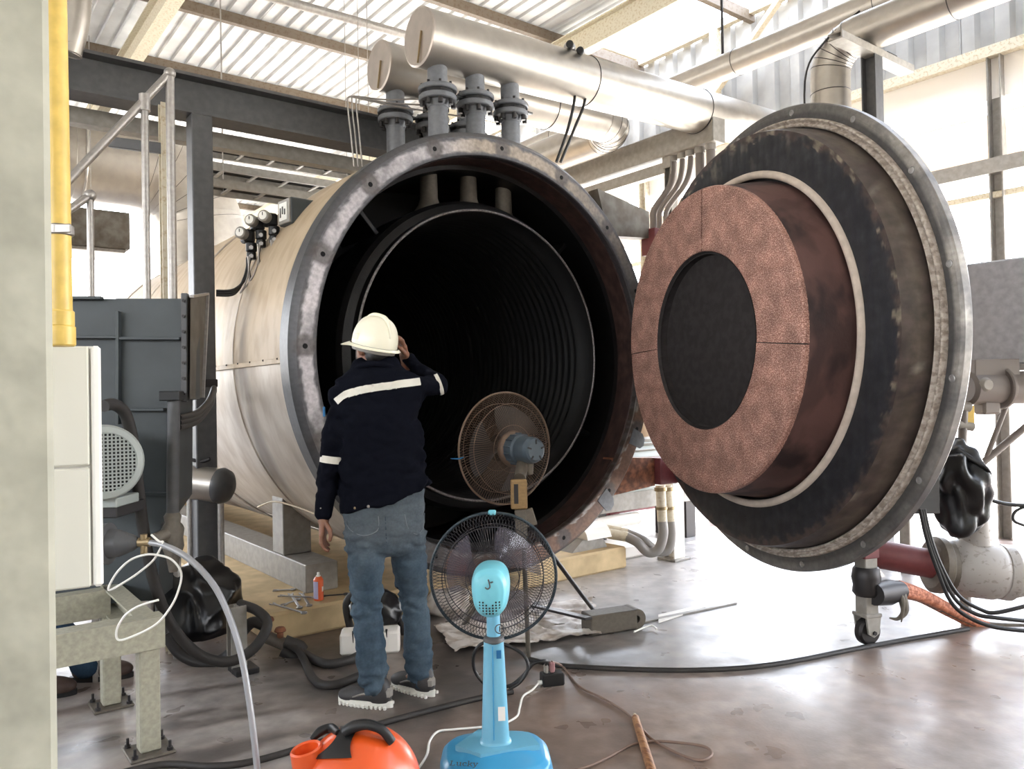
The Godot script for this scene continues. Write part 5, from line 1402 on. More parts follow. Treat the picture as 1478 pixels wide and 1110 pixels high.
	one("motor_hose", G.new().tube(path([[150, 586], [165, 584], [181, 598], [192, 640], [199, 700], [208, 770], [222, 838], [246, 900], [286, 944], [330, 955], [366, 936], [386, 902], [372, 882], [346, 872]], [3.3, 4.15]), 0.026, 12), M.rubber, "brown ribbed hose arching over the blower motor and looping to the floor", "hose")
	var pp := thing("drain_pipe", "dirty vertical drain pipe with a crusted valve beside the blower", "pipe", Vector3.ZERO)
	var p0 := at(251, 576, 3.68); var p1 := at(249, 745, 3.68)
	part(pp, "pipe", G.new().cyl(p1, p0, 0.028, -1, 18), M.grey_steel)
	part(pp, "cap", G.new().box(p0 + Vector3(-0.01, 0.015, 0), Vector3(0.09, 0.045, 0.09), hb), M.black)
	part(pp, "valve", G.new().lathe(Transform3D(G.frame(Vector3.DOWN), p1), [Vector2(0.02, -0.03), Vector2(0.04, 0.0), Vector2(0.034, 0.03), Vector2(0.052, 0.06), Vector2(0.046, 0.1), Vector2(0.05, 0.14), Vector2(0.03, 0.2), Vector2(0.02, 0.26)], 16, 0, TAU, true), M.dirty_steel)
	part(pp, "valve_arm", G.new().cyl(at(225, 778, 3.6), at(262, 760, 3.7), 0.03, 0.022, 12), M.dirty_steel)
	for s in 3:
		one("power_cable", G.new().tube(path([[309, 560 + 2 * s], [302, 578 + 4 * s], [284, 596 + 6 * s], [257, 603 + 7 * s]], [4.75, 3.72]), 0.017, 10), M.cable, ["thick black cable from the grey column to the drain pipe, topmost", "thick black cable from the grey column to the drain pipe, between two others", "thick black cable from the grey column to the drain pipe, lowest"][s], "cable", "thick cables by the grey column")
	# silver tank end behind the column
	var tk := thing("silver_tank", "small silver clad tank lying behind the grey column, with a dark end", "tank", Vector3.ZERO)
	var t0 := at(262, 694, 5.0); var t1 := at(318, 701, 4.95)
	part(tk, "shell", G.new().cyl(t0, t1, 0.105, 0.11, 28), M.clad)
	part(tk, "end", G.new().lathe(Transform3D(G.frame(t1 - t0), t1), [Vector2(0.11, -0.01), Vector2(0.115, 0.01), Vector2(0.1, 0.05), Vector2(0.06, 0.075), Vector2(0, 0.085)], 28, 0, TAU, true), M.grey_steel)
	part(tk, "chain", G.new().tube(path([[258, 668], [275, 664], [292, 666], [303, 662]], 4.95), 0.012, 6), M.bolt)
	part(tk, "leg", G.new().cyl(Vector3(t0.x + 0.05, 0, t0.z), t0 + Vector3(0.05, -0.08, 0), 0.02).cyl(Vector3(t1.x, 0.0, t1.z), t1 + Vector3(0, -0.08, 0), 0.02), M.galv)
	# filter bowl with a brass fitting, the silver hose and the white cord
	var fl2 := thing("filter_bowl", "dark grey conical filter bowl with a brass fitting beside the white cabinet", "filter", Vector3.ZERO)
	var b0 := at(150, 785, 2.95); var b1 := at(200, 783, 2.95)
	part(fl2, "bowl", G.new().lathe(Transform3D(G.frame(b1 - b0), b0), [Vector2(0, -0.02), Vector2(0.075, -0.01), Vector2(0.078, 0.02), Vector2(0.055, 0.025), Vector2(0.05, 0.06), Vector2(0.03, 0.11), Vector2(0.018, 0.13), Vector2(0, 0.13)], 28), M.grey_steel)
	part(fl2, "fitting", G.new().cyl(b1, b1 + (b1 - b0).normalized() * 0.045, 0.018, -1, 6).cyl(b1 + (b1 - b0).normalized() * 0.02 + Vector3(0, 0.03, 0), b1 + (b1 - b0).normalized() * 0.02 + Vector3(0, -0.05, 0), 0.013), M.brass)
	one("air_hose", G.new().tube(path([[212, 783], [232, 786], [258, 797], [286, 818], [312, 850], [333, 895], [348, 945], [358, 1000], [366, 1060], [371, 1108], [374, 1160]], [2.95, 2.75]), 0.0115, 12), M.hose_grey, "shiny grey hose bowing from the brass fitting down to the floor", "hose")
	var cord := []
	for q in [[655, 95], [690, 125], [706, 128], [690, 165], [660, 210], [600, 260], [540, 300], [470, 335], [500, 268], [560, 208], [630, 182], [690, 185], [745, 205], [785, 262], [770, 345], [735, 415], [680, 480], [600, 525], [517, 552], [505, 510], [540, 447], [600, 405], [686, 378]]:
		cord.append([q[0] / 3.0, 740 + q[1] / 3.0])
	one("white_string", G.new().tube(path(cord, [2.93, 2.85]), 0.0042, 8), M.white_plastic, "thin white string hanging in two loops from the brass fitting", "string")
	# rubbish bag, stub stand
	one("rubbish_bag", crumple(at(284, 866, 4.45) + Vector3(0, -0.03, 0), Vector3(0.19, 0.22, 0.19), face, 8, 0.4, 70), M.bag, "black plastic rubbish bag on the floor at the foot of the grey column", "bag")
	var ss := thing("stub_stand", "short grey steel stub post on a foot by the looping hose", "post", Vector3.ZERO)
	part(ss, "post", G.new().beam(Vector3(-1.685, 0, -0.12), Vector3(-1.685, 0.34, -0.12), 0.08, 0.08, "I", Vector3.BACK, 0.012), M.tray_grey)
	part(ss, "foot", G.new().box(Vector3(-1.665, 0.015, -0.08), Vector3(0.12, 0.03, 0.14)), M.bolt)

func floor_things() -> void:
	var face := Basis(Vector3.UP, YAW)
	# the caster's track and the cables that lie about
	one("floor_track", G.new().tube(floor_path([[765, 952], [800, 960], [850, 964], [920, 967], [1000, 968], [1080, 964], [1150, 954], [1220, 940], [1300, 925], [1398, 908]], 0.008), 0.012, 8, 8, 1.3), M.rubber, "long black rubber strip curving over the floor under the caster", "strip")
	one("floor_cable", G.new().tube(floor_path([[120, 1130], [230, 1104], [300, 1106], [360, 1100], [440, 1078], [530, 1050], [610, 1028], [690, 1008], [740, 998]], 0.011), 0.014, 8), M.rubber, "thick black cable on the floor passing behind the orange vacuum", "cable")
	# dirty white sheet, crumpled paper
	var fn := FastNoiseLite.new(); fn.seed = 21; fn.frequency = 2.2; fn.fractal_octaves = 3; fn.fractal_type = FastNoiseLite.FRACTAL_RIDGED
	var sh := G.new()
	var a := on(622, 905, 1, 0); var b := on(852, 868, 1, 0); var c := on(862, 922, 1, 0); var d := on(652, 944, 1, 0)
	sh.sheet(func(u: float, v: float) -> Vector3:
		var p := a.lerp(b, u).lerp(d.lerp(c, u), v)
		var w := fn.get_noise_2d(p.x, p.z)
		p += Vector3(fn.get_noise_2d(u * 0.9, 3) * 0.06, 0, fn.get_noise_2d(v, 9 + u) * 0.06)
		return p + Vector3(0, 0.014 + 0.022 * absf(w) * 1.4, 0), 50, 36, 0.003)
	one("plastic_sheet", sh, M.sheet_dirty, "dirty white plastic sheet crumpled on the floor behind the blue fan", "sheet")
	one("paper_wad", crumple(on(648, 884, 1, 0) + Vector3(0.0, 0.06, 0.0), Vector3(0.12, 0.085, 0.1), face, 31, 0.5, 36), M.sheet_dirty, "crumpled white paper heap beside the worker's leg", "paper")
	# flat bar, block with a hole, strips
	var jk := thing("steel_block", "chipped grey steel block with a round hole in its end on the floor", "block", Vector3.ZERO)
	var j0 := on(846, 916, 1, 0.07); var j1 := on(918, 903, 1, 0.07)
	j0 = at(846, 900, 4.6); j1 = at(912, 893, 4.72)
	j0.y = 0.062; j1.y = 0.062
	var jb := G.frame((j1 - j0).normalized())
	part(jk, "body", G.new().beam(j0, j1, 0.13, 0.115), M.dirty_steel)
	part(jk, "eye", G.new().lathe(Transform3D(G.frame(Basis(Vector3.UP, PI / 2) * (j1 - j0).normalized()), j1 - Basis(Vector3.UP, PI / 2) * (j1 - j0).normalized() * 0.06), [Vector2(0.022, 0), Vector2(0.06, 0), Vector2(0.06, 0.12), Vector2(0.022, 0.12), Vector2(0.022, 0)], 24), M.dirty_steel)
	one("flat_bar", G.new().beam(on(770, 874, 1, 0.055), on(850, 893, 1, 0.13), 0.05, 0.015).beam(on(770, 874, 1, 0.02), on(772, 876, 1, 0.02) + Vector3(0.03, 0, 0), 0.06, 0.04), M.bolt, "dark flat bar propped on the steel block behind the blue fan", "bar")
	one("steel_strip", G.new().beam(on(926, 898, 1, 0.006), on(1062, 870, 1, 0.006), 0.03, 0.01), M.tray_grey, "narrow grey steel strip on the floor beyond the block", "strip")
	one("card_offcut", G.new().prism(on(985, 884, 1, 0.005), Basis(Vector3.RIGHT, -PI / 2), [Vector2(-0.28, -0.05), Vector2(0.2, -0.02), Vector2(0.26, 0.03), Vector2(-0.16, 0.06)], 0.008), M.window_white, "white offcut of card on the bright floor", "card")
	one("wire_offcut", G.new().tube(floor_path([[915, 912], [930, 906], [941, 903], [948, 908]], 0.02), 0.006, 6), M.white_plastic, "short bent white wire end by the steel block", "wire")
	# on the plinth: spray can and spanners
	var cp := on(460, 866, 1, 0.171)
	var sc := thing("spray_can", "orange aerosol can with a pale violet side on the plinth beside the spanners", "spray can", Vector3.ZERO)
	part(sc, "can", G.new().lathe(Transform3D(Basis(), cp), [Vector2(0, 0), Vector2(0.027, 0.0), Vector2(0.03, 0.004), Vector2(0.03, 0.125), Vector2(0.027, 0.13), Vector2(0.018, 0.145), Vector2(0.0, 0.147)], 28), M.can_orange)
	part(sc, "label", G.new().lathe(Transform3D(Basis(), cp), [Vector2(0.0301, 0.012), Vector2(0.0308, 0.012), Vector2(0.0308, 0.118), Vector2(0.0301, 0.118)], 14, deg_to_rad(118), deg_to_rad(190)), M.lilac, "pale violet label")
	part(sc, "emblem", G.new().lathe(Transform3D(Basis(), cp), [Vector2(0.0301, 0.055), Vector2(0.031, 0.055), Vector2(0.031, 0.085), Vector2(0.0301, 0.085)], 8, deg_to_rad(48), deg_to_rad(70)), M.white_plastic)
	part(sc, "nozzle", G.new().cyl(cp + Vector3(0, 0.145, 0), cp + Vector3(0, 0.152, 0), 0.014, -1, 16).cyl(cp + Vector3(0, 0.15, 0), cp + Vector3(0, 0.17, 0), 0.008, -1, 12), M.white_plastic)
	var sl := [[[395, 872], [437, 884]], [[420, 858], [432, 876]], [[408, 860], [452, 862]], [[436, 857], [446, 873]], [[412, 872], [428, 866]], [[468, 860], [492, 858]], [[400, 852], [420, 851]]]
	var names := ["longest steel spanner on the plinth, lying nearest the edge", "steel spanner on the plinth pointing towards the plinth's edge", "steel spanner lying behind the others, reaching to the spray can", "short spanner on the plinth between the others and the spray can", "small spanner lying under the crossing ones", "dark adjustable spanner on the plinth, between the spray can and the worker", "smallest spanner, lying apart furthest back on the plinth"]
	for i in sl.size():
		var p := on(sl[i][0][0], sl[i][0][1], 1, 0.176 + 0.004 * (i % 3)); var q := on(sl[i][1][0], sl[i][1][1], 1, 0.176 + 0.004 * (i % 3))
		if i == 5: q = p + (q - p) * 1.2
		var s := thing("spanner", names[i], "spanner", Vector3.ZERO, 0, "spanners on the plinth")
		var u := (q - p).normalized()
		part(s, "handle", G.new().beam(p, q, 0.016, 0.006), M.steel if i != 5 else M.bolt)
		part(s, "ring_end", G.new().ring(q + u * 0.012, Vector3.UP, 0.014, 0.006, 16, 6), M.steel if i != 5 else M.bolt)
		part(s, "jaw", G.new().beam(p - u * 0.001 + u.cross(Vector3.UP) * 0.012, p - u * 0.026 + u.cross(Vector3.UP) * 0.013, 0.009, 0.007).beam(p - u * 0.001 - u.cross(Vector3.UP) * 0.012, p - u * 0.026 - u.cross(Vector3.UP) * 0.013, 0.009, 0.007).box(p + u * 0.004, Vector3(0.03, 0.007, 0.016), Basis(u.cross(Vector3.UP), Vector3.UP, -u)), M.steel if i != 5 else M.bolt)
	# hose manifold
	var mf := thing("hose_manifold", "rusty pipe tee with two taps and hose couplings on the floor by the plinth's corner", "valve", Vector3.ZERO)
	var m0 := at(382, 918, 4.38); var m1 := at(420, 934, 4.32)
	part(mf, "body", G.new().tube([m0, m0.lerp(m1, 0.5), m1], 0.034, 12), M.dirty_steel)
	for k in 2:
		var e := m0.lerp(m1, 0.15 + 0.45 * k)
		part(mf, "tap", G.new().cyl(e, e + Vector3(0, 0.09 - 0.03 * k, 0), 0.018, -1, 12).cyl(e + Vector3(0, 0.09 - 0.03 * k, 0), e + Vector3(0, 0.115 - 0.03 * k, 0), 0.034, 0.028, 8, 0.006), M.orange_rust)
	for k in 2:
		var q := path([[[412, 926], [428, 931], [440, 940]], [[408, 938], [424, 948], [432, 955]]][k], 4.3)
		part(mf, "coupling", G.new().tube(q, [0.036, 0.03, 0.036, 0.028], 12), M.rubber)
	one("rubber_hose", G.new().tube([at(430, 934, 4.3), at(441, 945, 4.26)] + floor_path([[470, 958], [500, 954], [520, 945], [545, 930]], 0.026), 0.024, 12), M.rubber, "black rubber hose curving from the manifold behind the worker's legs, the nearer curve", "hose", "hoses from the manifold")
	one("rubber_hose", G.new().tube([at(412, 928, 4.3), at(430, 938, 4.26)] + floor_path([[440, 955], [449, 975], [462, 987], [485, 988], [515, 977], [545, 966]], 0.022), 0.021, 12), M.rubber, "black rubber hose sagging lowest from the manifold towards the worker's feet", "hose", "hoses from the manifold")
	one("rubber_hose", G.new().tube(path([[385, 905], [366, 898], [350, 912], [330, 945], [300, 958], [262, 945], [240, 915]], 4.18), 0.03, 12), M.rubber, "thick dark hose looping from the manifold back past the rubbish bag", "hose", "hoses from the manifold")
	one("rubber_hose", G.new().tube(path([[505, 905], [500, 872], [515, 856], [548, 862], [575, 890], [584, 915]], 4.55), 0.022, 12), M.rubber, "black hose arching up between the worker's legs against the plinth", "hose", "hoses from the manifold")
	var bx := thing("stained_block", "white block with black tar runs on the floor behind the worker's legs", "block", Vector3.ZERO)
	var x0 := on(498, 945, 1, 0); var x1 := on(584, 940, 1, 0)
	var xd := (x1 - x0).normalized()
	var xb := Basis(xd, Vector3.UP, xd.cross(Vector3.UP))
	part(bx, "body", G.new().box((x0 + x1) / 2 + Vector3(0, 0.06, -0.05), Vector3((x1 - x0).length(), 0.12, 0.14), xb, 0.012), M.window_white)
	for k in [1, 2, 4, 5]:
		part(bx, "tar_run", G.new().tube([(x0.lerp(x1, 0.08 + 0.14 * k) + Vector3(0, 0.125, -0.05) + xb.z * 0.05), x0.lerp(x1, 0.08 + 0.14 * k) + Vector3(0, 0.122, -0.05) + xb.z * 0.07, x0.lerp(x1, 0.085 + 0.14 * k) + Vector3(0, 0.05 + 0.02 * (k % 3), -0.05) + xb.z * 0.07], [0.007, 0.005, 0.002], 6), M.black)
	one("tar_bag", crumple((x0 + x1) / 2 + Vector3(0.1, 0.19, -0.16), Vector3(0.13, 0.1, 0.1), face, 51, 0.3, 30), M.bag, "black bag slumped on the white block behind the worker's legs", "bag")
	# extension socket and cords
	var so := thing("extension_socket", "black extension socket with a grey plug and a faded pink plug in it", "socket", Vector3.ZERO)
	var sp := on(797, 988, 1, 0.0)
	var sb := Basis(Vector3.UP, YAW + 0.25)
	part(so, "body", G.new().box(sp + Vector3(0, 0.03, 0), Vector3(0.11, 0.06, 0.065), sb, 0.006), M.black)
	part(so, "plug", G.new().box(sp + sb * Vector3(0.0, 0.085, 0), Vector3(0.026, 0.05, 0.03), sb, 0.006), M.pink)
	part(so, "plug", G.new().box(sp + sb * Vector3(-0.03, 0.08, 0), Vector3(0.018, 0.045, 0.03), sb, 0.006), M.tray_grey)
	part(so, "grommet", G.new().cyl(sp + sb * Vector3(-0.075, 0.02, 0.01), sp + sb * Vector3(-0.05, 0.02, 0.01), 0.01), M.white_plastic)
	var sk := sp + sb * Vector3(-0.07, 0.02, 0.01)
	one("supply_cord", G.new().tube([sk] + floor_path([[768, 996], [755, 1005], [750, 1022], [745, 1035], [722, 1046], [690, 1050], [655, 1053], [632, 1056], [620, 1070], [616, 1090], [600, 1115]], 0.008), 0.005, 8), M.white_plastic, "white supply cord running from the socket behind the fan's post to the vacuum", "cord")
	one("fan_cord", G.new().tube([sp + sb * Vector3(-0.03, 0.10, 0)] + path([[788, 954], [770, 958], [755, 975], [735, 990], [705, 990], [686, 970], [684, 945], [698, 928], [728, 930], [755, 945], [762, 965], [750, 985], [735, 994]], [3.62, 3.5]), 0.008, 8), M.cable, "black flex looping round behind the blue fan's post", "cord")
	one("brown_cord", G.new().tube([sp + sb * Vector3(0.0, 0.11, 0)] + floor_path([[812, 962], [835, 990], [870, 1008], [900, 1026], [918, 1042], [940, 1066], [975, 1086], [1008, 1097], [1027, 1090], [1018, 1078], [980, 1072], [940, 1070], [910, 1076], [880, 1092], [850, 1106], [820, 1114]], 0.008), 0.006, 8), M.brown_flex, "thin brown flex from the socket, looped on the bare floor", "cord")
	var wd := thing("wooden_stick", "bamboo-coloured wooden stick lying on the floor, its end cut by the frame", "stick", Vector3.ZERO)
	var w0 := on(917, 1036, 1, 0.018); var w1 := on(946, 1130, 1, 0.018)
	part(wd, "shaft", G.new().cyl(w0, w1, 0.016, 0.019, 14, 0.003), M.wood)
	part(wd, "tip", G.new().tube([w0 - (w1 - w0).normalized() * 0.03 + Vector3(0, 0.004, 0), w0, w0 + (w1 - w0).normalized() * 0.03], [0.005, 0.014, 0.0165], 10), M.cream_steel)
	vacuum()

func vacuum() -> void:
	var base := at(510, 555, 2.62); base.y = 0
	var v := thing("vacuum_cleaner", "round orange vacuum cleaner with a black carrying handle, cut off by the bottom edge", "vacuum cleaner", Vector3.ZERO)
	var fr := Basis(Vector3.UP, YAW)
	# the body is an upright ellipsoid over a black skirt; sp() finds the point of it under a pixel
	var ec := base + Vector3(0, 0.12, 0)
	var er := Vector3(0.203, 0.20, 0.195)
	part(v, "body", G.new().ball(ec, er, fr, 64, 28, -0.35), M.vac_orange)
	part(v, "body_band", G.new().lathe(Transform3D(fr, base), [Vector2(0.17, 0.03), Vector2(0.196, 0.035), Vector2(0.202, 0.05), Vector2(0.197, 0.075), Vector2(0.18, 0.08)], 48, 0, TAU, true), M.black)
	var inv := fr.transposed()
	var sp := func(px: float, py: float, k: float) -> Vector3:
		var o := inv * (EYE - ec) / (er * k); var r := inv * ray(px, py) / (er * k)
		var a := r.dot(r); var b := o.dot(r); var c := o.dot(o) - 1.0
		var disc := b * b - a * c
		var t := (-b - sqrt(maxf(disc, 0.0))) / a
		return EYE + ray(px, py) * t
	# black plate forked towards the viewer, and the handle that springs from it
	var plate := G.new()
	plate.sheet(func(u: float, q: float) -> Vector3:
		var l0 := Vector2(492, 1050).lerp(Vector2(452, 1097), q) + Vector2(8, 0) * sin(q * PI)
		var r0 := Vector2(520, 1050).lerp(Vector2(508, 1095), q) + Vector2(-7, 0) * sin(q * PI)
		var p := l0.lerp(r0, u)
		return sp.call(p.x, p.y, 1.012), 12, 16, 0.01)
	part(v, "handle_plate", plate, M.vac_black)
	var hd := []
	for q in [[497, 1056, 1.03], [512, 1048, 1.10], [532, 1046, 1.17], [552, 1054, 1.14], [566, 1071, 1.0]]: hd.append(at(q[0], q[1], 2.56))
	part(v, "handle", G.new().tube(hd, [0.024, 0.026, 0.022, 0.02, 0.02], 14, 6, 0.7), M.vac_black)
	var pw := at(443, 1086, 2.55)
	part(v, "hose_port", G.new().lathe(Transform3D(G.frame((pw - ec).normalized() * 0.3 + Vector3(0, 1.0, 0)), pw), [Vector2(0.06, -0.13), Vector2(0.052, 0.012), Vector2(0.047, 0.017), Vector2(0.040, 0.012), Vector2(0.037, -0.02), Vector2(0, -0.02)], 32), M.vac_orange)
	var pr2 := [sp.call(450, 1068, 1.02), sp.call(462, 1056, 1.02), sp.call(478, 1051, 1.02), sp.call(488, 1058, 1.02)]
	part(v, "trim", G.new().tube(pr2, [0.01, 0.016, 0.016, 0.01], 10), M.vac_black)
	for s in [-1.0, 1.0]:
		for z in [-1.0, 1.0]:
			part(v, "wheel", G.new().cyl(base + fr * Vector3(0.13 * s - 0.012, 0.028, 0.12 * z), base + fr * Vector3(0.13 * s + 0.012, 0.028, 0.12 * z), 0.028, -1, 18, 0.004), M.vac_black)

func guard(t: Node3D, c: Vector3, ax: Vector3, r: float, depth: float, wires: int, m: Material, rim: Material, hub: float) -> void:
	var f := G.frame(ax)
	for s in [1.0, -1.0]:
		var g := G.new()
		for k in wires:
			var a := TAU * k / wires
			var w: Vector3 = f.x * cos(a) + f.z * sin(a)
			var tw: Vector3 = (f.x * -sin(a) + f.z * cos(a)) * 0.02 * s
			g.tube([c + w * hub + ax * s * depth, c + w * r * 0.55 + tw + ax * s * depth * 0.95, c + w * r * 0.86 + tw + ax * s * depth * 0.62, c + w * r + ax * s * depth * 0.1], 0.001, 4, 3)
		for q in [[0.42, 0.97], [0.8, 0.72]]:
			g.ring(c + ax * s * depth * q[1], ax, r * q[0], 0.0018, 64, 5)
		stuff(part(t, "guard_wires", g, m))
	part(t, "guard_rim", G.new().ring(c, ax, r, 0.006, 96, 8), rim)

func blades(t: Node3D, c: Vector3, ax: Vector3, r: float, m: Material, turn: float, n := 3) -> void:
	var f := G.frame(ax)
	for k in n:
		var g := G.new()
		g.sheet(func(u: float, v: float) -> Vector3:
			var rr := lerpf(0.16, 0.86, u) * r
			var a := turn + TAU * k / n + (v - 0.5) * lerpf(0.55, 1.45, sin(u * PI * 0.55)) + u * 0.35
			return c + (f.x * cos(a) + f.z * sin(a)) * rr + ax * ((v - 0.5) * 0.07 * (1.0 - 0.3 * u)), 14, 12, 0.003)
		part(t, "blade", g, m)
	part(t, "blade_hub", G.new().cyl(c - ax * 0.03, c + ax * 0.03, r * 0.19, -1, 28, 0.008), m)

func fans() -> void:
	# the blue fan in front
	var d := 2.92
	var fl := at(714, 1000, d); fl.y = 0
	var fr := Basis(Vector3.UP, YAW + 0.08)
	var f := thing("blue_pedestal_fan", "sky blue pedestal fan with a wire guard, nearest to the viewer", "fan", Vector3.ZERO)
	var up := Vector3.UP
	# base: rounded tray with a raised top
	var base := G.new()
	base.sheet(func(u: float, v: float) -> Vector3:
		var a := TAU * u
		var prof := [Vector2(0.001, 0.128), Vector2(0.35, 0.122), Vector2(0.6, 0.112), Vector2(0.86, 0.095), Vector2(0.96, 0.075), Vector2(1.0, 0.04), Vector2(0.99, 0.004)]
		var x := v * (prof.size() - 1); var i := mini(int(x), prof.size() - 2)
		var p: Vector2 = prof[i].lerp(prof[i + 1], x - i)
		var cx := cos(a); var cz := sin(a)
		var s := pow(pow(absf(cx), 3.2) + pow(absf(cz), 3.2), -1.0 / 3.2)
		return fl + fr * Vector3(cx * s * p.x * 0.208, p.y, cz * s * p.x * 0.185), 72, 24)
	part(f, "base", base, M.fan_blue_dark)
	part(f, "base_top", G.new().prism(fl + up * 0.118, fr * Basis(Vector3.RIGHT, -PI / 2), [Vector2(-0.15, -0.02), Vector2(-0.06, -0.1), Vector2(0.16, -0.05), Vector2(0.13, 0.06), Vector2(-0.06, 0.11)], 0.02), M.fan_blue, "paler raised top of the base")
	var post := [[0.118, 0.068, 0.055], [0.135, 0.052, 0.045], [0.17, 0.05, 0.043], [0.40, 0.041, 0.036], [0.50, 0.037, 0.033]]
	var pg := G.new()
	pg.sheet(func(u: float, v: float) -> Vector3:
		var a := TAU * u
		var x := v * 4.0; var i := mini(int(x), 3)
		var w: float = lerpf(post[i][1], post[i + 1][1], x - i); var z: float = lerpf(post[i][2], post[i + 1][2], x - i); var y: float = lerpf(post[i][0], post[i + 1][0], x - i)
		var s := pow(pow(absf(cos(a)), 3.0) + pow(absf(sin(a)), 3.0), -1.0 / 3.0)
		return fl + fr * Vector3(cos(a) * s * w, y, -sin(a) * s * z), 40, 24)
	part(f, "post", pg, M.fan_blue)
	part(f, "post_seam", G.new().beam(fl + fr * Vector3(-0.008, 0.15, 0.045), fl + fr * Vector3(-0.006, 0.49, 0.0345), 0.004, 0.004), M.fan_blue_dark)
	part(f, "collar", G.new().cyl(fl + up * 0.495, fl + up * 0.52, 0.04, 0.037, 28, 0.006), M.grey_steel)
	part(f, "pole", G.new().cyl(fl + up * 0.5, fl + up * 0.67, 0.026, 0.024, 20), M.fan_blue)
	var gc := at(712, 831, 3.02)
	var ax := (EYE - gc); ax.y = 0.05; ax = ax.normalized().rotated(Vector3.UP, -0.06)
	var mb := G.frame(ax)
	var mc := gc + ax * 0.13
	mc = at(708, 852, 2.84)
	part(f, "neck", G.new().cyl(fl + up * 0.62, mc + Vector3(0, -0.05, 0) , 0.024, 0.03, 18), M.fan_blue)
	# motor cover: egg with a flat back
	var head := G.new()
	head.sheet(func(u: float, v: float) -> Vector3:
		var a := TAU * u
		var prof := [Vector2(0.001, 0.075), Vector2(0.45, 0.072), Vector2(0.74, 0.062), Vector2(0.92, 0.04), Vector2(0.99, 0.0), Vector2(1.0, -0.05), Vector2(0.95, -0.1)]
		var x := v * 6.0; var i := mini(int(x), 5)
		var p: Vector2 = prof[i].lerp(prof[i + 1], x - i)
		var e := pow(pow(absf(cos(a)), 2.5) + pow(absf(sin(a)), 2.5), -0.4)
		var wy := sin(a) * e * p.x
		return mc + mb.z * (cos(a) * e * p.x * (0.069 + 0.006 * wy)) + mb.x * (wy * 0.094) + ax * p.y, 48, 30)
	part(f, "motor_cover", head, M.fan_blue_light)
	part(f, "motor_ring", G.new().cyl(mc - ax * 0.18, mc - ax * 0.09, 0.055, 0.062, 28), M.grey_steel)
	var dots := G.new()
	for i in 7:
		for j in 5:
			if j == 0 and i > 1 and i < 5: continue
			if j == 1 and i > 2 and i < 4: continue
			var uz := (i - 3) * 0.0115; var ux := -0.026 - j * 0.0105
			var rr := Vector2(uz / 0.066, ux / 0.094).length()
			var q := mc + mb.z * uz + mb.x * ux + ax * ((lerpf(0.0725, 0.062, (rr - 0.45) / 0.29) if rr > 0.45 else 0.0735) if rr < 0.74 else lerpf(0.062, 0.04, (rr - 0.74) / 0.18))
			dots.cyl(q - ax * 0.02, q + ax * 0.002, 0.0034, -1, 8)
	stuff(part(f, "vent_holes", dots, M.black))
	var em := part(f, "emblem", G.new().tube([mc + mb.x * 0.055 + mb.z * -0.003 + ax * 0.0735, mc + mb.x * 0.03 + mb.z * 0.003 + ax * 0.0755, mc + mb.x * 0.022 + mb.z * -0.006 + ax * 0.0755, mc + mb.x * 0.028 + mb.z * -0.014 + ax * 0.075], 0.0028, 6, 4).tube([mc + mb.x * 0.044 + mb.z * 0.004 + ax * 0.0745, mc + mb.x * 0.046 + mb.z * 0.014 + ax * 0.0735], 0.0026, 6, 1), M.grey_steel)
	part(f, "speed_dial", G.new().ring(at(721, 908, 2.885), ax, 0.016, 0.002, 24, 6).beam(at(721, 904, 2.883), at(721, 912, 2.883), 0.003, 0.003), M.grey_steel)
	guard(f, gc, ax, 0.242, 0.06, 110, M.wire_dark, M.fan_rim, 0.05)
	part(f, "guard_clip", G.new().box(gc + mb.x * 0.243, Vector3(0.03, 0.02, 0.02), Basis(mb.z, mb.x, ax)), M.fan_blue_light)
	blades(f, gc - ax * 0.015, ax, 0.215, M.blade_clear, 0.5)
	part(f, "sticker", G.new().box(fl + fr * Vector3(0.022, 0.245, 0.0455), Vector3(0.026, 0.05, 0.002), fr * Basis(Vector3.RIGHT, -0.03), 0), M.white_plastic, "plain white sticker")
	part(f, "sticker", G.new().box(fl + fr * Vector3(0.016, 0.46, 0.0375), Vector3(0.018, 0.03, 0.002), fr * Basis(Vector3.RIGHT, -0.03), 0), M.sticker_blue, "small dark blue sticker")
	var tm := TextMesh.new(); tm.text = "Lucky"; tm.font_size = 16; tm.pixel_size = 0.0022; tm.depth = 0.001
	var sf := SystemFont.new(); sf.font_names = PackedStringArray(["Droid Serif"]); sf.font_italic = true; tm.font = sf
	reuse(f, "lettering", tm, M.grey_steel, Transform3D(fr * Basis(Vector3.RIGHT, -PI / 2 + 0.18) * Basis(Vector3.BACK, -0.15), fl + fr * Vector3(-0.12, 0.108, 0.125)))
	# the old fan behind it, turned to the furnace
	var o := thing("old_pedestal_fan", "old brown wired fan on a tripod of steel bars, blowing into the boiler", "fan", Vector3.ZERO)
	var oc := on(730, 647, 2, 0.60)
	var oa := Vector3(0.0, 0.0, 1.0)
	oa = oa.rotated(Vector3.UP, -0.02)
	guard(o, oc, oa, 0.305, 0.07, 120, M.wire_brown, M.wire_brown, 0.075)
	blades(o, oc - oa * 0.01, oa, 0.27, M.blade_dark, 0.2)
	var om := G.frame(oa)
	part(o, "motor_collar", G.new().lathe(Transform3D(om, oc), [Vector2(0.095, 0.055), Vector2(0.1, 0.07), Vector2(0.085, 0.09), Vector2(0.06, 0.095)], 32, 0, TAU, true), M.wire_brown)
	var mo := part(o, "motor", G.new().lathe(Transform3D(om, oc), [Vector2(0.07, 0.07), Vector2(0.082, 0.09), Vector2(0.082, 0.15), Vector2(0.072, 0.16), Vector2(0.07, 0.24), Vector2(0.062, 0.262), Vector2(0.05, 0.27), Vector2(0, 0.272)], 36), M.motor_blue)
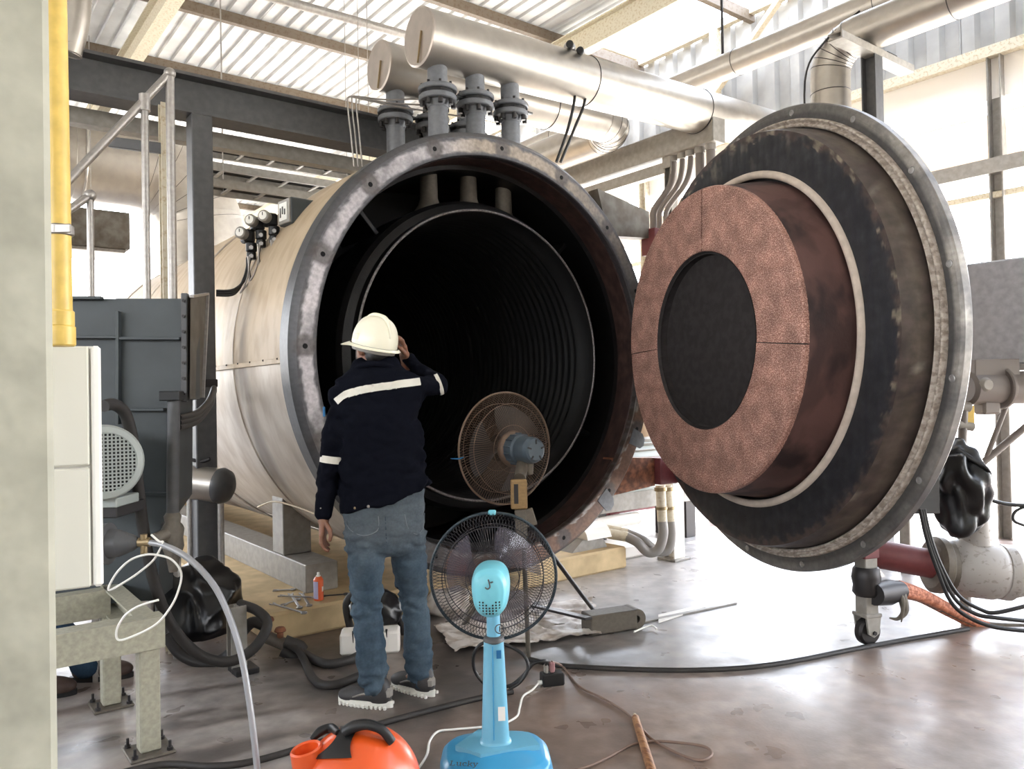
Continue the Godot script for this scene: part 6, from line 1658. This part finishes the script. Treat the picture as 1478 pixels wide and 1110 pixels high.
	for k in 14:
		var a := TAU * k / 14
		part(mo, "fin", G.new().box(oc + (om.x * cos(a) + om.z * sin(a)) * 0.084 + oa * 0.12, Vector3(0.006, 0.01, 0.055), Basis(oa.cross(om.x * cos(a) + om.z * sin(a)), om.x * cos(a) + om.z * sin(a), oa)), M.motor_blue)
	for k in 5:
		var a := TAU * k / 5
		part(mo, "vent", G.new().box(oc + (om.x * cos(a) + om.z * sin(a)) * 0.046 + oa * 0.2715, Vector3(0.008, 0.024, 0.004), Basis(oa.cross(om.x * cos(a) + om.z * sin(a)), om.x * cos(a) + om.z * sin(a), oa), 0), M.black)
	part(o, "oscillator", G.new().cyl(oc + oa * 0.2 + Vector3(0, -0.05, 0), oc + oa * 0.2 + Vector3(0, -0.13, 0), 0.03, 0.025, 16, 0.004), M.dirty_steel)
	var pl := oc + oa * 0.15 + Vector3(0, 0, 0)
	part(o, "bracket", G.new().box(at(749, 713, 4.02), Vector3(0.085, 0.15, 0.05), Basis(Vector3.UP, YAW), 0.006), M.wood_yellow, "tan bracket with a slot")
	part(o, "slot", G.new().box(at(745, 713, 3.995), Vector3(0.022, 0.1, 0.006), Basis(Vector3.UP, YAW), 0), M.bolt)
	part(o, "neck", G.new().cyl(at(750, 690, 4.03), oc + oa * 0.16 + Vector3(0, -0.06, 0), 0.03, 0.035, 16), M.dirty_steel)
	part(o, "mast", G.new().beam(at(751, 735, 4.02), at(753, 775, 4.02), 0.06, 0.075, "R", view.z), M.dirty_steel)
	part(o, "mast_plate", G.new().box(at(764, 747, 4.0), Vector3(0.06, 0.09, 0.02), Basis(Vector3.UP, YAW) * Basis(Vector3.BACK, 0.3)), M.dirty_steel)
	var feet := [on(763, 952, 1, 0.0), on(861, 886, 1, 0.0), on(668, 905, 1, 0.0)]
	var hub := at(755, 760, 4.03)
	for k in 3:
		part(o, "leg", G.new().tube([hub + Vector3(0, 0.06 if k == 1 else 0.0, 0), hub.lerp(feet[k], 0.97), feet[k] + (feet[k] - hub) * Vector3(0.05, 0, 0.05) + Vector3(0, 0.012, 0)], 0.013, 10, 4), M.dirty_steel if k != 1 else M.bolt)
	one("blue_tie", G.new().tube([oc + om.z * -0.29 + Vector3(0, -0.03, 0.02), oc + om.z * -0.33 + Vector3(0, -0.035, 0.03), oc + om.z * -0.38 + Vector3(0, -0.03, 0.04)], [0.004, 0.01, 0.003], 8, 6, 0.4), M.sticker_blue, "small blue tie knotted to the old fan's guard", "tie")

var pframe := Transform3D()

func lp(px: float, py: float, dz: float) -> Vector3:   # a pixel on the plane dz in front of the worker's own axis, in the worker's own metres
	var r := ray(px, py)
	var o := pframe.origin + pframe.basis.z * dz
	var t := (o - EYE).dot(pframe.basis.z) / r.dot(pframe.basis.z)
	return pframe.affine_inverse() * (EYE + r * t)

func rows(list: Array, dz: float) -> Array:   # [py, left px, right px, half depth, extra dz] -> rows of a loft
	var o := []
	for q in list:
		var z: float = dz + (q[4] if q.size() > 4 else 0.0)
		var a := lp(q[1], q[0], z); var b := lp(q[2], q[0], z)
		o.append([(a.y + b.y) / 2, (a.x + b.x) / 2, z, (b.x - a.x) / 2, q[3]])
	return o

func ripple(f: Field, amp: Callable, fn: FastNoiseLite, s: Vector3) -> void:
	for z in f.nz:
		for y in f.ny:
			for x in f.nx:
				var i := (z * f.ny + y) * f.nx + x
				if absf(f.f[i]) < 0.04:
					var p := f.o + Vector3(x, y, z) * f.e
					f.f[i] += fn.get_noise_3d(p.x * s.x, p.y * s.y, p.z * s.z) * float(amp.call(p))

func cut(f: Field, n: Vector3, p0: Vector3) -> void:   # takes away what lies on the side n points to
	for z in f.nz:
		for y in f.ny:
			for x in f.nx:
				var i := (z * f.ny + y) * f.nx + x
				f.f[i] = maxf(f.f[i], (f.o + Vector3(x, y, z) * f.e - p0).dot(n))

func skin_z(f: Field, x: float, y: float, from := 0.35, step := -0.004) -> float:
	var z := from
	for k in 200:
		if f.at(Vector3(x, y, z)) < 0.0: return z
		z += step
	return 0.0

func finger(f: Field, pts: Array, r: float) -> void:
	for i in pts.size() - 1: f.cap(pts[i], pts[i + 1], r * (1.0 - 0.10 * i), r * (1.0 - 0.10 * (i + 1)), 0.004)

func strip_on(f: Field, pts: Array, half: float, lift: float, th := 0.003) -> G:   # a ribbon laid on the worker's back along pixels
	var line := []
	for p in pts: line.append(lp(p[0], p[1], 0.12))
	var c := G.curve(line, 6)
	var g := G.new()
	g.sheet(func(u: float, v: float) -> Vector3:
		var x := u * (c.size() - 1); var i := mini(int(x), c.size() - 2)
		var p: Vector3 = c[i].lerp(c[i + 1], x - i)
		var d: Vector3 = (c[i + 1] - c[i]).normalized()
		var n := Vector3(-d.y, d.x, 0)
		p += n * (v - 0.5) * 2.0 * half
		return Vector3(p.x, p.y, skin_z(f, p.x, p.y) + lift), 40, 4, th)
	return g

func person() -> void:
	var foot := Vector3(-1.257, 0, 0.77)
	var yaw := atan2(EYE.x - foot.x, EYE.z - foot.z)
	pframe = Transform3D(Basis(Vector3.UP, yaw), foot)
	var P := thing("person", "worker standing with his back turned, white helmet, navy jacket with pale stripes and blue jeans", "person", foot, yaw)
	var fn := FastNoiseLite.new(); fn.seed = 3; fn.frequency = 1.0; fn.fractal_octaves = 3; fn.fractal_type = FastNoiseLite.FRACTAL_RIDGED
	# joints
	var sl := lp(489, 572, 0.0); var el := lp(477, 658, 0.0); var fl := lp(472, 697, 0.0); var wl := lp(467, 744, 0.02)
	var sr := lp(597, 563, 0.0); var er := lp(633, 556, -0.10); var wr := lp(585, 517, -0.20)
	var hc := lp(540, 499, -0.05)
	# --- body: one continuous skin
	var body := G.new()
	var f := Field.new(Vector3(-0.45, 0.02, -0.4), Vector3(0.45, 1.62, 0.32), 0.0135)
	f.loft(rows([[535, 515, 570, 0.06, -0.02], [552, 500, 596, 0.09], [600, 496, 594, 0.09], [660, 500, 600, 0.09], [700, 506, 600, 0.085], [760, 510, 602, 0.085], [785, 514, 600, 0.07]], 0.0), 0.02)
	f.cap(lp(540, 540, -0.03), lp(540, 512, -0.04), 0.058, 0.054, 0.03)
	f.cap(sl + Vector3(0.012, -0.01, 0), el, 0.036, 0.036, 0.03); f.cap(el, fl, 0.036, 0.030); f.cap(fl, wl, 0.030, 0.022)
	f.cap(sr, er, 0.036, 0.028, 0.03); f.cap(er, wr, 0.028, 0.024)
	for s in [[[527, 790], [529, 880], [537, 985], 0.03], [[588, 790], [598, 880], [604, 972], -0.07]]:
		var a := lp(s[0][0], s[0][1], s[3] * 0.5); var b := lp(s[1][0], s[1][1], s[3]); var c := lp(s[2][0], s[2][1], s[3])
		f.cap(a, b, 0.056, 0.04, 0.03); f.cap(b, c, 0.04, 0.03, 0.02)
		f.cap(c, c + Vector3(-0.05, -0.035, -0.04), 0.028, 0.022, 0.01)
	f.net(body)
	# head with ears, nose, brow and mouth, turned to the left and tilted up a little
	var look := Basis(Vector3.UP, 0.62) * Basis(Vector3.RIGHT, 0.16)
	var h := Field.new(hc - Vector3(0.16, 0.19, 0.18), hc + Vector3(0.16, 0.17, 0.18), 0.0055)
	var hp := func(v: Vector3) -> Vector3: return hc + look * v
	h.egg(hp.call(Vector3(0, 0.02, 0.01)), Vector3(0.076, 0.098, 0.095), 0.01, look)
	h.egg(hp.call(Vector3(0, -0.045, -0.03)), Vector3(0.058, 0.072, 0.068), 0.03, look)
	h.cap(hp.call(Vector3(0, -0.04, 0.02)), lp(540, 535, -0.03), 0.056, 0.058, 0.03)
	h.cap(hp.call(Vector3(0, 0.0, -0.092)), hp.call(Vector3(0, -0.032, -0.108)), 0.009, 0.014, 0.012)      # nose
	h.cap(hp.call(Vector3(-0.035, 0.02, -0.082)), hp.call(Vector3(0.035, 0.02, -0.082)), 0.011, 0.011, 0.014)   # brow
	h.cap(hp.call(Vector3(-0.02, -0.062, -0.088)), hp.call(Vector3(0.02, -0.062, -0.088)), 0.007, 0.007, 0.008)  # lips
	h.cap(hp.call(Vector3(-0.015, -0.07, -0.087)), hp.call(Vector3(0.015, -0.07, -0.087)), 0.007, 0.007, 0.006)
	h.egg(hp.call(Vector3(0, -0.1, -0.07)), Vector3(0.025, 0.02, 0.022), 0.02, look)                     # chin
	for s in [-1.0, 1.0]:
		h.egg(hp.call(Vector3(0.079 * s, -0.015, 0.012)), Vector3(0.011, 0.034, 0.02), 0.006, look * Basis(Vector3.UP, -0.35 * s))
	h.net(body)
	# left hand hanging, fingers slightly curled
	var hf := Field.new(wl + Vector3(-0.08, -0.21, -0.09), wl + Vector3(0.09, 0.05, 0.09), 0.0035)
	hf.cap(wl + Vector3(0, 0.03, 0), wl + Vector3(0.0, -0.02, 0.0), 0.021, 0.026, 0.01)
	var pz := [0.03, 0.01, -0.012, -0.032]
	for k in 4:
		hf.cap(wl + Vector3(-0.002, -0.02, pz[k] * 0.6), wl + Vector3(-0.008 + 0.003 * k, -0.085, pz[k]), 0.0145, 0.0125, 0.012)
	for k in 4:
		var b0 := wl + Vector3(-0.008 + 0.003 * k, -0.087, pz[k]); var ln: float = [0.92, 1.0, 0.95, 0.75][k]
		finger(hf, [b0, b0 + Vector3(-0.002, -0.036, 0.002) * ln, b0 + Vector3(0.009, -0.060, 0.002) * ln, b0 + Vector3(0.023, -0.074, 0.002) * ln], 0.0098)
	finger(hf, [wl + Vector3(0.012, -0.03, 0.025), wl + Vector3(0.03, -0.062, 0.042), wl + Vector3(0.034, -0.088, 0.046), wl + Vector3(0.030, -0.106, 0.044)], 0.0115)
	hf.net(body)
	# right hand raised to the helmet's edge
	var rf := Field.new(wr + Vector3(-0.12, -0.06, -0.1), wr + Vector3(0.07, 0.16, 0.1), 0.0035)
	var ud := (lp(577, 483, -0.14) - wr).normalized()
	var sd := Vector3(0.25, 0, 0.97).normalized()
	sd = (sd - ud * sd.dot(ud)).normalized()
	rf.cap(wr - ud * 0.04, wr + ud * 0.015, 0.027, 0.026, 0.01)
	for k in 4:
		var q := (k - 1.5) * 0.021
		rf.cap(wr + ud * 0.015 + sd * q * 0.6, wr + ud * 0.075 + sd * q, 0.0145, 0.0125, 0.012)
		var b0 := wr + ud * 0.077 + sd * q; var ln: float = [0.78, 0.96, 1.0, 0.92][k]
		var inw := Vector3(-1, 0.1, 0.1)
		finger(rf, [b0, b0 + (ud * 0.034 + inw * 0.004) * ln, b0 + (ud * 0.044 + inw * 0.026) * ln, b0 + (ud * 0.040 + inw * 0.044) * ln], 0.0098)
	finger(rf, [wr + ud * 0.02 + sd * 0.025, wr + ud * 0.045 + sd * 0.043 + Vector3(-0.012, 0, 0), wr + ud * 0.07 + sd * 0.045 + Vector3(-0.026, 0, 0), wr + ud * 0.085 + sd * 0.042 + Vector3(-0.04, 0, 0)], 0.0115)
	rf.net(body)
	part(P, "body", body, M.skin)
	for s in [-1.0, 1.0]:
		part(P, "eye", G.new().ball(hp.call(Vector3(0.031 * s, 0.004, -0.082)), Vector3(0.0125, 0.009, 0.01), look, 12, 6), M.white_plastic)
	# --- hair below the helmet
	var hr := Field.new(hc - Vector3(0.15, 0.14, 0.16), hc + Vector3(0.15, 0.14, 0.16), 0.007)
	hr.egg(hp.call(Vector3(0, 0.018, 0.018)), Vector3(0.081, 0.094, 0.094), 0.01, look)
	hr.cap(hp.call(Vector3(-0.04, -0.05, 0.055)), hp.call(Vector3(0.04, -0.05, 0.055)), 0.03, 0.03, 0.03)
	cut(hr, look * Vector3(0, -0.45, -1).normalized(), hp.call(Vector3(0, 0, -0.035)))
	var hg := G.new(); hr.net(hg)
	part(P, "hair", hg, M.hair)
	# --- jeans
	var jf := Field.new(Vector3(-0.36, 0.02, -0.3), Vector3(0.36, 1.04, 0.28), 0.0095)
	jf.loft(rows([[702, 493, 612, 0.118], [744, 494, 614, 0.125], [772, 496, 615, 0.125, 0.005], [792, 500, 613, 0.105], [800, 510, 605, 0.07]], 0.0), 0.03, 2.3)
	jf.loft(rows([[768, 497, 556, 0.10, -0.005], [808, 500, 555, 0.092], [842, 503, 554, 0.083], [875, 507, 554, 0.077], [909, 509, 555, 0.075], [942, 513, 557.5, 0.073], [965, 514, 561, 0.075], [981, 515.5, 561, 0.078], [998, 521, 559, 0.074]], 0.035), 0.02, 2.2)
	jf.loft(rows([[768, 556, 615, 0.10, 0.05], [808, 563, 617, 0.092, 0.03], [842, 570, 619, 0.083, 0.015], [875, 578, 620, 0.077], [909, 582, 622, 0.075], [942, 582, 626, 0.074], [960, 582.5, 628, 0.077], [975, 584, 627, 0.08], [987, 587, 625, 0.074]], -0.075), 0.02, 2.2)
	ripple(jf, func(p: Vector3) -> float:
		var y := p.y
		return 0.008 + 0.020 * smoothstep(0.26, 0.06, y) + 0.014 * exp(-pow((y - 0.48) / 0.1, 2)) + 0.010 * exp(-pow((y - 0.74) / 0.07, 2)), fn, Vector3(5, 13, 5))
	var jg := G.new()
	jg.tint = func(p: Vector3, n: Vector3) -> Color:
		var w := fn.get_noise_3d(p.x * 4, p.y * 2.2, p.z * 4) * 0.5 + 0.5
		var w2 := fn.get_noise_3d(p.x * 30, p.y * 9, p.z * 30) * 0.5 + 0.5
		var k := Color(0.022, 0.042, 0.068).lerp(Color(0.105, 0.145, 0.18), clampf(w * 0.75 + w2 * 0.35 - 0.1, 0, 1))
		k = k.lerp(Color(0.13, 0.14, 0.145), smoothstep(0.62, 0.82, p.y) * 0.55)
		return k
	jf.net(jg)
	var jeans := part(P, "jeans", jg, M.denim)
	for q in [[[[584, 742], [589, 762], [602, 772], [612, 764], [614, 745]]], [[[498, 745], [503, 764], [524, 772], [545, 764], [546, 744]]]]:
		var line := []
		for p in q[0]:
			var w := lp(p[0], p[1], 0.1)
			line.append(Vector3(w.x, w.y, skin_z(jf, w.x, w.y) + 0.001))
		part(jeans, "pocket_seam", G.new().tube(line, 0.0022, 6, 6), M.denim_light)
	part(jeans, "seat_seam", strip_on(jf, [[556, 742], [557, 765], [558, 784]], 0.0025, 0.001, 0.002), M.denim_dark)
	# --- jacket
	var cf := Field.new(Vector3(-0.42, 0.78, -0.36), Vector3(0.42, 1.66, 0.32), 0.009)
	cf.loft(rows([[520, 519, 566, 0.072, -0.03], [529, 508, 580, 0.09, -0.025], [540, 495, 596, 0.108, -0.012], [553, 487, 606, 0.12], [575, 482, 607, 0.128], [605, 483, 606, 0.13], [640, 485, 611, 0.132], [670, 486, 619, 0.135], [698, 487, 624, 0.138], [725, 489, 622, 0.138], [750, 491, 620, 0.135]], 0.0), 0.02, 2.4)
	cf.cap(lp(496, 566, 0.0), el, 0.062, 0.058, 0.035); cf.cap(el, fl, 0.058, 0.055, 0.01); cf.cap(fl, wl + Vector3(0, 0.012, 0), 0.055, 0.042, 0.01)
	cf.cap(lp(590, 560, 0.0), er, 0.062, 0.052, 0.04); cf.cap(er, wr.lerp(er, 0.06), 0.050, 0.036, 0.012)
	cf.cap(lp(520, 530, -0.02), lp(562, 527, -0.02), 0.05, 0.05, 0.02)
	var ha := lp(491, 744, 0.1); var hb := lp(608, 716, 0.1); var hc2 := lp(629, 697, 0.1)
	var e1 := (hb - ha); var n1 := Vector3(e1.y, -e1.x, 0).normalized()
	# the hem slopes up to the right; the left sleeve is left alone
	for z in cf.nz:
		for y in cf.ny:
			for x in cf.nx:
				var p := cf.o + Vector3(x, y, z) * cf.e
				if p.x > ha.x - 0.004:
					var i := (z * cf.ny + y) * cf.nx + x
					var hem := ha.y + (p.x - ha.x) * (hb.y - ha.y) / (hb.x - ha.x)
					if p.x > hb.x: hem = hb.y + (p.x - hb.x) * (hc2.y - hb.y) / (hc2.x - hb.x)
					cf.f[i] = maxf(cf.f[i], (hem - p.y) * 0.8)
	ripple(cf, func(p: Vector3) -> float: return (0.014 if p.y > 0.98 or p.x > -0.2 else 0.004) + 0.006 * smoothstep(0.9, 1.0, p.y) * smoothstep(-0.16, -0.26, p.x) + 0.010 * smoothstep(0.02, 0.2, p.x) * smoothstep(1.35, 1.0, p.y), fn, Vector3(4, 6.5, 4))
	var cg := G.new(); cf.net(cg)
	var jk := part(P, "jacket", cg, M.navy)
	part(jk, "back_stripe", strip_on(cf, [[484.5, 580], [498, 570], [522, 563], [545, 559], [575, 555], [607, 550.5]], 0.0165, 0.006, 0.008), M.reflect, "pale reflective stripe across the back")
	var bp := lp(481.5, 663, 0.0)
	part(jk, "sleeve_band", G.new().lathe(Transform3D(G.frame((fl - el).normalized()), bp), [Vector2(0.056, -0.016), Vector2(0.0625, -0.016), Vector2(0.0625, 0.016), Vector2(0.056, 0.016)], 40), M.reflect, "pale reflective band round the hanging sleeve")
	var ad := (er - lp(590, 560, 0.0)).normalized()
	part(jk, "sleeve_band", G.new().lathe(Transform3D(G.frame((ad + Vector3(0.1, 0.25, 0.5)).normalized()), er + Vector3(-0.004, 0.004, 0.0)), [Vector2(0.048, -0.006), Vector2(0.0555, -0.005), Vector2(0.0555, 0.012), Vector2(0.048, 0.014)], 40), M.reflect, "pale reflective band at the raised elbow")
	part(jk, "collar", G.new().tube([lp(508, 540, -0.02), lp(520, 529, 0.045), lp(540, 525, 0.062), lp(562, 528, 0.05), lp(576, 537, 0.0)], [0.008, 0.014, 0.016, 0.014, 0.008], 8, 6), M.navy)
	for q in [[513, 733], [532, 730], [462.5, 736]]:
		var w := lp(q[0], q[1], 0.1)
		part(jk, "snap_button", G.new().ball(Vector3(w.x, w.y, skin_z(cf, w.x, w.y) - 0.001), Vector3(0.0075, 0.0075, 0.004), Basis(), 12, 6), M.brass if q[0] == 513 else M.tray_grey)
	var pen := lp(470, 594, 0.02)
	part(jk, "sleeve_tag", G.new().box(pen + Vector3(-0.004, 0, 0.035), Vector3(0.010, 0.045, 0.02), Basis(), 0.002), M.sticker_blue, "small blue tag on the sleeve")
	# --- helmet
	var hl := Node3D.new(); hl.name = "helmet"; P.add_child(hl)
	var hq := lp(541, 494, -0.045)
	var hbz := Basis(Vector3.UP, 0.62) * Basis(Vector3.RIGHT, 0.20)
	hbz = Basis(Vector3.BACK, -0.06) * hbz
	var dome := G.new()
	dome.sheet(func(u: float, v: float) -> Vector3:
		var e := lerpf(-0.12, PI / 2 - 0.001, v); var a := TAU * u
		var r := pow(maxf(cos(e), 0.0), 0.72)
		return hq + hbz * Vector3(cos(a) * r * 0.101, sin(e) * 0.125, sin(a) * r * 0.122), 56, 26)
	part(hl, "shell", dome, M.helmet)
	var rid := []
	for k in 13:
		var a := lerpf(0.15, PI - 0.3, k / 12.0)
		rid.append(hq + hbz * Vector3(0, sin(a) * 0.126, -signf(cos(a)) * pow(absf(cos(a)), 0.72) * 0.123))
	part(hl, "ridge", G.new().tube(rid, [0.004, 0.012, 0.013, 0.012, 0.004], 10, 3), M.helmet)
	for s in [-1.0, 1.0]:
		part(hl, "side_slot", G.new().box(hq + hbz * Vector3(0.099 * s, 0.02, -0.01), Vector3(0.012, 0.03, 0.04), hbz, 0.004), M.helmet)
	var br := G.new()
	br.sheet(func(u: float, v: float) -> Vector3:
		var a := TAU * u
		var front := smoothstep(0.1, 1.0, cos(a))      # a = 0 looks forward
		var x := -sin(a); var z := -cos(a)
		var o := 0.010 + 0.006 * v + v * (0.004 + 0.045 * front)
		return hq + hbz * Vector3(x * (0.098 + o), -0.017 - 0.010 * v - 0.018 * front * v, z * (0.119 + o)), 64, 6, 0.004)
	part(hl, "brim", br, M.helmet)
	part(hl, "headband", G.new().lathe(Transform3D(hbz * Basis.from_scale(Vector3(0.93, 1, 1.1)), hq), [Vector2(0.102, -0.045), Vector2(0.104, -0.04), Vector2(0.104, -0.012), Vector2(0.100, -0.01)], 48), M.tray_grey, "grey headband showing under the helmet")
	# --- shoes
	for s in 2:
		var toe: Vector3 = [Vector3(-0.88, 0, -0.47), Vector3(-0.69, 0, -0.72)][s]
		var hp0: Vector3 = [lp(540, 1008, 0.035), lp(606, 998, -0.075)][s]
		hp0.y = 0
		var sh := Node3D.new(); sh.name = "shoe"; P.add_child(sh, true)
		var b := Basis(toe.normalized(), Vector3.UP, toe.normalized().cross(Vector3.UP))
		var t := Transform3D(b, hp0 + toe.normalized() * 0.045)
		var q := Field.new(Vector3(-0.16, -0.005, -0.075), Vector3(0.17, 0.16, 0.075), 0.006)
		q.egg(Vector3(-0.085, 0.052, 0), Vector3(0.05, 0.052, 0.036), 0.02)
		q.egg(Vector3(0.0, 0.045, 0), Vector3(0.095, 0.045, 0.042), 0.03)
		q.egg(Vector3(0.075, 0.036, 0.002), Vector3(0.065, 0.034, 0.046), 0.03)
		q.cap(Vector3(-0.07, 0.06, 0), Vector3(-0.075, 0.10, 0), 0.04, 0.04, 0.03)
		cut(q, Vector3.DOWN, Vector3(0, 0.022, 0))
		var ug := G.new(); q.net(ug, t)
		part(sh, "upper", ug, M.shoe_dark)
		var outline := []
		for k in 36:
			var a := TAU * k / 36
			var x := cos(a) * 0.142
			outline.append(Vector2(x + 0.0, sin(a) * (0.043 + 0.008 * cos(a) - 0.004 * cos(2 * a)) ))
		part(sh, "sole", G.new().prism(t * Vector3(0, 0.016, 0), b * Basis(Vector3.RIGHT, PI / 2), outline, 0.03), M.shoe_sole, "white rubber sole")
		var tr := G.new()
		for k in 12:
			for w in [-1.0, 1.0]:
				tr.box(t * Vector3(-0.12 + 0.021 * k, 0.007, w * (0.038 + 0.008 * sin(PI * k / 11.0))), Vector3(0.012, 0.014, 0.014), b, 0.002)
		stuff(part(sh, "treads", tr, M.shoe_sole))
		part(sh, "heel_patch", G.new().box(t * Vector3(-0.118, 0.065, 0), Vector3(0.035, 0.05, 0.05), b, 0.012), M.tray_grey)
		part(sh, "side_flash", G.new().tube([t * Vector3(-0.09, 0.05, -0.039), t * Vector3(-0.03, 0.066, -0.044), t * Vector3(0.04, 0.045, -0.047)], [0.004, 0.006, 0.003], 6).tube([t * Vector3(-0.09, 0.05, 0.039), t * Vector3(-0.03, 0.066, 0.044), t * Vector3(0.04, 0.045, 0.047)], [0.004, 0.006, 0.003], 6), M.tray_grey)

func crouched_person() -> void:
	var o := Vector3(-2.24, 0, -0.46)
	var P := thing("person", "second worker sitting behind the white cabinet, only a jeans leg and brown boot showing", "person", o, 0.0)
	var hip := Vector3(-0.50, 0.13, -0.85); var kn := Vector3(-0.28, 0.36, -0.46); var an := Vector3(-0.09, 0.12, -0.02)
	var hip2 := Vector3(-0.62, 0.13, -0.75); var kn2 := Vector3(-0.48, 0.36, -0.36); var an2 := Vector3(-0.36, 0.12, 0.06)
	var chest := Vector3(-0.68, 0.50, -1.02); var neck := Vector3(-0.66, 0.66, -1.0); var head := Vector3(-0.63, 0.80, -0.96)
	var f := Field.new(Vector3(-1.05, 0.0, -1.3), Vector3(0.2, 0.98, 0.3), 0.016)
	f.cap(hip.lerp(hip2, 0.5), chest, 0.11, 0.12, 0.03); f.cap(chest, neck, 0.1, 0.05, 0.04); f.egg(head, Vector3(0.078, 0.11, 0.095), 0.02)
	for q in [[hip, kn, an], [hip2, kn2, an2]]:
		f.cap(q[0], q[1], 0.065, 0.045); f.cap(q[1], q[2], 0.045, 0.032); f.cap(q[2], q[2] + Vector3(0.06, -0.06, 0.03), 0.028, 0.024)
	var s0 := chest + Vector3(-0.12, 0.06, 0.12); var s1 := chest + Vector3(0.16, 0.06, -0.08)
	for q in [[s0, Vector3(-0.62, 0.36, -0.62), Vector3(-0.44, 0.40, -0.42)], [s1, Vector3(-0.36, 0.36, -0.78), Vector3(-0.27, 0.42, -0.50)]]:
		f.cap(q[0], q[1], 0.045, 0.036); f.cap(q[1], q[2], 0.036, 0.026)
	var g := G.new(); f.net(g)
	for q in [Vector3(-0.44, 0.40, -0.42), Vector3(-0.27, 0.42, -0.50)]:
		var hf := Field.new(q - Vector3(0.12, 0.12, 0.12), q + Vector3(0.14, 0.12, 0.16), 0.005)
		var d := Vector3(0.45, -0.35, 0.8).normalized(); var w := d.cross(Vector3.UP).normalized()
		for k in 4:
			var s := w * (k - 1.5) * 0.021
			hf.cap(q + s * 0.6, q + d * 0.075 + s, 0.015, 0.0125, 0.012)
			finger(hf, [q + d * 0.075 + s, q + d * 0.105 + s + Vector3(0, -0.012, 0), q + d * 0.12 + s + Vector3(0, -0.034, 0), q + d * 0.12 + s + Vector3(0, -0.05, 0)], 0.0095)
		finger(hf, [q + d * 0.02 + w * 0.025, q + d * 0.05 + w * 0.048, q + d * 0.08 + w * 0.05], 0.011)
		hf.net(g)
	part(P, "body", g, M.skin)
	var jf := Field.new(Vector3(-0.85, 0.0, -1.05), Vector3(0.15, 0.5, 0.22), 0.012)
	for q in [[hip, kn, an], [hip2, kn2, an2]]:
		jf.cap(q[0], q[1], 0.085, 0.068, 0.02); jf.cap(q[1], q[2] + Vector3(0.0, -0.03, 0.01), 0.072, 0.07, 0.01)
	jf.cap(hip, hip2, 0.11, 0.11, 0.02)
	var fn := FastNoiseLite.new(); fn.seed = 12; fn.frequency = 1.0; fn.fractal_octaves = 3
	ripple(jf, func(_p: Vector3) -> float: return 0.012, fn, Vector3(9, 14, 9))
	var jg := G.new(); jg.col = Color(0.035, 0.06, 0.10); jf.net(jg)
	part(P, "jeans", jg, M.denim)
	var cf := Field.new(Vector3(-1.0, 0.05, -1.3), Vector3(-0.1, 0.78, -0.3), 0.013)
	cf.cap(hip.lerp(hip2, 0.5) + Vector3(-0.02, 0.02, -0.02), chest, 0.135, 0.145, 0.03); cf.cap(chest, neck, 0.12, 0.06, 0.04)
	cf.cap(s0, Vector3(-0.62, 0.36, -0.62), 0.06, 0.05); cf.cap(s1, Vector3(-0.36, 0.36, -0.78), 0.06, 0.05)
	var cg := G.new(); cf.net(cg)
	part(P, "shirt", cg, M.navy)
	part(P, "cap", G.new().ball(head + Vector3(0, 0.02, 0), Vector3(0.086, 0.1, 0.1), Basis(), 24, 10, 0.0), M.navy)
	for q in [an, an2]:
		var b := Basis(Vector3.UP, -0.45)
		var bt := Node3D.new(); bt.name = "boot"; P.add_child(bt, true)
		var t := Transform3D(b, Vector3(q.x + 0.06, 0, q.z + 0.02))
		var k := Field.new(Vector3(-0.17, -0.005, -0.08), Vector3(0.19, 0.2, 0.08), 0.007)
		k.egg(Vector3(-0.08, 0.06, 0), Vector3(0.055, 0.062, 0.04), 0.02); k.egg(Vector3(0.01, 0.05, 0), Vector3(0.1, 0.05, 0.045), 0.03); k.egg(Vector3(0.09, 0.042, 0), Vector3(0.068, 0.04, 0.05), 0.03)
		k.cap(Vector3(-0.07, 0.08, 0), Vector3(-0.075, 0.16, 0), 0.05, 0.052, 0.02)
		cut(k, Vector3.DOWN, Vector3(0, 0.02, 0))
		var ug := G.new(); k.net(ug, t)
		part(bt, "upper", ug, M.boot)
		var outline := []
		for i in 32:
			var a := TAU * i / 32
			outline.append(Vector2(cos(a) * 0.152 + 0.008, sin(a) * (0.046 + 0.007 * cos(a))))
		part(bt, "sole", G.new().prism(t * Vector3(0, 0.0125, 0), b * Basis(Vector3.RIGHT, PI / 2), outline, 0.025), M.black)
